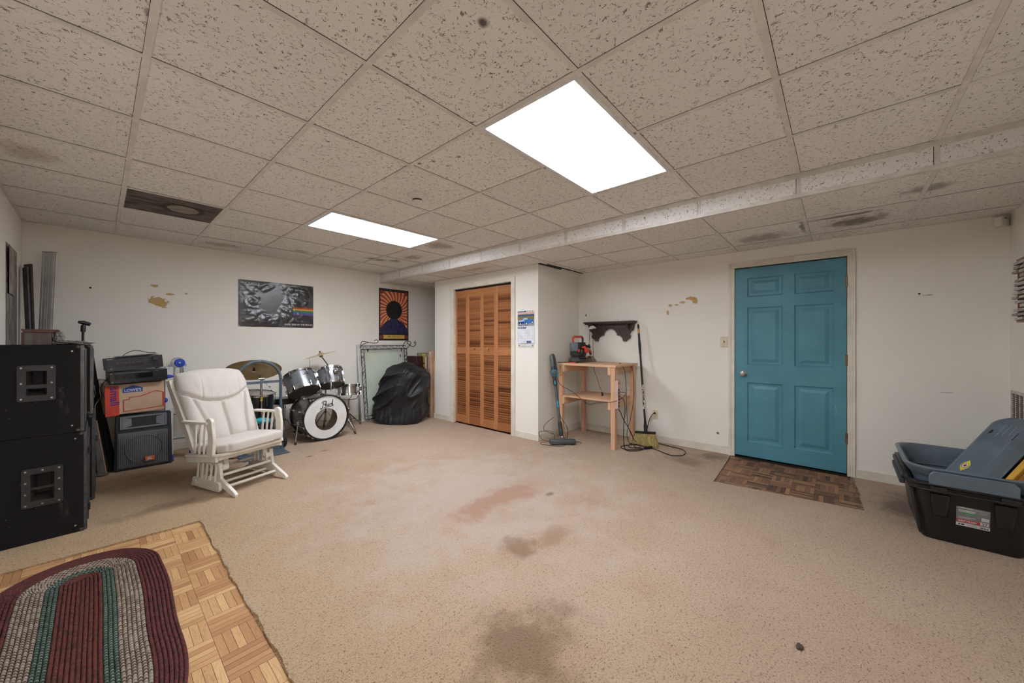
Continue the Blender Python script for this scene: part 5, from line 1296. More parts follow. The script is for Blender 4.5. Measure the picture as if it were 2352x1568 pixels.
# microphone stand behind the cabinets
r = thing('microphone_stand', 'black pole stand with a clip on top rising behind the speaker stack', 'stand', (-.115, 5.30, 0))
p = MB(); p.tube([(0, 0, .02), (.010, .06, .80), (.022, .12, 1.40)], .0095, 10); p.build('pole', M_BLK, r)
p = MB(); p.tube([(.0205, .112, 1.345), (.0225, .122, 1.405)], .018, 12); p.build('collar', M_BLK, r)
p = MB(); p.tube([(-.006, .10, 1.437), (.02, .115, 1.434), (.065, .13, 1.416)], [.013, .019, .017], 12); p.tube([(.0225, .122, 1.40), (.02, .118, 1.435)], .009, 8); p.build('clip', M_BLK, r)
p = MB(); p.lathe([(0, 0), (.12, 0), (.125, .012), (.03, .022), (0, .024)], 24); p.build('base', M_BLK, r)

# tilted panel and folded black stands between the stack and the wedge monitor
r = thing('leaning_panel', 'grey sheet panel with a raw wood edge leaning on the speaker cabinets', 'board', (.062, 5.105, 0))
M_SHEET = mat('grey sheet', (92, 86, 80), .7, rgb2=(74, 68, 64), scale=14); M_EDGE = mat('raw wood edge', (152, 118, 92), .7)
def slab(mb, P4, th):
    P4 = [Vector(q_) for q_ in P4]; n_ = (P4[1]-P4[0]).cross(P4[3]-P4[0]).normalized()*th
    mb.add(P4+[q_+n_ for q_ in P4], [(0, 1, 2, 3), (7, 6, 5, 4), (0, 4, 5, 1), (1, 5, 6, 2), (2, 6, 7, 3), (3, 7, 4, 0)])
B1, B2, T1, T2 = Vector((0, 0, 0)), Vector((-.062, -.055, 0)), Vector((-.064, -.175, .54)), Vector((-.080, -.20, .54)); eu = (B2-B1).normalized()*.008
p = MB(); slab(p, [B1+eu, B2, T2, T1+eu], .008); p.build('sheet', M_SHEET, r)
p = MB(); slab(p, [B1, B1+eu, T1+eu, T1], .009); p.build('edge', M_EDGE, r)
M_CASE = mat('black nylon case', (20, 20, 22), .7)
r = thing('gig_bag', 'tall narrow black nylon stand bag leaning behind the tilted panel', 'bag', (.045, 5.22, 0))
p = MB()
def bag(u, v):
    a = 2*PI*u; w_ = (.085-.055*v)*(1 if v < .98 else .2); return Vector((w_*math.cos(a)+.005-.055*v, .055*math.sin(a)*(1-.5*v)+.20*v, .72*v+.002))
p.grid(20, 14, bag, cu=True); p.add([bag(i/20, 0) for i in range(20)], [tuple(range(20))]); p.add([bag(i/20, 1) for i in range(20)], [tuple(range(20))]); p.build('shell', M_CASE, r)
for i, (x0, y0, x1, y1, z1, lab) in enumerate(((.085, 5.18, -.03, 5.32, 1.10, 'thin black folded stand tube leaning nearest the wedge monitor'), (.055, 5.30, -.035, 5.40, 1.14, 'second thin black folded stand tube leaning against the back wall side of the bag'))):
    r = thing('folded_stand', lab, 'stand', (x0, y0, 0)); p = MB(); p.tube([(0, 0, .004), (x1-x0, y1-y0, z1)], .008, 8); p.build('tube', M_BLK, r)
    p = MB(); p.tube([((x1-x0)*.72, (y1-y0)*.72, z1*.72), ((x1-x0)*.80, (y1-y0)*.80, z1*.80)], .013, 10); p.build('clamp', M_BLK, r)
    p = MB(); p.ball((0, 0, .012), .012, 0, 8); p.build('rubber_foot', M_BLK, r)
b = MB(); b.ball((.030, 5.055, .012), (.045, .028, .012), 0, 14); tag(b.build('cloth_scrap', mat('grey cloth', (88, 82, 76), .9)), 'small grey cloth scrap on the carpet at the foot of the tilted panel', 'cloth')
# ------------------------------------------------------------------ wedge monitor speaker
M_MON = mat('textured black plastic', (40, 41, 43), .55, rgb2=(50, 51, 53), scale=60, bump=.0006, bscale=300); M_HORN = mat('horn plastic', (128, 131, 140), .35)
r = thing('monitor_speaker', 'black two way speaker with orange badge standing under the cardboard box', 'speaker', (.312, 5.085, 0), math.radians(-1.5))
# front face leans back: local y into the wall
Mf = Matrix.Rotation(math.radians(-3.5), 4, 'X')
p = MB(); out = [(-.208, 0), (.208, 0), (.212, .02), (.203, .52), (.195, .542), (-.195, .542), (-.203, .52), (-.212, .02)]
vs = []
for (x, z) in out: vs.append(Mf @ Vector((x, 0, z)))
for (x, z) in out: vs.append(Mf @ Vector((x*.66, .30, .02+z*.93)))
n_ = len(out); p.add(vs, [tuple(range(n_)), tuple(range(n_, 2*n_))[::-1]]+[(i, (i+1) % n_, n_+(i+1) % n_, n_+i) for i in range(n_)]); p.build('cabinet', M_MON, r, bevel=.010, seg=3)
p = MB()
for a, b in (((-.190, .02), (-.178, .375)), ((.178, .02), (.190, .375)), ((-.178, .02), (.178, .032)), ((-.178, .363), (.178, .375))): p.box((a[0], -.012, a[1]), (b[0], .002, b[1]), 0, Mf)
p.build('grille_frame', M_MON, r, bevel=.003)
t = NT('speaker mesh'); v = t.obj()
vo = t.n('TexVoronoi', feature='F1'); t.link(t.mapping(v, (74, 30, 74)), vo.inputs['Vector']); vo.inputs['Scale'].default_value = 1; vo.inputs['Randomness'].default_value = 0
hole = t.math('SUBTRACT', 1, t.step(vo.outputs['Distance'], .30, .40))
ln = t.n('VectorMath', operation='LENGTH'); t.link(t.mapping(v, (1, 0, 1), (0, 0, -.195)), ln.inputs[0])
cone = t.mix(t.step(ln.outputs['Value'], .128, .140), L((44, 44, 46)), L((18, 18, 19)))
M_MESH = t.done(t.mix(hole, L((104, 106, 108)), cone), .45, .3)
p = MB(); p.grid(18, 18, lambda u, v: Mf @ Vector((-.180+.36*u, -.009-.010*math.sin(PI*u)*math.sin(PI*v), .030+.335*v))); g_ = p.build('grille', M_MESH, r, normals=False)
p = MB(); p.tube([Mf @ Vector((.132*math.cos(a), -.0195+.004*math.cos(2*a), .195+.132*math.sin(a))) for a in [2*PI*i/48 for i in range(48)]], .0022, 6, closed=True); p.build('woofer_ring', mat('woofer ring', (96, 98, 100), .4), g_)
p = MB(); p.box((-.006+.01, -.030, .070), (.074, -.018, .110), 0, Mf); bg_ = p.build('badge', mat('badge orange', (226, 104, 66), .4), r, bevel=.002)
text('lettering', 'JBL', .030, M_WHITEINK, bg_, Mf @ Matrix.Translation((.040, -.0304, .079)) @ Matrix.Rotation(PI/2, 4, 'X'), .0004, 'CENTER', 0, .0006)
p = MB()
for a, b in (((-.165, .400), (.165, .412)), ((-.165, .508), (.165, .520)), ((-.165, .412), (-.155, .508)), ((.155, .412), (.165, .508))): p.box((a[0], -.008, a[1]), (b[0], .002, b[1]), 0, Mf)
for s in (-1, 1):
    def hf(u, v):
        x = .152*u; pinch = (1-u)**1.4; z = .460+(v-.5)*(.094*(1-.90*pinch)); return Mf @ Vector((s*x, .004+.028*(1-u)**2-.012*u*(1-u)-.008*u, z))
    p.grid(16, 8, hf)
p.build('horn', M_HORN, r, normals=False, solid=.003)
p = MB(); p.box((-.155, .030, .412), (.155, .034, .508), 0, Mf); p.build('horn_throat', M_BLK, r)

# ------------------------------------------------------------------ cardboard moving box
M_CARD = mat('corrugated cardboard', (208, 178, 150), .85, rgb2=(196, 164, 136), scale=7, bump=.0003); M_CRED = mat('box print red', (206, 74, 52), .7, rgb2=(192, 62, 46), scale=14); M_CBLUE = mat('box print blue', (52, 84, 160), .7); M_CPUR = mat('box print purple', (76, 44, 130), .7)
r = thing('moving_box', 'small cardboard moving box with red and blue print on the black speaker', 'box', (.256, 5.085, .557), 0, rot=(0, math.radians(-1.2), math.radians(5)))
BW, BD, BH_ = .205, .31, .285
p = MB(); p.box((-BW, 0, 0), (BW, BD, BH_)); p.build('carton', M_CARD, r, bevel=.003)
p = MB(); p.prism([(-BW-.004, -.020), (-BW+.090, -.001), (-BW+.088, .004), (-BW-.004, -.014)], -.008, BH_-.012); fl = p.build('red_flap', M_CRED, r)
Mr = frame((-BW-.004, -.0208, 0), (.094, .019, 0), (0, 0, 1))
text('lettering', 'small', .088, M_CPUR, fl, Mr @ Matrix.Translation((.036, BH_-.020, .0004)) @ Matrix.Rotation(-PI/2, 4, 'Z'), .0004, 'LEFT', 0, .0014)
Mq = frame((-BW, -.0008, 0), (1, 0, 0), (0, 0, 1))
p = MB(); x0 = .115; p.prism([(x0, .200), (x0+.140, .200), (x0+.140, .243), (x0+.128, .243), (x0+.120, .250), (x0+.072, .268), (x0+.022, .248), (x0+.012, .246), (x0, .236)], 0, .0012, Mq); lg = p.build('shop_sign', M_CBLUE, r)
text('lettering', "LOWE'S", .036, M_WHITEINK, lg, Mq @ Matrix.Translation((x0+.070, .209, .0014)), .0003, 'CENTER', 0, .0008, .95)
p = MB(); path = [(.118, .020), (.118, .130), (.160, .132), (.160, .150), (.238, .154), (.352, .196), (.406, .174), (.406, .034), (.118, .020)]
for a, b in zip(path, path[1:]):
    w_ = .017 if a[0] == b[0] == .406 else .0075
    p.beam(Mq @ Vector((*a, .0006)), Mq @ Vector((*b, .0006)), .0012, w_, Vector((b[0]-a[0], 0, b[1]-a[1])).cross(Vector((0, 1, 0))))
p.build('house_outline', mat('box print outline', (196, 78, 58), .7), r)
p = MB(); p.box((.224, -.0006, .002), (.226, .0002, BH_-.004)); p.build('crease', mat('crease', (150, 112, 84), .85), r) if False else None

# ------------------------------------------------------------------ stereo receivers
M_REC = mat('receiver black', (26, 26, 28), .38, rgb2=(30, 30, 32), scale=20); M_RECF = mat('receiver fascia', (32, 32, 35), .3); M_LBL = mat('silver print', (170, 170, 172), .4); M_KNB = mat('knob blue black', (54, 58, 66), .3, .4); M_WIN = mat('display window', (18, 18, 22), .12)
def receiver(label, loc, rot, W, D, H):
    r = thing('stereo_receiver', label, 'receiver', loc, rot=rot, group='black stereo components')
    p = MB(); p.box((-W/2, .012, 0), (W/2, D, H)); p.build('case', M_REC, r, bevel=.003)
    p = MB(); p.box((-W/2-.003, 0, -.004), (W/2+.003, .014, H+.002)); f = p.build('fascia', M_RECF, r, bevel=.002)
    for sx in (-1, 1):
        p = MB(); p.cyl((sx*W*.4, .04, -.012), (sx*W*.4, .04, 0), .018, 14); p.build('foot', M_BLK, r)
    return r, f
rlow, f = r, f = receiver('lower black stereo component with equalizer keys, on the cardboard box', (.278, 5.02, .862), (0, math.radians(-2.2), math.radians(5)), .40, .28, .105)
p = MB(); p.box((-.17, -.002, .030), (-.045, .001, .078)); p.build('panel', M_WIN, f)
p = MB()
for k in range(10): p.box((-.165+.012*k, -.004, .040+.012*abs(math.sin(k*1.3))), (-.158+.012*k, 0, .052+.012*abs(math.sin(k*1.3))))
p.build('slider', M_BLK, f)
p = MB(); p.box((-.035, -.0015, .034), (.095, .001, .082)); p.build('display', M_WIN, f)
p = MB()
for k in range(12): p.box((-.05+.02*k, -.003, .012), (-.036+.02*k, 0, .019))
for k in range(4): p.box((-.2, -.003, .030+.014*k), (-.182, 0, .038+.014*k))
for k in range(2):
    for q_ in range(2): p.box((.105+.022*k, -.003, .045+.018*q_), (.122+.022*k, 0, .057+.018*q_))
p.build('button', M_REC, f)
p = MB(); p.lathe([(.004, .002), (.007, .002), (.007, 0)], 14, zto((-.185, 0, .012), (0, -1, 0))); p.box((-.20, -.0008, .088), (-.182, .0004, .093)); p.box((-.16, -.0008, .092), (.06, .0004, .0935)); p.box((.11, -.0008, .090), (.135, .0004, .093)); p.build('marking', M_LBL, f)
r, f = receiver('upper black stereo receiver with round volume knob, top of the stereo stack', (.252, 5.0, .985), (0, math.radians(-5.0), math.radians(4)), .385, .30, .115)
p = MB(); p.lathe([(0, .018), (.020, .018), (.024, .014), (.0255, 0)], 28, zto((.142, 0, .086), (0, -1, 0))); p.build('volume_knob', M_KNB, f)
for k in range(3):
    p = MB(); p.lathe([(0, .010), (.008, .010), (.0095, 0)], 16, zto((.105+.030*k, -.0, .044), (0, -1, 0))); p.build('knob', M_REC, f)
p = MB()
for k in range(6): p.box((-.120+.026*k, -.0012, .070), (-.116+.026*k, .0004, .0735))
p.box((-.186, -.0008, .108), (-.145, .0004, .113)); p.lathe([(.005, .002), (.0075, .002), (.0075, 0)], 14, zto((-.165, 0, .022), (0, -1, 0)))
for k in range(6): p.box((.02+.012*k, -.0008, .07+.002*k), (.026+.012*k, .0004, .072+.002*k))
p.build('marking', M_LBL, f)
p = MB(); p.box((-.14, -.0012, .034), (.05, .0005, .056)); p.build('display', mat('display maroon', (40, 20, 26), .15), f)
p = MB()
for k in range(5): p.box((-.185, -.003, .040+.012*k), (-.150, 0, .047+.012*k))
p.build('button', M_REC, f)
p = MB(); p.box((-.12, .03, .122), (.13, .26, .127)); p.box((.10, .02, .1265), (.17, .12, .130)); p.build('top_cover', mat('vent cover', (30, 30, 32), .45), r, bevel=.002)
r2 = r
cord('speaker_wire', 'thin black wires hanging tangled behind the stereo receivers', [(.085, 5.10, .93), (.04, 5.16, .86), (.02, 5.20, .80), (.03, 5.18, .72), (.0, 5.15, .70), (-.02, 5.12, .78), (-.03, 5.10, .84)], .0035, rlow)
cord('speaker_wire', 'straight black wire running from the lower receiver to the speaker stack', [(.085, 5.08, .885), (.02, 5.06, .895), (-.034, 5.0, .905)], .003, rlow)
cord('speaker_wire', 'pale grey wire end curling against the speaker stack', [(.02, 5.17, .72), (.0, 5.10, .69), (-.015, 5.03, .66), (-.014, 4.97, .60)], .0022, rlow, m=mat('grey wire', (150, 146, 140), .5))

cord('antenna_wire', 'thin black wire bowed in a loop over the upper receiver', [(.165, 5.10, 1.112), (.19, 5.12, 1.135), (.235, 5.14, 1.158), (.29, 5.16, 1.155), (.345, 5.17, 1.138), (.40, 5.18, 1.136)], .0032, r2)

# ------------------------------------------------------------------ folding ladder behind the chair
M_ALU = mat('ladder aluminium', (176, 180, 182), .35, .55, rgb2=(156, 160, 162), scale=30); M_LBL2 = mat('ladder side white', (206, 206, 202), .5); M_BLUE2 = mat('ladder blue plastic', (24, 70, 196), .35)
r = thing('folding_ladder', 'folded aluminium ladder with blue plastic knobs behind the rocking chair', 'ladder', (.60, 5.42, 0))
lean = Vector((-.030, .12, 1.0)).normalized()
for x, w_ in ((-.070, .065), (.075, .060)):
    for dy in (0, .060):
        p = MB(); b0 = Vector((x+.03*(1 if x > 0 else -1), -.28+dy, .010)); t0 = Vector((x, .02+dy*.9, .97)); p.beam(b0, t0, w_, .028, (0, -1, .3)); p.build('rail', M_LBL2 if dy == 0 else M_ALU, r, bevel=.003)
        p = MB(); p.beam(b0+Vector((0, 0, -.008)), b0+(t0-b0).normalized()*.06, w_+.008, .036, (0, -1, .3)); p.build('foot', M_BLUE2, r, bevel=.004)
for k in range(3):
    p = MB(); z = .22+.25*k; y = -.28+.30*z; p.tube([(-.08, y+.02, z), (.09, y+.02, z)], .014, 10); p.build('rung', M_ALU, r)
p = MB(); c = Vector((.0, .0, 1.015))
p.cyl(c+Vector((0, -.002, 0)), c+Vector((0, .03, 0)), .058, 30); p.beam(c+Vector((-.045, .014, -.02)), c+Vector((-.055, .02, -.15)), .062, .020, (0, 1, 0)); p.beam(c+Vector((.045, .014, -.02)), c+Vector((.052, .02, -.15)), .062, .020, (0, 1, 0)); p.build('hinge', M_ALU, r, bevel=.002)
p = MB(); X = zto(c+Vector((.016, -.002, -.004)), (0, -1, 0)); p.lathe([(.046, 0), (.046, .012), (.040, .018), (.014, .019), (.012, .015), (0, .015)], 32, X); p.build('lock_knob', M_BLUE2, r)
p = MB(); p.lathe([(0, .019), (.009, .018), (.011, .014)], 16, X); p.build('knob_pin', M_RIV, r)
p = MB()
for x in (-.07, -.035, .03, .065):
    for z in (.90, .95): p.lathe([(0, .003), (.005, .002), (.006, 0)], 10, zto(Vector((x, -.001, z)), (0, -1, 0)))
p.build('rivet', M_RIV, r)
for sx in (-1, 1):
    p = MB(); p.ball((sx*.085, -.02, .868), (.052, .026, .020), 0, 14); p.build('latch', M_BLUE2, r)
    p = MB(); p.ball((sx*.115+.01, .0, .890), (.026, .022, .016), 0, 10); p.build('latch', M_BLUE2, r)
for z, x in ((.62, -.11), (.36, -.115)):
    p = MB(); p.ball((x, -.10-.25*(.62-z), z), (.020, .018, .028), 0, 12); p.build('latch', M_BLUE2, r)
p = MB(); p.box((-.135, -.16, .42), (-.085, -.13, .49)); p.build('bracket', M_GREY, r, bevel=.003)

# ------------------------------------------------------------------ hand truck
M_HT = mat('hand truck slate paint', (84, 98, 108), .45, rgb2=(72, 84, 94), scale=20); M_TYRE = mat('tyre rubber', (36, 36, 37), .8, bump=.001, bscale=90)
r = thing('hand_truck', 'slate blue steel hand truck with arched handle behind the rocking chair', 'hand truck', (1.205, 4.74, 0), math.radians(2))
R_ = .216; zs0 = .815
pts = [(R_, .0, .05)] + [(R_, .0, z) for z in (.3, .6)] + [(R_*math.cos(math.radians(a)), 0, zs0+R_*math.sin(math.radians(a))) for a in range(0, 181, 12)] + [(-R_, 0, z) for z in (.6, .3, .05)]
p = MB(); p.tube(pts, .0155, 14); p.build('tube_frame', M_HT, r)
for z in (.795, .35, .10):
    p = MB(); p.beam((-R_, 0, z), (R_, 0, z+.0), .012, .028, (0, 0, 1)); p.build('crossbar', M_HT, r, bevel=.002)
p = MB(); p.box((-.20, -.20, .004), (.245, .01, .010)); p.box((-.20, .004, .004), (.245, .012, .09)); p.build('toe_plate', M_HT, r, bevel=.002)
p = MB(); p.tube([(-.31, .10, .105), (.31, .10, .105)], .009, 10); p.build('axle', M_STEEL, r)
for s in (-1, 1):
    w_ = MB(); X = Matrix.Translation((s*.262, .10, .105)) @ Matrix.Rotation(PI/2, 4, 'Y')
    w_.lathe([(.055, -.028), (.085, -.032), (.100, -.024), (.104, 0), (.100, .024), (.085, .032), (.055, .028)], 36, X); wo = w_.build('wheel', M_TYRE, r)
    h = MB(); h.lathe([(0, -.03), (.018, -.03), (.02, -.01), (.055, -.012), (.057, .012), (.02, .01), (.018, .03), (0, .03)], 24, X); h.build('hub', M_HT, wo)
    p = MB(); p.beam((s*.216, .005, .24), (s*.238, .10, .105), .02, .006, (1, 0, 0)); p.build('axle_bracket', M_HT, r)
# ------------------------------------------------------------------ drum kit
t = NT('grey drum wrap'); v = t.obj()
M_WRAP = t.done(t.mix(t.step(t.noise(v, 5, 3), .35, .7), L((122, 125, 129)), L((86, 88, 92))), .25, .25)
t = NT('bass drum wrap'); M_WRAPB = t.done(t.mix(t.step(t.noise(t.obj(), 4, 3), .35, .7), L((124, 116, 108)), L((84, 78, 72))), .22, .25)
M_CHR = mat('chrome', (206, 206, 208), .14, 1.0, rgb2=(170, 170, 172), scale=30); M_DHEAD = mat('black drum head', (66, 62, 59), .3); M_WHEAD = mat('white drum head', (222, 222, 220), .45, rgb2=(210, 210, 208), scale=5)
M_COAT = mat('coated drum head', (196, 192, 182), .6); M_INNER = mat('bare shell inside', (150, 128, 108), .6); M_BRZ = mat('bronze cymbal', (204, 182, 136), .36, .45, rgb2=(186, 160, 114), scale=6); M_PAD = mat('pillow cloth', (58, 58, 62), .9)
def lug(mb, X, r_, a, z, h, s=1.0):
    """tension lug on the shell plus rod to the hoop"""
    c, sn = math.cos(a), math.sin(a)
    mb.beam(X @ Vector(((r_+.008)*c, (r_+.008)*sn, z-h/2)), X @ Vector(((r_+.008)*c, (r_+.008)*sn, z+h/2)), .016*s, .020*s, X.to_3x3() @ Vector((c, sn, 0)))
def drum(r, X, rad, dep, nl, wrap, top, bottom, hoop=.0165, badge=True, lugs='split', inner=None):
    """shell on local z 0..dep, X places it"""
    sh = MB(); sh.lathe([(rad-.006, 0), (rad, 0), (rad, dep), (rad-.006, dep), (rad-.006, 0)], 56, X); sh.build('shell', wrap, r)
    for nm, z, m_ in (('top_head', dep+.002, top), ('bottom_head', -.002, bottom)):
        if m_ is None: continue
        h = MB(); h.lathe([(0, z), (rad-.002, z)] if z > 0 else [(0, z), (rad-.002, z)], 56, X); h.build(nm, m_, r, solid=.001)
    for z0 in (-.012, dep-.012):
        h = MB(); h.lathe([(rad+.004, z0), (rad+.010, z0), (rad+.010, z0+.024), (rad-.002, z0+.026), (rad-.002, z0+.022), (rad+.004, z0+.018), (rad+.004, z0)], 56, X); h.build('hoop', M_CHR, r)
    for k in range(nl):
        a = 2*PI*(k+.5)/nl; g = MB(); c, sn = math.cos(a), math.sin(a)
        if lugs == 'split':
            for z in (dep*.24, dep*.76): lug(g, X, rad, a, z, .045)
        else: lug(g, X, rad, a, dep/2, dep*.62)
        for z0, z1 in ((dep*.24, -.012), (dep*.76, dep+.014)):
            g.tube([X @ Vector(((rad+.015)*c, (rad+.015)*sn, z0)), X @ Vector(((rad+.015)*c, (rad+.015)*sn, z1))], .0034, 8); g.ball(X @ Vector(((rad+.015)*c, (rad+.015)*sn, z1)), .0065, 0, 8)
        g.build('lug', M_CHR, r)

# bass drum: axis along the room depth, white front head with port hole
BX, BY, BR, BD_ = 1.955, 4.800, .270, .40
r = thing('bass_drum', 'grey bass drum with white front head and round port hole', 'drum', (BX, BY, 0))
Xb = Matrix.Translation((0, 0, BR+.018)) @ Matrix.Rotation(math.radians(2.5), 4, 'Z') @ Matrix.Rotation(-PI/2, 4, 'X')      # local z runs away from the viewer
Xb = Matrix.Translation((0, 0, BR+.018)) @ Matrix.Rotation(math.radians(2.5), 4, 'Z') @ Matrix(((1, 0, 0, 0), (0, 0, 1, 0), (0, -1, 0, 0), (0, 0, 0, 1)))
p = MB(); p.lathe([(BR-.007, .012), (BR, .012), (BR, BD_), (BR-.007, BD_), (BR-.007, .012)], 72, Xb); p.build('shell', [M_WRAPB], r)
p = MB(); p.lathe([(BR-.008, BD_-.01), (BR-.008, .014)], 72, Xb); p.build('shell_lining', M_INNER, r, normals=False)
hx_, hy_, hr_ = .0, -.024, .140      # port hole centre (local x right, y down) and radius
vs = []; N = 72
for i in range(N):
    a = 2*PI*i/N; vs.append((hx_+hr_*math.cos(a), hy_*-1*-1+hr_*math.sin(a), 0))
for i in range(N): a = 2*PI*i/N; vs.append(((BR-.004)*math.cos(a), (BR-.004)*math.sin(a), 0))
p = MB(); vv2 = [Xb @ Vector((x, -y, z)) for x, y, z in vs]; vv3 = [Xb @ Vector((x, -y, z+.003)) for x, y, z in vs]
p.add(vv2+vv3, [(i, (i+1) % N, N+(i+1) % N, N+i) for i in range(N)]+[(2*N+N+i, 2*N+N+(i+1) % N, 2*N+(i+1) % N, 2*N+i) for i in range(N)]+[(2*N+i, 2*N+(i+1) % N, (i+1) % N, i) for i in range(N)])
fh = p.build('front_head', M_WHEAD, r, normals=False)
Mt = Xb @ Matrix(((1, 0, 0, 0), (0, -1, 0, 0), (0, 0, -1, 0), (0, 0, 0, 1)))          # x right, y up, z to the viewer
# script name drawn as brush strokes
S = .00082
def stroke(mb, pts, w):
    sp_ = spline([(x*S+(-.066), y*S+.138, .0012) for x, y in pts], 6); mb.tube([Mt @ q_ for q_ in sp_], [w*1.5*(.55+.45*math.sin(PI*(i+.5)/len(sp_))) for i in range(len(sp_))], 6)
lt = MB()
stroke(lt, [(38, 62), (30, 30), (20, -8), (4, -28), (-12, -22), (-6, -12)], .0032)
stroke(lt, [(8, 52), (26, 74), (62, 84), (80, 66), (66, 40), (36, 36)], .0038)
stroke(lt, [(62, 18), (82, 22), (80, 34), (66, 32), (62, 14), (76, 4), (92, 12)], .0028)
stroke(lt, [(120, 34), (104, 34), (98, 18), (108, 6), (122, 18), (124, 34), (122, 14), (132, 8)], .0028)
stroke(lt, [(142, 12), (146, 34), (150, 38), (162, 36), (158, 22), (164, 10)], .0028)
stroke(lt, [(178, 100), (174, 60), (172, 24), (178, 12), (188, 16)], .0042)
stroke(lt, [(30, -18), (90, -10), (180, -2), (190, 4)], .0030)
lt.build('lettering', M_BLK, fh, normals=True)
tc_ = NT('clear film'); tc_.b.inputs['Transmission Weight'].default_value = 1; tc_.b.inputs['IOR'].default_value = 1.01
p = MB(); p.lathe([(0, BD_-.002), (BR-.004, BD_-.002)], 56, Xb); p.build('back_head', tc_.done((.9, .9, .88, 1), .05), r, normals=False, solid=.001)
for z0 in (-.016, BD_-.022):
    p = MB(); p.lathe([(BR+.002, z0), (BR+.016, z0), (BR+.016, z0+.036), (BR+.002, z0+.036), (BR+.002, z0)], 72, Xb); h_ = p.build('hoop', M_BLK, r, bevel=.002)
    p = MB(); p.lathe([(BR+.0165, z0+.014), (BR+.0168, z0+.022)], 72, Xb); p.build('hoop_inlay', M_CHR, h_, normals=False, solid=.001)
p = MB()
for k in range(10):
    a = 2*PI*(k+.5)/10; c, s = math.cos(a), math.sin(a); P3 = lambda rr, z: Xb @ Vector((rr*c, rr*s, z))
    p = MB()
    for z in (.115, BD_-.11): p.beam(P3(BR+.012, z-.032), P3(BR+.012, z+.032), .018, .024, Xb.to_3x3() @ Vector((c, s, 0)))
    for za, zb in ((.115, -.012), (BD_-.11, BD_+.006)):
        p.tube([P3(BR+.02, za), P3(BR+.02, zb)], .0036, 8); p.beam(P3(BR+.022, zb-.006), P3(BR+.022, zb+.014), .022, .012, Xb.to_3x3() @ Vector((c, s, 0)))
    p.build('lug', M_CHR, r, bevel=.002)
for s, tip in ((-1, (-.345, .045, .0)), (1, (.385, -.004, .0))):
    p = MB(); base = Vector((s*(BR+.012), .11, .245)); tp = Vector(tip)
    p.beam(base+Vector((-s*.01, 0, -.035)), base+Vector((-s*.01, 0, .035)), .034, .03, (1, 0, 0)); p.cyl(base+Vector((-s*.02, 0, 0)), base+Vector((s*.03, 0, 0)), .014, 14)
    p.tube([base+Vector((s*.012, 0, .015)), tp+Vector((0, 0, .03))], .0075, 10); p.cyl(base+Vector((0, -.03, .01)), base+Vector((0, .03, .01)), .006, 8); p.build('spur', M_CHR, r, bevel=.001)
    p = MB(); d_ = (tp-base).normalized(); p.tube([tp+Vector((0, 0, .004))-d_*.045, tp+Vector((0, 0, .006))], [.011, .012], 10); p.build('rubber_tip', M_BLK, r)
p = MB(); p.beam((0, .16, 2*BR+.018), (0, .24, 2*BR+.018), .07, .016, (0, 0, 1)); p.cyl((0.0, .20, 2*BR+.01), (0, .20, 2*BR+.30), .0115, 14); p.cyl((0, .20, 2*BR+.01), (0, .20, 2*BR+.07), .021, 14)
for z in (.18, .25): p.beam((-.05, .20, 2*BR+z), (.05, .20, 2*BR+z), .026, .03)
p.tube([(-.03, .20, 2*BR+.25), (-.075, .20, 2*BR+.23), (-.10, .19, 2*BR+.19)], .0095, 10); p.tube([(.03, .20, 2*BR+.18), (.05, .19, 2*BR+.16), (.075, .17, 2*BR+.14)], .0095, 10); p.build('tom_holder', M_CHR, r, bevel=.002)

def tilted(c, tilt_deg, az_deg):
    """local z = drum top direction: tilted from vertical by tilt towards azimuth (0 = +y)"""
    ti, az = math.radians(tilt_deg), math.radians(az_deg)
    return zto(c, (math.sin(ti)*math.sin(az), math.sin(ti)*math.cos(az), math.cos(ti)))
def place(name, label, cat, c, tilt, az, roll=0, group=None):
    r = thing(name, label, cat, (0, 0, 0), 0, group); r.matrix_world = tilted(c, tilt, az) @ Matrix.Rotation(math.radians(roll), 4, 'Z'); return r
KG = 'mounted tom drums'
r = place('tom_drum', 'larger grey mounted tom drum tilted back, left above the bass drum', 'drum', (1.712, 4.86, .632), 34, -10, 12, KG)
drum(r, Matrix(), .172, .225, 6, M_WRAP, M_COAT, M_DHEAD)
p = MB(); p.ball((.178*math.cos(-1.75), .178*math.sin(-1.75), .16), (.018, .004, .010), 0, 12); p.build('badge', M_CHR, r)
p = MB(); p.beam((.15, .09, .12), (.215, .10, .12), .05, .06); p.build('mount', M_CHR, r, bevel=.004)
r = place('tom_drum', 'smaller grey mounted tom drum tilted back, right above the bass drum', 'drum', (2.062, 4.90, .680), 25, 6, 20, KG)
drum(r, Matrix(), .148, .205, 6, M_WRAP, M_COAT, M_DHEAD)
p = MB(); p.beam((-.05, -.155, .10), (-.05, -.155, .15), .05, .03, (0, 1, 0)); p.cyl((-.05, -.155, .125), (-.05, -.20, .125), .014, 12); p.tube([(-.05, -.19, .13), (-.01, -.20, .155)], .006, 8); p.build('mount', M_CHR, r, bevel=.003)
p = MB(); p.tube([(-.145, -.13, .17), (-.145, -.15, .10), (-.135, -.14, -.06), (-.12, -.10, -.12)], .0095, 10); p.build('mount_arm', M_CHR, r)
M_CLR = mat('grey chrome shell', (170, 166, 160), .22, .9, rgb2=(128, 122, 116), scale=9)
r = place('snare_drum', 'chrome snare drum on a stand behind the right side of the bass drum', 'drum', (2.455, 5.25, .482), 8, 20)
drum(r, Matrix(), .150, .13, 8, M_CLR, M_COAT, M_COAT, lugs='tube')
p = MB(); p.beam((.10, -.155, .04), (.10, -.155, .10), .03, .02, (.5, -1, 0)); p.build('strainer', M_CHR, r, bevel=.002)
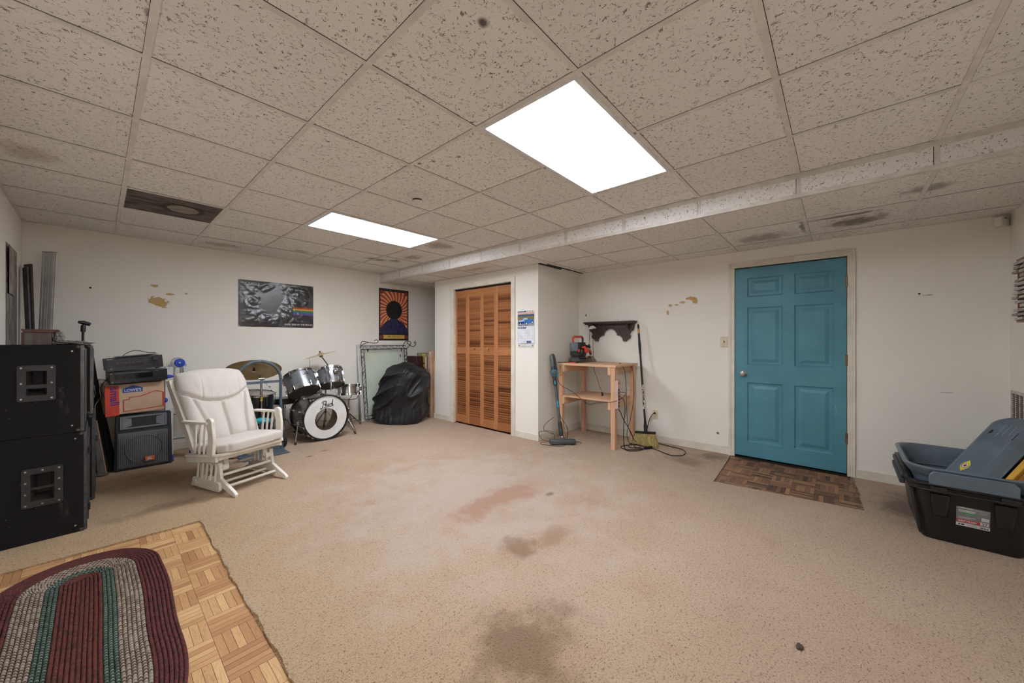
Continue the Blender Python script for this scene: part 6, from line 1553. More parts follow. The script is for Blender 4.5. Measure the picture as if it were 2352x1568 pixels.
def tripod(par, h, spread, rr=.008, z1=.22, az=0.0):
    p = MB(); p.tube([(0, 0, .10), (0, 0, h)], rr*1.2, 12); p.build('stand_pole', M_CHR, par)
    for k in range(3):
        a = 2*PI*k/3+az; c, s = math.cos(a), math.sin(a)
        p = MB()
        for o_ in (-.006, .006): p.beam((spread*c-s*o_, spread*s+c*o_, .012), (.012*c-s*o_, .012*s+c*o_, z1), .006, .010, (-s, c, 0))
        p.beam((spread*.5*c, spread*.5*s, .115), (0, 0, .115-.02), .006, .010, (-s, c, 0)); lg = p.build('leg', M_CHR, par)
        f = MB(); f.ball((spread*c, spread*s, .014), (.014, .014, .014), 0, 10); f.build('rubber_foot', M_BLK, lg)
r = thing('snare_stand', 'chrome basket stand holding the snare drum', 'stand', (2.455, 5.25, 0)); tripod(r, .42, .24, .009, .2, .4)
for k in range(3):
    a = 2*PI*k/3+.9; p = MB(); p.tube([(0, 0, .40), (.14*math.cos(a), .14*math.sin(a), .425), (.160*math.cos(a), .160*math.sin(a), .447), (.166*math.cos(a), .166*math.sin(a), .475)], .006, 8); p.build('basket_arm', M_CHR, r)
p = MB(); p.cyl((0, 0, .25), (0, 0, .31), .018, 12); p.cyl((-.03, -.02, .28), (.03, -.02, .28), .006, 8); p.build('clamp', M_CHR, r)
# floor tom
r = place('floor_tom', 'dark floor tom with chrome rim standing behind the rocking chair arm', 'drum', (1.255, 5.22, .205), 5, 160)
t = NT('black drum wrap'); M_WRAP2 = t.done(t.mix(t.step(t.noise(t.mapping(t.obj(), (14, 14, 2)), 1, 3), .4, .7), L((44, 45, 50)), L((28, 29, 32))), .3, .3)
drum(r, Matrix(), .203, .42, 8, M_WRAP2, M_COAT, M_DHEAD)
for k in range(3):
    a = 2*PI*k/3+.6; p = MB(); c, s = math.cos(a), math.sin(a); p.tube([(.222*c, .222*s, .30), (.222*c, .222*s, .0), (.245*c, .245*s, -.14), (.245*c, .245*s, -.196)], .006, 8); p.build('leg', M_CHR, r)
    p = MB(); p.ball((.245*c, .245*s, -.19), .011, 0, 8); p.build('rubber_foot', M_BLK, r)
# throne
r = thing('drum_throne', 'round black drum stool behind the bass drum', 'stool', (1.650, 5.38, -.024)); tripod(r, .46, .20, .011, .26, .2)
p = MB(); p.lathe([(0, .462), (.135, .462), (.150, .470), (.152, .50), (.145, .528), (.11, .536), (0, .540)], 40); p.build('seat', mat('black vinyl seat', (34, 34, 36), .5), r)
p = MB(); p.lathe([(0, .541), (.142, .5345)], 40); p.build('seat_top', mat('worn grey seat top', (150, 150, 140), .7), r, normals=False, solid=.002)
p = MB(); p.cyl((0, 0, .40), (0, 0, .455), .022, 14); p.cyl((-.05, 0, .24), (.05, 0, .24), .007, 8); p.build('collar', M_CHR, r)
# cymbals on their stands
def cymbal(mb, X, rad, bow=.10):
    prof = [(.006, 0), (rad*.02+.006, 0), (rad*.10, -.006), (rad*.20, -.016), (rad*.24, -.021)]
    for k in range(1, 11): f = k/10; prof.append((rad*(.24+.76*f), -.021-bow*rad*(f**1.5)*.6))
    prof += [(rad*1.0, -.022-bow*rad*.6), (rad*.62, -.0235-bow*rad*.6*.33), (rad*.24, -.0228), (rad*.20, -.018), (rad*.10, -.008), (.006, -.002)]
    mb.lathe(prof, 72, X)
r = thing('cymbal_stand', 'large bronze cymbal tilted on a boom stand behind the hand truck', 'cymbal', (1.285, 4.97, 0)); tripod(r, .82, .24, .009, .25, .5)
cc = Vector((-.055, .08, .945)); nrm = Vector((.10, .46, .88)).normalized()
p = MB(); cymbal(p, zto(cc, nrm), .280, .10); cy = p.build('cymbal', M_BRZ, r)
rgm = MB()
for k in range(2): pass
p = MB(); p.tube([cc+nrm*.022, cc-nrm*.055], .0055, 8); p.cyl(cc+nrm*.006, cc+nrm*.018, .012, 12); p.cyl(cc-nrm*.024, cc-nrm*.036, .014, 12); p.build('tilter', M_BLK, r)
p = MB(); a_ = cc-nrm*.055; p.tube([a_, Vector((-.006, .01, .84)), Vector((0, 0, .82))], .008, 10); p.cyl(a_+Vector((-.02, 0, 0)), a_+Vector((.02, 0, 0)), .012, 12); p.tube([(0, 0, .82), (.075, -.02, .725), (.085, -.022, .71)], [.0075, .0075, .011], 10); p.build('boom_arm', M_CHR, r)
p = MB(); p.cyl((-.03, 0, .815), (.03, 0, .815), .014, 12); p.cyl((0, 0, .60), (0, 0, .645), .015, 12); p.beam((-.03, -.01, .62), (.03, -.01, .62), .008, .014); p.build('clamp', M_CHR, r)
p = MB(); p.cyl((0, 0, .555), (0, 0, .575), .0135, 12); p.cyl((0, 0, .585), (0, 0, .60), .0135, 12); p.build('yellow_tape', mat('yellow tape', (214, 180, 60), .5), r)
Mlog = zto(cc, nrm) @ Matrix.Rotation(math.radians(18), 4, 'Z')
p = MB()
for q0 in range(7):
    x = -.10+.026*q0; p.tube([Mlog @ Vector((x+.010*math.cos(a), -.150+.012*math.sin(a)*(1.6 if q0 == 0 else 1), -.0395)) for a in [i*.7 for i in range(7)]], .0016, 5)
p.build('printed_mark', M_BLK, r)
r = thing('cymbal_stand', 'small bronze cymbal on an angled arm above the smaller tom', 'cymbal', (2.20, 5.43, 0)); tripod(r, .80, .20, .009, .25, 0)
cc = Vector((-.150, -.19, 1.095)); nrm = Vector((-.24, .10, .96)).normalized()
p = MB(); cymbal(p, zto(cc, nrm), .205, .10); p.build('cymbal', M_BRZ, r)
p = MB(); p.tube([cc+nrm*.022, cc-nrm*.05], .005, 8); p.cyl(cc+nrm*.004, cc+nrm*.018, .011, 12); p.build('tilter', M_BLK, r)
p = MB(); a_ = cc-nrm*.05; p.tube([a_, Vector((-.03, -.14, .925)), Vector((0, 0, .78))], .0085, 10); p.cyl(a_+Vector((-.014, -.014, 0)), a_+Vector((.014, .014, 0)), .017, 14); p.cyl((-.03, 0, .785), (.03, 0, .785), .013, 12); p.build('boom_arm', M_CHR, r)
r = thing('hi_hat_stand', 'thin chrome hi hat rod stand behind the toms', 'stand', (1.99, 5.43, 0)); tripod(r, .72, .19, .008, .24, .7)
p = MB(); p.tube([(0, 0, .70), (-.008, 0, 1.02)], .0032, 8); p.build('pull_rod', M_CHR, r)
p = MB(); p.box((-.045, -.28, .008), (.045, -.02, .020)); p.build('foot_pedal', M_CHR, r, bevel=.004)
# bass pedal seen through the port
r = thing('bass_pedal', 'chrome bass drum pedal behind the bass drum', 'pedal', (1.93, 5.29, 0))
p = MB(); p.box((-.04, -.03, .002), (.04, .26, .010)); p.beam((0, -.02, .02), (0, .24, .055), .075, .008, (0, 0, 1)); p.build('footboard', M_CHR, r, bevel=.002)
p = MB(); p.beam((-.06, -.03, 0), (-.06, -.03, .19), .016, .02, (1, 0, 0)); p.beam((.06, -.03, 0), (.06, -.03, .19), .016, .02, (1, 0, 0)); p.cyl((-.07, -.03, .18), (.07, -.03, .18), .008, 10); p.build('frame', M_CHR, r)
p = MB(); p.tube([(0, -.03, .18), (0, .02, .34)], .004, 8); p.ball((0, .02, .35), (.022, .03, .022), 0, 12); p.build('beater', mat('felt', (200, 192, 176), .9), r)
# teal and grey rag on a low stand behind the arm of the chair
t = MB(); 
tag(crumple((1.20, 4.70, .375), (.085, .03, .028), 4.4, .45).build('bungee_strap', mat('teal webbing', (22, 164, 182), .5), sharp=50), 'bright teal strap bundle hanging on the cymbal stand behind the chair arm', 'strap')
# ------------------------------------------------------------------ storm window leaning on the back wall
M_SASH = mat('white window sash', (216, 216, 212), .5, rgb2=(200, 200, 194), scale=8)
t = NT('hazy greenish glass'); v = t.obj(); hz = t.step(t.noise(t.mapping(v, (3, 3, 1.6)), 1, 4), .4, .7)
M_GLS = t.done(t.mix(hz, L((206, 216, 200)), L((188, 204, 186))), .22, 0, .6)
r = thing('storm_window', 'white framed storm window with hazy green glass leaning on the back wall', 'window sash', (2.76, 5.46, 0)); Ml = frame((0, 0, 0), (1, 0, 0), (-.01, .128, 1.0))
WW, HH = .80, 1.205
p = MB()
for a, b in (((0, 0), (.075, HH)), ((WW-.075, 0), (WW, HH)), ((.075, 0), (WW-.075, .085)), ((.075, HH-.085), (WW-.075, HH))): p.box((a[0], a[1], -.035), (b[0], b[1], 0), 0, Ml)
p.build('sash', M_SASH, r, bevel=.003)
p = MB()
for a, b in (((.070, .08), (.082, HH-.08)), ((WW-.082, .08), (WW-.070, HH-.08)), ((.082, .08), (WW-.082, .092)), ((.082, HH-.092), (WW-.082, HH-.08))): p.box((a[0], a[1], -.008), (b[0], b[1], .004), 0, Ml)
p.build('glazing_bead', M_SASH, r, bevel=.002)
p = MB(); p.box((.078, .088, -.020), (WW-.078, HH-.088, -.014), 0, Ml); p.build('glass', M_GLS, r)
p = MB(); p.box((WW-.055, HH-.22, .0), (WW-.030, HH-.17, .003), 0, Ml); p.build('latch_plate', M_STEEL, r)

# wrought iron scroll trellis in front of it
M_IRON = mat('black wrought iron', (30, 28, 27), .55, .5)
r = thing('iron_trellis', 'black wrought iron scrollwork frame leaning on the storm window', 'metal frame', (2.80, 5.39, 0)); Mi = frame((0, 0, 0), (1, 0, 0), (-.045, .125, 1.0))
R = .0048
def rod(mb, pts, rr=R, sm=0): mb.tube([Mi @ Vector((x, y, z)) for x, y, z in (spline(pts, sm) if sm else pts)], rr, 8)
def scroll(mb, cx, cy, r0, a0, turns, z=.0, sgn=1, n=26, rr=R*.65): rod(mb, [(cx+r0*(1-.75*i/n)*math.cos(a0+sgn*2*PI*turns*i/n), cy+r0*(1-.75*i/n)*math.sin(a0+sgn*2*PI*turns*i/n), z) for i in range(n+1)], rr)
TH = 1.185
for nm, x0 in (('left_post', 0.0), ('right_post', .775)):
    p = MB()
    for dx in (-.022, .030): rod(p, [(x0+dx, .04, 0), (x0+dx, TH-.06, 0)])
    for k in range(6):
        y = .10+k*.178; w_ = .023
        rod(p, [(x0-w_+.004, y, 0), (x0+w_*.4, y+.03, 0), (x0+w_*1.1, y+.07, 0), (x0+.004, y+.09, 0), (x0-w_*.8, y+.11, 0), (x0+w_*.6, y+.15, 0), (x0+w_*1.1, y+.178, 0)], R*.55, 5)
    for k in range(4): scroll(p, x0+.004, .30+k*.235, .020, PI/2*(1 if k % 2 else -1), 1.1, 0, 1 if k % 2 else -1)
    p.build('post', M_IRON, r)
p = MB()
for y in (TH-.055, TH): rod(p, [(-.02, y, 0), (.80, y, 0)])
for k in range(6): x = .10+.12*k; rod(p, [(x-.06, TH, 0), (x-.03, TH-.03, 0), (x, TH-.052, 0), (x+.03, TH-.03, 0), (x+.05, TH-.012, 0), (x+.03, TH-.006, 0)], R*.5, 5)
p.build('top_truss', M_IRON, r)
p = MB(); rod(p, [(-.03, TH-.04, 0), (-.005, TH+.06, 0), (.04, TH+.065, .02), (.15, TH+.04, .05), (.20, TH+.035, .10), (.215, TH+.06, .12), (.19, TH+.085, .11), (.165, TH+.07, .09)], R, 6); rod(p, [(-.03, TH-.02, 0), (.03, TH+.03, 0), (.10, TH+.05, .03)], R, 5); p.build('hook', M_IRON, r)
p = MB(); rod(p, [(.73, TH-.01, 0), (.79, TH-.06, 0), (.86, TH-.01, 0), (.90, TH+.05, 0), (.86, TH+.075, 0), (.83, TH+.045, 0), (.88, TH+.0, .0), (.95, TH-.02, 0), (1.0, TH+.02, 0), (1.0, TH+.06, 0), (.97, TH+.055, 0), (.975, TH+.03, 0)], R*1.15, 6); rod(p, [(.735, TH, 0), (.80, TH+.07, 0), (.85, TH+.08, 0)], R, 5); p.build('hook', M_IRON, r)
p = MB(); rod(p, [(-.02, .035, 0), (.35, .035, 0), (.80, .035, 0)]); rod(p, [(-.02, .09, 0), (.36, .09, .02)]); scroll(p, .02, .035, .035, 0, 1.3, .01); rod(p, [(.03, .03, .01), (.10, .05, .08), (.18, .02, .13), (.25, .05, .15), (.27, .02, .18), (.22, .008, .17)], R, 6); scroll(p, .24, .04, .045, .3, 1.5, .12); p.build('bottom_scroll', M_IRON, r)
for x, y in ((.09, TH-.065), (.70, TH-.06), (.78, TH-.23), (.10, .10)):
    p = MB(); p.box((x-.006, y-.03, -.004), (x+.006, y+.01, .012), 0, Mi); p.build('clip', M_IRON, r)

# ------------------------------------------------------------------ covered grill
t = NT('black polyester cover'); v = t.obj(); t.bump(t.noise(v, 9, 4, .5, 1.0), .006)
M_COV = t.done(t.mix(t.step(t.noise(v, 5, 4), .4, .75), L((27, 28, 31)), L((36, 37, 41))), .5, 0, .4)
r = thing('grill_cover', 'bulky black fabric cover draped over an unseen load beside the cardboard boxes', 'cover', (3.235, 5.06, 0))
Fw = Vector((.739, .673, 0)); Rt = Vector((.673, -.739, 0))
PROF = [(0, .34, .30), (.05, .40, .32), (.12, .44, .355), (.30, .445, .37), (.45, .41, .385), (.55, .355, .39), (.64, .31, .385), (.72, .28, .36), (.79, .25, .30), (.84, .225, .235), (.885, .14, .17), (.91, .03, .09), (.92, .0, .02)]
def rid(p_): return 1-2*abs(noise.noise(p_))
def cov(u, v):
    a = 2*PI*u; c, s = math.cos(a), math.sin(a); h = v
    for (h0, l0, r0), (h1, l1, r1) in zip(PROF, PROF[1:]):
        if h <= h1+1e-9:
            k = (h-h0)/(h1-h0); l, rr = l0+(l1-l0)*k, r0+(r1-r0)*k; break
    e = .62; w_ = rr if c > 0 else l
    X = math.copysign(abs(c)**e, c)*w_; Y = math.copysign(abs(s)**e, s)*(.30*min(1, (l+rr)/.60))
    # folds sweep up to the right, fan out from the lower left corner, short pleats at the foot
    th = .62+.35*X; ca, sa = math.cos(th), math.sin(th); la, lb = X*ca+h*sa, -X*sa+h*ca
    f1 = rid(Vector((la*1.0, lb*4.6, Y*1.5+3)))**2*.062
    f2 = rid(Vector((la*1.6+5, lb*10, Y*2)))**2*.018
    f3 = rid(Vector((X*11, Y*11, h*1.2+7)))**2*.030*max(0, 1-h*3.2)
    f4 = rid(Vector((X*1.6+Y, h*7+X*2, 2)))**2*.026*max(0, (h-.45)*2)
    k = min(1, h*7+.3)*min(1, max(0, .925-h)*9)
    d = (f1+f2+f3+f4-.045)*k; n_ = Vector((c, s, 0))
    z = h+(.03*noise.noise(Vector((X*5, Y*5, h*4)))+.045*(X-.02))*min(1, h*3)
    P_ = Rt*(X+n_.x*d)+Fw*(Y+n_.y*d); return Vector((P_.x, P_.y, max(.003, z)))
p = MB(); p.grid(220, 150, lambda u, v: cov(u, .92*v), cu=True); cvr = p.build('fabric', M_COV, r, sharp=85)
p = MB(); p.tube([cov(.585+.03*math.sin(i*.18), .04+.74*i/40)+Vector((-.012, -.012, 0)) for i in range(41)], .006, 6); p.build('seam_cord', mat('seam cord black', (30, 30, 32), .5), r)

# ------------------------------------------------------------------ flat cartons between the cover and the closet
M_CARD2 = mat('brown kraft carton', (184, 154, 130), .85, rgb2=(172, 142, 118), scale=5); M_CARD3 = mat('grey brown carton', (138, 118, 100), .85, rgb2=(124, 104, 88), scale=5); M_INK = mat('marker ink', (40, 34, 30), .8); M_LABEL = mat('white label', (216, 214, 210), .7); M_YL = mat('yellow label', (224, 186, 62), .7)
def flat_box(label, x0, y0, w, d, h, dy, m_, labs, txt=None):
    r = thing('flat_carton', label, 'carton', (x0, y0, 0), group=None); Mc = frame((0, 0, 0), (0, -1, 0), (0, -dy, h))       # local x = to the right (-y), y = up the box, z = towards -x
    p = MB(); p.box((0, 0, -d), (w, h, 0), 0, Mc); p.build('carton', m_, r, bevel=.002)
    for (a, b, c_, e, mm) in labs:
        p = MB(); p.box((a, b, -.001), (c_, e, .0012), 0, Mc); p.build('label', mm, r)
    if txt: text('lettering', txt, .055, M_INK, r, Mc @ Matrix.Translation((.050, .66, .0014)) @ Matrix.Rotation(math.radians(90), 4, 'Z'), .0003, 'LEFT', .15, .0005)
    return r
flat_box('tall brown flat carton with a yellow sticker leaning against the closet corner', 3.655, 4.985, .072, .55, 1.09, .060, M_CARD2, [(.014, .40, .040, .46, M_LABEL), (.030, .27, .052, .33, M_YL), (.052, 1.0, .070, 1.08, M_LABEL), (.012, .01, .024, .05, M_BLK)], 'C1mu')
flat_box('narrow grey brown flat carton with white labels, left of the tall brown one', 3.645, 5.045, .036, .50, 1.0, .055, M_CARD3, [(.006, .02, .028, .12, M_LABEL), (.006, .27, .026, .33, mat('pale blue label', (176, 190, 196), .7)), (.010, .42, .030, .47, M_LABEL), (.006, .58, .030, .72, mat('printed label', (176, 176, 186), .6, rgb2=(70, 74, 110), scale=70)), (.006, .80, .030, .99, M_LABEL)])
flat_box('thin brown carton edge standing behind the tall brown carton', 3.70, 4.900, .028, .50, 1.0, .018, M_CARD2, [])
t = NT('colored map print'); v = t.obj(); vo = t.n('TexVoronoi', feature='F1'); t.link(t.mapping(v, (9, 9, 9)), vo.inputs['Vector']); vo.inputs['Scale'].default_value = 1
rr_ = t.ramp(t.n('SeparateXYZ', i_0=vo.outputs['Color']).outputs[0], [(0, L((214, 194, 116))), (.3, L((146, 168, 128))), (.5, L((206, 176, 96))), (.7, L((226, 150, 70))), (.85, L((150, 118, 92)))], 'CONSTANT'); M_MAP = t.done(rr_, .6)
r = thing('printed_carton', 'carton with a colourful map print standing behind the covered load in the alcove', 'carton', (3.84, 5.14, 0))
p = MB(); p.box((0, 0, 0), (.40, .42, 1.04)); p.build('carton', mat('dusky carton', (146, 116, 96), .8, rgb2=(120, 92, 76), scale=6), r, bevel=.002)
p = MB(); p.box((-.0012, .02, .88), (0, .40, 1.035)); p.build('map_print', M_MAP, r)
p = MB(); p.box((-.0014, .02, .80), (0, .25, .85)); p.build('orange_band', M_YL, r)
b = MB(); b.box((3.68, 5.33, 0), (3.80, 5.62, .99)); tag(b.build('maroon_case', mat('maroon leatherette', (64, 34, 34), .5), bevel=.004), 'dark maroon upright case between the covered load and the map print carton', 'case')

# ------------------------------------------------------------------ storage totes by the right wall
M_TB = mat('black tote plastic', (28, 27, 28), .35, rgb2=(36, 35, 36), scale=9, bump=.0006, bscale=40); M_TG = mat('grey tote plastic', (98, 112, 124), .32, rgb2=(88, 101, 112), scale=7, bump=.0003, bscale=30)
TX0, TX1, TY0, TY1 = 3.500, 4.300, -.878, -.318
def loft(mb, secs, close_bottom=True):
    """secs: list of (hx, hy, rad, z)"""
    rings = [[(x, y, s[3]) for x, y in rrect(s[0], s[1], s[2])] for s in secs]; n = len(rings[0]); vs = [p_ for rg in rings for p_ in rg]; fs = []
    for k in range(len(rings)-1):
        for i in range(n): fs.append((k*n+i, k*n+(i+1) % n, (k+1)*n+(i+1) % n, (k+1)*n+i))
    if close_bottom: fs.append(tuple(range(n))[::-1])
    mb.add(vs, fs); return n
r = thing('storage_tote', 'large black plastic storage tote with a red and grey sticker, on the carpet', 'tote', ((TX0+TX1)/2, (TY0+TY1)/2, 0), math.radians(-.5)); hx, hy = (TX1-TX0)/2, (TY1-TY0)/2
p = MB(); loft(p, [(hx-.075, hy-.085, .05, 0), (hx-.066, hy-.078, .055, .012), (hx-.030, hy-.040, .06, .315), (hx-.012, hy-.022, .06, .318), (hx-.012, hy-.022, .06, .345), (hx-.004, hy-.012, .05, .347), (hx, hy-.008, .05, .352), (hx, hy-.008, .05, .372), (hx-.018, hy-.026, .045, .374), (hx-.040, hy-.050, .05, .350), (hx-.075, hy-.086, .05, .012), (hx-.08, hy-.09, .05, .010)]); p.build('body', M_TB, r, bevel=.002)
# raised foot panels and rim details on the label end, corner ribs
slope = (.036)/.303
def endp(y, z, off=0.0): return Vector((-(hx-.066)-(z-.012)*slope-off, y, z))
for y0, y1 in ((.085, .16), (-.16, -.085)):
    p = MB(); a = [endp(y0+.008, .16, .002), endp(y1-.002, .16, .002), endp(y1+.008, .300, .002), endp(y0-.002, .300, .002)]; b_ = [endp(y0+.014, .166, .014), endp(y1-.008, .166, .014), endp(y1+.004, .302, .020), endp(y0+.002, .302, .020)]
    p.add(a+b_, [(4, 5, 6, 7), (0, 1, 5, 4), (1, 2, 6, 5), (2, 3, 7, 6), (3, 0, 4, 7)]); p.build('raised_panel', M_TB, r, bevel=.003)
p = MB()
for z in (.322, .358): p.box((-hx-.010, -hy+.06, z), (-hx+.01, hy-.06, z+.010))
p.box((-hx-.006, -.17, .318), (-hx+.012, -.10, .352)); p.box((-hx-.006, .10, .318), (-hx+.012, .17, .352)); p.build('rim_rib', M_TB, r, bevel=.003)
p = MB(); p.box((-.26, hy-.016, .300), (.26, hy+.010, .334)); p.box((-.28, hy-.014, .346), (.28, hy+.006, .376)); p.build('side_handle', mat('scuffed black plastic', (66, 64, 63), .5, rgb2=(44, 43, 43), scale=20), r, bevel=.006)
for x in (-.34, -.30):
    p = MB(); p.beam((x, hy-.080+.004, .03), (x, hy-.042+.006, .305), .022, .014, (0, 1, 0)); p.build('corner_rib', M_TB, r, bevel=.004)
# sticker
Ms = frame(endp(.060, .130, .0015), (0, -1, 0), (-slope, 0, 1)); sw_, sh_ = .128, .120
p = MB(); p.box((0, 0, 0), (sw_, sh_, .0012), 0, Ms); st_ = p.build('sticker', mat('sticker grey', (126, 124, 124), .45), r, bevel=.0004)
p = MB(); p.box((0, .026, .001), (sw_, .040, .0018), 0, Ms); p.build('red_band', mat('sticker red', (198, 44, 40), .45), st_)
p = MB(); p.box((0, 0, .001), (sw_, .019, .0017), 0, Ms); p.box((.092, .026, .0012), (.124, .045, .0021), 0, Ms); p.box((.096, .052, .001), (.124, .072, .0017), 0, Ms); p.box((0, .110, .001), (sw_, .1112, .0016), 0, Ms); p.build('white_field', mat('sticker white', (206, 204, 204), .5), st_)
p = MB(); p.box((.022, .078, .001), (.074, .086, .0017), 0, Ms); p.build('green_stroke', mat('sticker green', (44, 160, 84), .5), st_)
tw = mat('sticker ink white', (232, 230, 230), .5); tk = mat('sticker ink dark', (40, 38, 40), .5)
text('lettering', 'PROFESSIONAL', .0105, tw, st_, Ms @ Matrix.Translation((.008, .094, .0016)), .0002, 'LEFT', 0, .0003, .92)
text('lettering', 'GRADE', .0105, mat('sticker ink grey', (168, 166, 166), .5), st_, Ms @ Matrix.Translation((.088, .094, .0016)), .0002, 'LEFT', 0, 0, .85)
text('lettering', 'BUILT TO LAST', .0105, tw, st_, Ms @ Matrix.Translation((.008, .029, .0022)), .0002, 'LEFT', 0, .0003, 1.0)
text('lettering', '27', .018, tk, st_, Ms @ Matrix.Translation((.097, .029, .0025)), .0002, 'LEFT', 0, .0002, 1.2)
p = MB()
for k in range(9): p.box((.090+.0036*k, .004, .0014), (.0915+.0036*k+.0008*(k % 3), .013, .0021), 0, Ms)
p.prism([(.026+.007*math.cos(2*PI*i/16), .010+.0045*math.sin(2*PI*i/16)) for i in range(16)], .0014, .0021, Ms); p.box((.009, .005, .0014), (.016, .014, .0021), 0, Ms)
for k in range(4): p.box((.040, .004+.003*k, .0014), (.080, .0048+.003*k, .0019), 0, Ms)
p.build('print', tk, st_)
p = MB(); p.box((.008, .114, .0012), (.062, .1165, .0017), 0, Ms); p.box((.008, .0885, .0012), (.066, .0905, .0017), 0, Ms); p.box((.008, .056, .0012), (.075, .0572, .0017), 0, Ms); p.box((.008, .050, .0012), (.052, .0512, .0017), 0, Ms); p.build('print', tw, st_)

# grey tote sitting inside the black one
r = thing('storage_tote', 'grey plastic tote nested in the black tote, holding the grey lid and yellow frame', 'tote', ((TX0+TX1)/2+.005, (TY0+TY1)/2+.004, 0), math.radians(-.8)); gx_, gy_ = hx-.002, hy-.002
p = MB(); loft(p, [(gx_-.115, gy_-.125, .07, .070), (gx_-.105, gy_-.115, .08, .082), (gx_-.042, gy_-.050, .11, .402), (gx_-.026, gy_-.034, .12, .406), (gx_-.014, gy_-.020, .13, .430), (gx_-.002, gy_-.008, .14, .448), (gx_, gy_-.006, .14, .455), (gx_-.004, gy_-.010, .14, .460), (gx_-.022, gy_-.028, .13, .459), (gx_-.030, gy_-.036, .13, .450), (gx_-.052, gy_-.060, .11, .400), (gx_-.110, gy_-.120, .08, .090), (gx_-.12, gy_-.13, .07, .084)]); p.build('body', M_TG, r, bevel=.001)
p = MB(); n0 = len(rrect(1, 1, .1))
loft(p, [(gx_-.066, gy_-.075, .10, .330), (gx_-.071, gy_-.080, .10, .329), (gx_-.074, gy_-.083, .10, .322)], False); p.build('inner_step', M_TG, r, solid=.004)
p = MB(); p.prism([(-.17, .365), (.17, .365), (.17, .425), (.15, .448), (-.15, .448), (-.17, .425)], 0, .010, frame((-gx_+.012, 0, 0), (0, -1, 0), (-.05, 0, 1))); p.build('grip_lip', M_TG, r, bevel=.004)
p = MB()
for x, y in ((.33, .17), (.33, -.1)): p.beam((x, y, .14), (x+.012, y+.002, .24), .02, .012, (1, 0, 0))
p.build('rib', M_TG, r, bevel=.004)

# grey lid propped in the tote, against the near wall
LA = Vector((3.612, -.463, .360)); LE = Vector((.383, -.328, .395)).normalized(); LW = Vector((-.65, -.76, .02)).normalized()
r = thing('tote_lid', 'long grey plastic lid with yellow warning sticker propped diagonally in the grey tote', 'lid', tuple(LA)); Ml = frame((0, 0, 0), LW, LE)          # x across, y along, z out of the top
LWd, LLn = .200, .66
p = MB()
prof = [(0, -.012), (0, .006), (.012, .010), (.020, .004), (.130, .004), (.150, .012), (.165, .010), (.182, -.012), (.196, -.034), (.200, -.034)]
def lidf(u, v):
    i = u*(len(prof)-1); k = min(int(i), len(prof)-2); f = i-k; x = prof[k][0]*(1-f)+prof[k+1][0]*f; z = prof[k][1]*(1-f)+prof[k+1][1]*f
    y0 = .13*max(0, x)/.2; y = y0+v*(LLn-y0); e = max(0, y-(LLn-.10))/.10            # rounded upper end
    x2 = .1+(x-.1)*math.sqrt(max(.02, 1-(e*.92)**2)) if e > 0 else x
    return Ml @ Vector((x2, y, z-.018*e*e))
p.grid(37, 44, lidf); p.build('shell', M_TG, r, normals=False, solid=.003, sharp=60)
p = MB()
for k in range(4): p.tube([Ml @ Vector((.062+.024*k, LLn-.20+.012*k, .0055)), Ml @ Vector((.062+.024*k, LLn-.085, .0052))], .0014, 6)
p.build('molded_line', mat('pale molded line', (150, 160, 168), .4), r)
p = MB(); p.prism([(.022, LLn-.185), (.036, LLn-.175), (.034, LLn-.145), (.024, LLn-.150)], .0045, .0058, Ml); p.prism([(.140, LLn-.22), (.152, LLn-.21), (.151, LLn-.14), (.142, LLn-.15)], .010, .0118, Ml); p.build('slot', M_BLK, r)
p = MB(); Mk = Ml @ Matrix.Translation((.058, .172, 0)) @ Matrix.Diagonal((.66, .66, 1, 1)); p.prism([(0, -.075), (.026, -.026), (.030, 0), (.026, .026), (0, .075), (-.026, .026), (-.030, 0), (-.026, -.026)], .0042, .0058, Mk); s_ = p.build('warning_sticker', mat('sticker yellow', (214, 200, 60), .5), r)
p = MB(); p.prism([(.021*math.cos(2*PI*i/24), .030*math.sin(2*PI*i/24)) for i in range(24)], .0056, .0064, Mk); p.build('round_field', mat('sticker pale pink', (222, 196, 196), .5), s_)
p = MB(); p.prism([(-.008, -.012), (.004, -.014), (.010, .006), (.002, .016), (-.008, .006)], .0062, .0070, Mk); p.tube([Mk @ Vector((.021*math.cos(2*PI*i/24), .030*math.sin(2*PI*i/24), .0066)) for i in range(24)], .0009, 5, closed=True); p.build('pictogram', tk, s_)

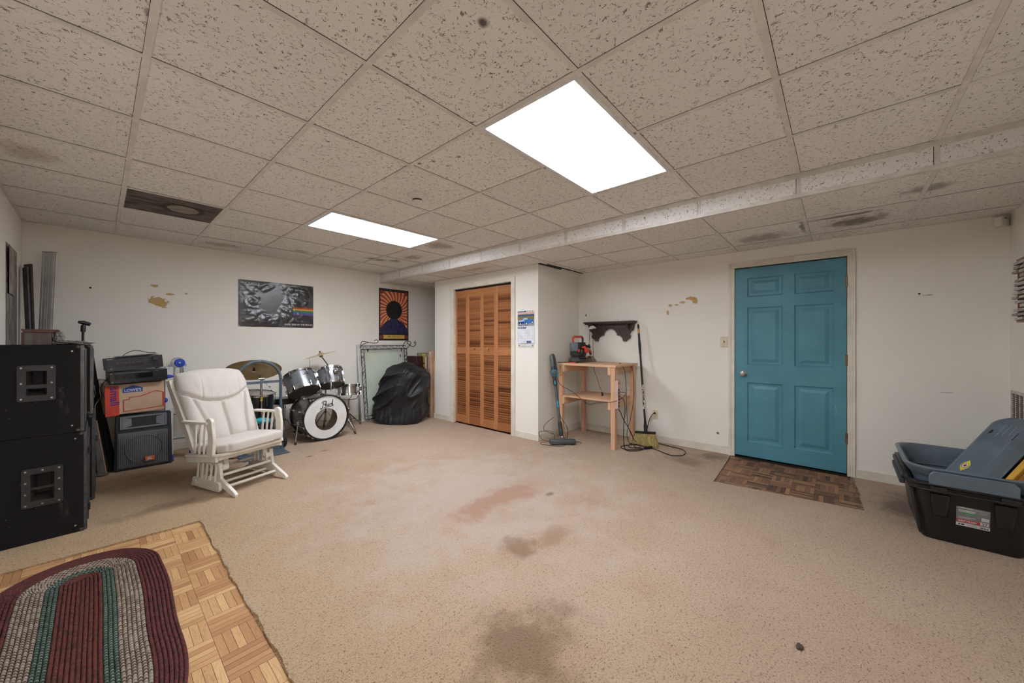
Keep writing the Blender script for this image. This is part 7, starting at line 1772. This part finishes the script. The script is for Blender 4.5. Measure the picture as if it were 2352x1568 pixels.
# yellow folding frame beside the lid
M_YEL = mat('yellow plastic', (216, 168, 66), .45, rgb2=(206, 156, 56), scale=6); M_BRN = wood('dark brown panel', (92, 58, 36), (74, 44, 28), (58, 34, 22), 1, 3, .5); M_ORG = wood('orange brown panel', (160, 108, 56), (140, 92, 46), (120, 76, 38), 1, 3, .5)
off = LW*.0
r = thing('yellow_frame', 'yellow plastic frame with brown boards lying in the grey tote right of the lid', 'frame', tuple(LA)); My = frame(LW*.175+Vector((0, 0, -.050)), LW, LE)
p = MB(); p.box((-.03, .22, -.040), (.034, .50, -.030), 0, My); p.build('brown_board', M_BRN, r, bevel=.002)
for x0, w_, z, y0 in ((.034, .028, 0, .16), (.104, .020, -.004, .25)):
    p = MB(); p.box((x0, y0, -.040+z), (x0+w_, .535, z), 0, My); p.build('yellow_bar', M_YEL, r, bevel=.004)
p = MB(); p.box((.064, .22, -.030), (.102, .53, -.020), 0, My); p.build('orange_board', M_ORG, r, bevel=.002)
p = MB(); p.box((.006, .20, -.044), (.030, .36, -.010), 0, My); p.build('black_block', M_BLK, r, bevel=.002)

# scraps on the carpet in the foreground
tag(crumple((1.936, .116, .004), (.017, .010, .005), 2, .6).build('lint_scrap', mat('dark lint', (84, 68, 56), .95), sharp=50), 'small dark lint scrap on the carpet in the right foreground', 'scrap')
b = MB(); random.seed(3)
for k in range(7): 
    x, y = 1.99+random.uniform(-.03, .03), -.05+random.uniform(-.02, .02); b.tube([(x, y, .002), (x+random.uniform(-.02, .02), y+random.uniform(-.02, .02), .003)], .0011, 5)
o = b.build('thread_scrap', mat('white thread', (214, 206, 196), .9)); tag(o, 'few pale threads on the carpet in the right foreground', 'scrap', kind='stuff')
# ------------------------------------------------------------------ light and view
w = bpy.data.worlds.new('world'); SC.world = w; w.use_nodes = True
wt = w.node_tree; tc = wt.nodes.new('ShaderNodeTexCoord'); sp = wt.nodes.new('ShaderNodeSeparateXYZ'); wt.links.new(tc.outputs['Generated'], sp.inputs[0])
mr = wt.nodes.new('ShaderNodeMapRange'); mr.inputs[1].default_value = -.02; mr.inputs[2].default_value = .06; wt.links.new(sp.outputs[2], mr.inputs[0])
mx = wt.nodes.new('ShaderNodeMix'); mx.data_type = 'RGBA'; mx.inputs[6].default_value = GROUND_COL; mx.inputs[7].default_value = SKY_COL; wt.links.new(mr.outputs[0], mx.inputs[0]); wt.links.new(mx.outputs[2], wt.nodes['Background'].inputs[0])
w.node_tree.nodes['Background'].inputs[1].default_value = SKY
SC.view_settings.view_transform = 'Standard'; SC.view_settings.look = 'None'; SC.view_settings.gamma = 1.0
SC.view_settings.use_curve_mapping = False; SC.view_settings.exposure = EXPOSURE
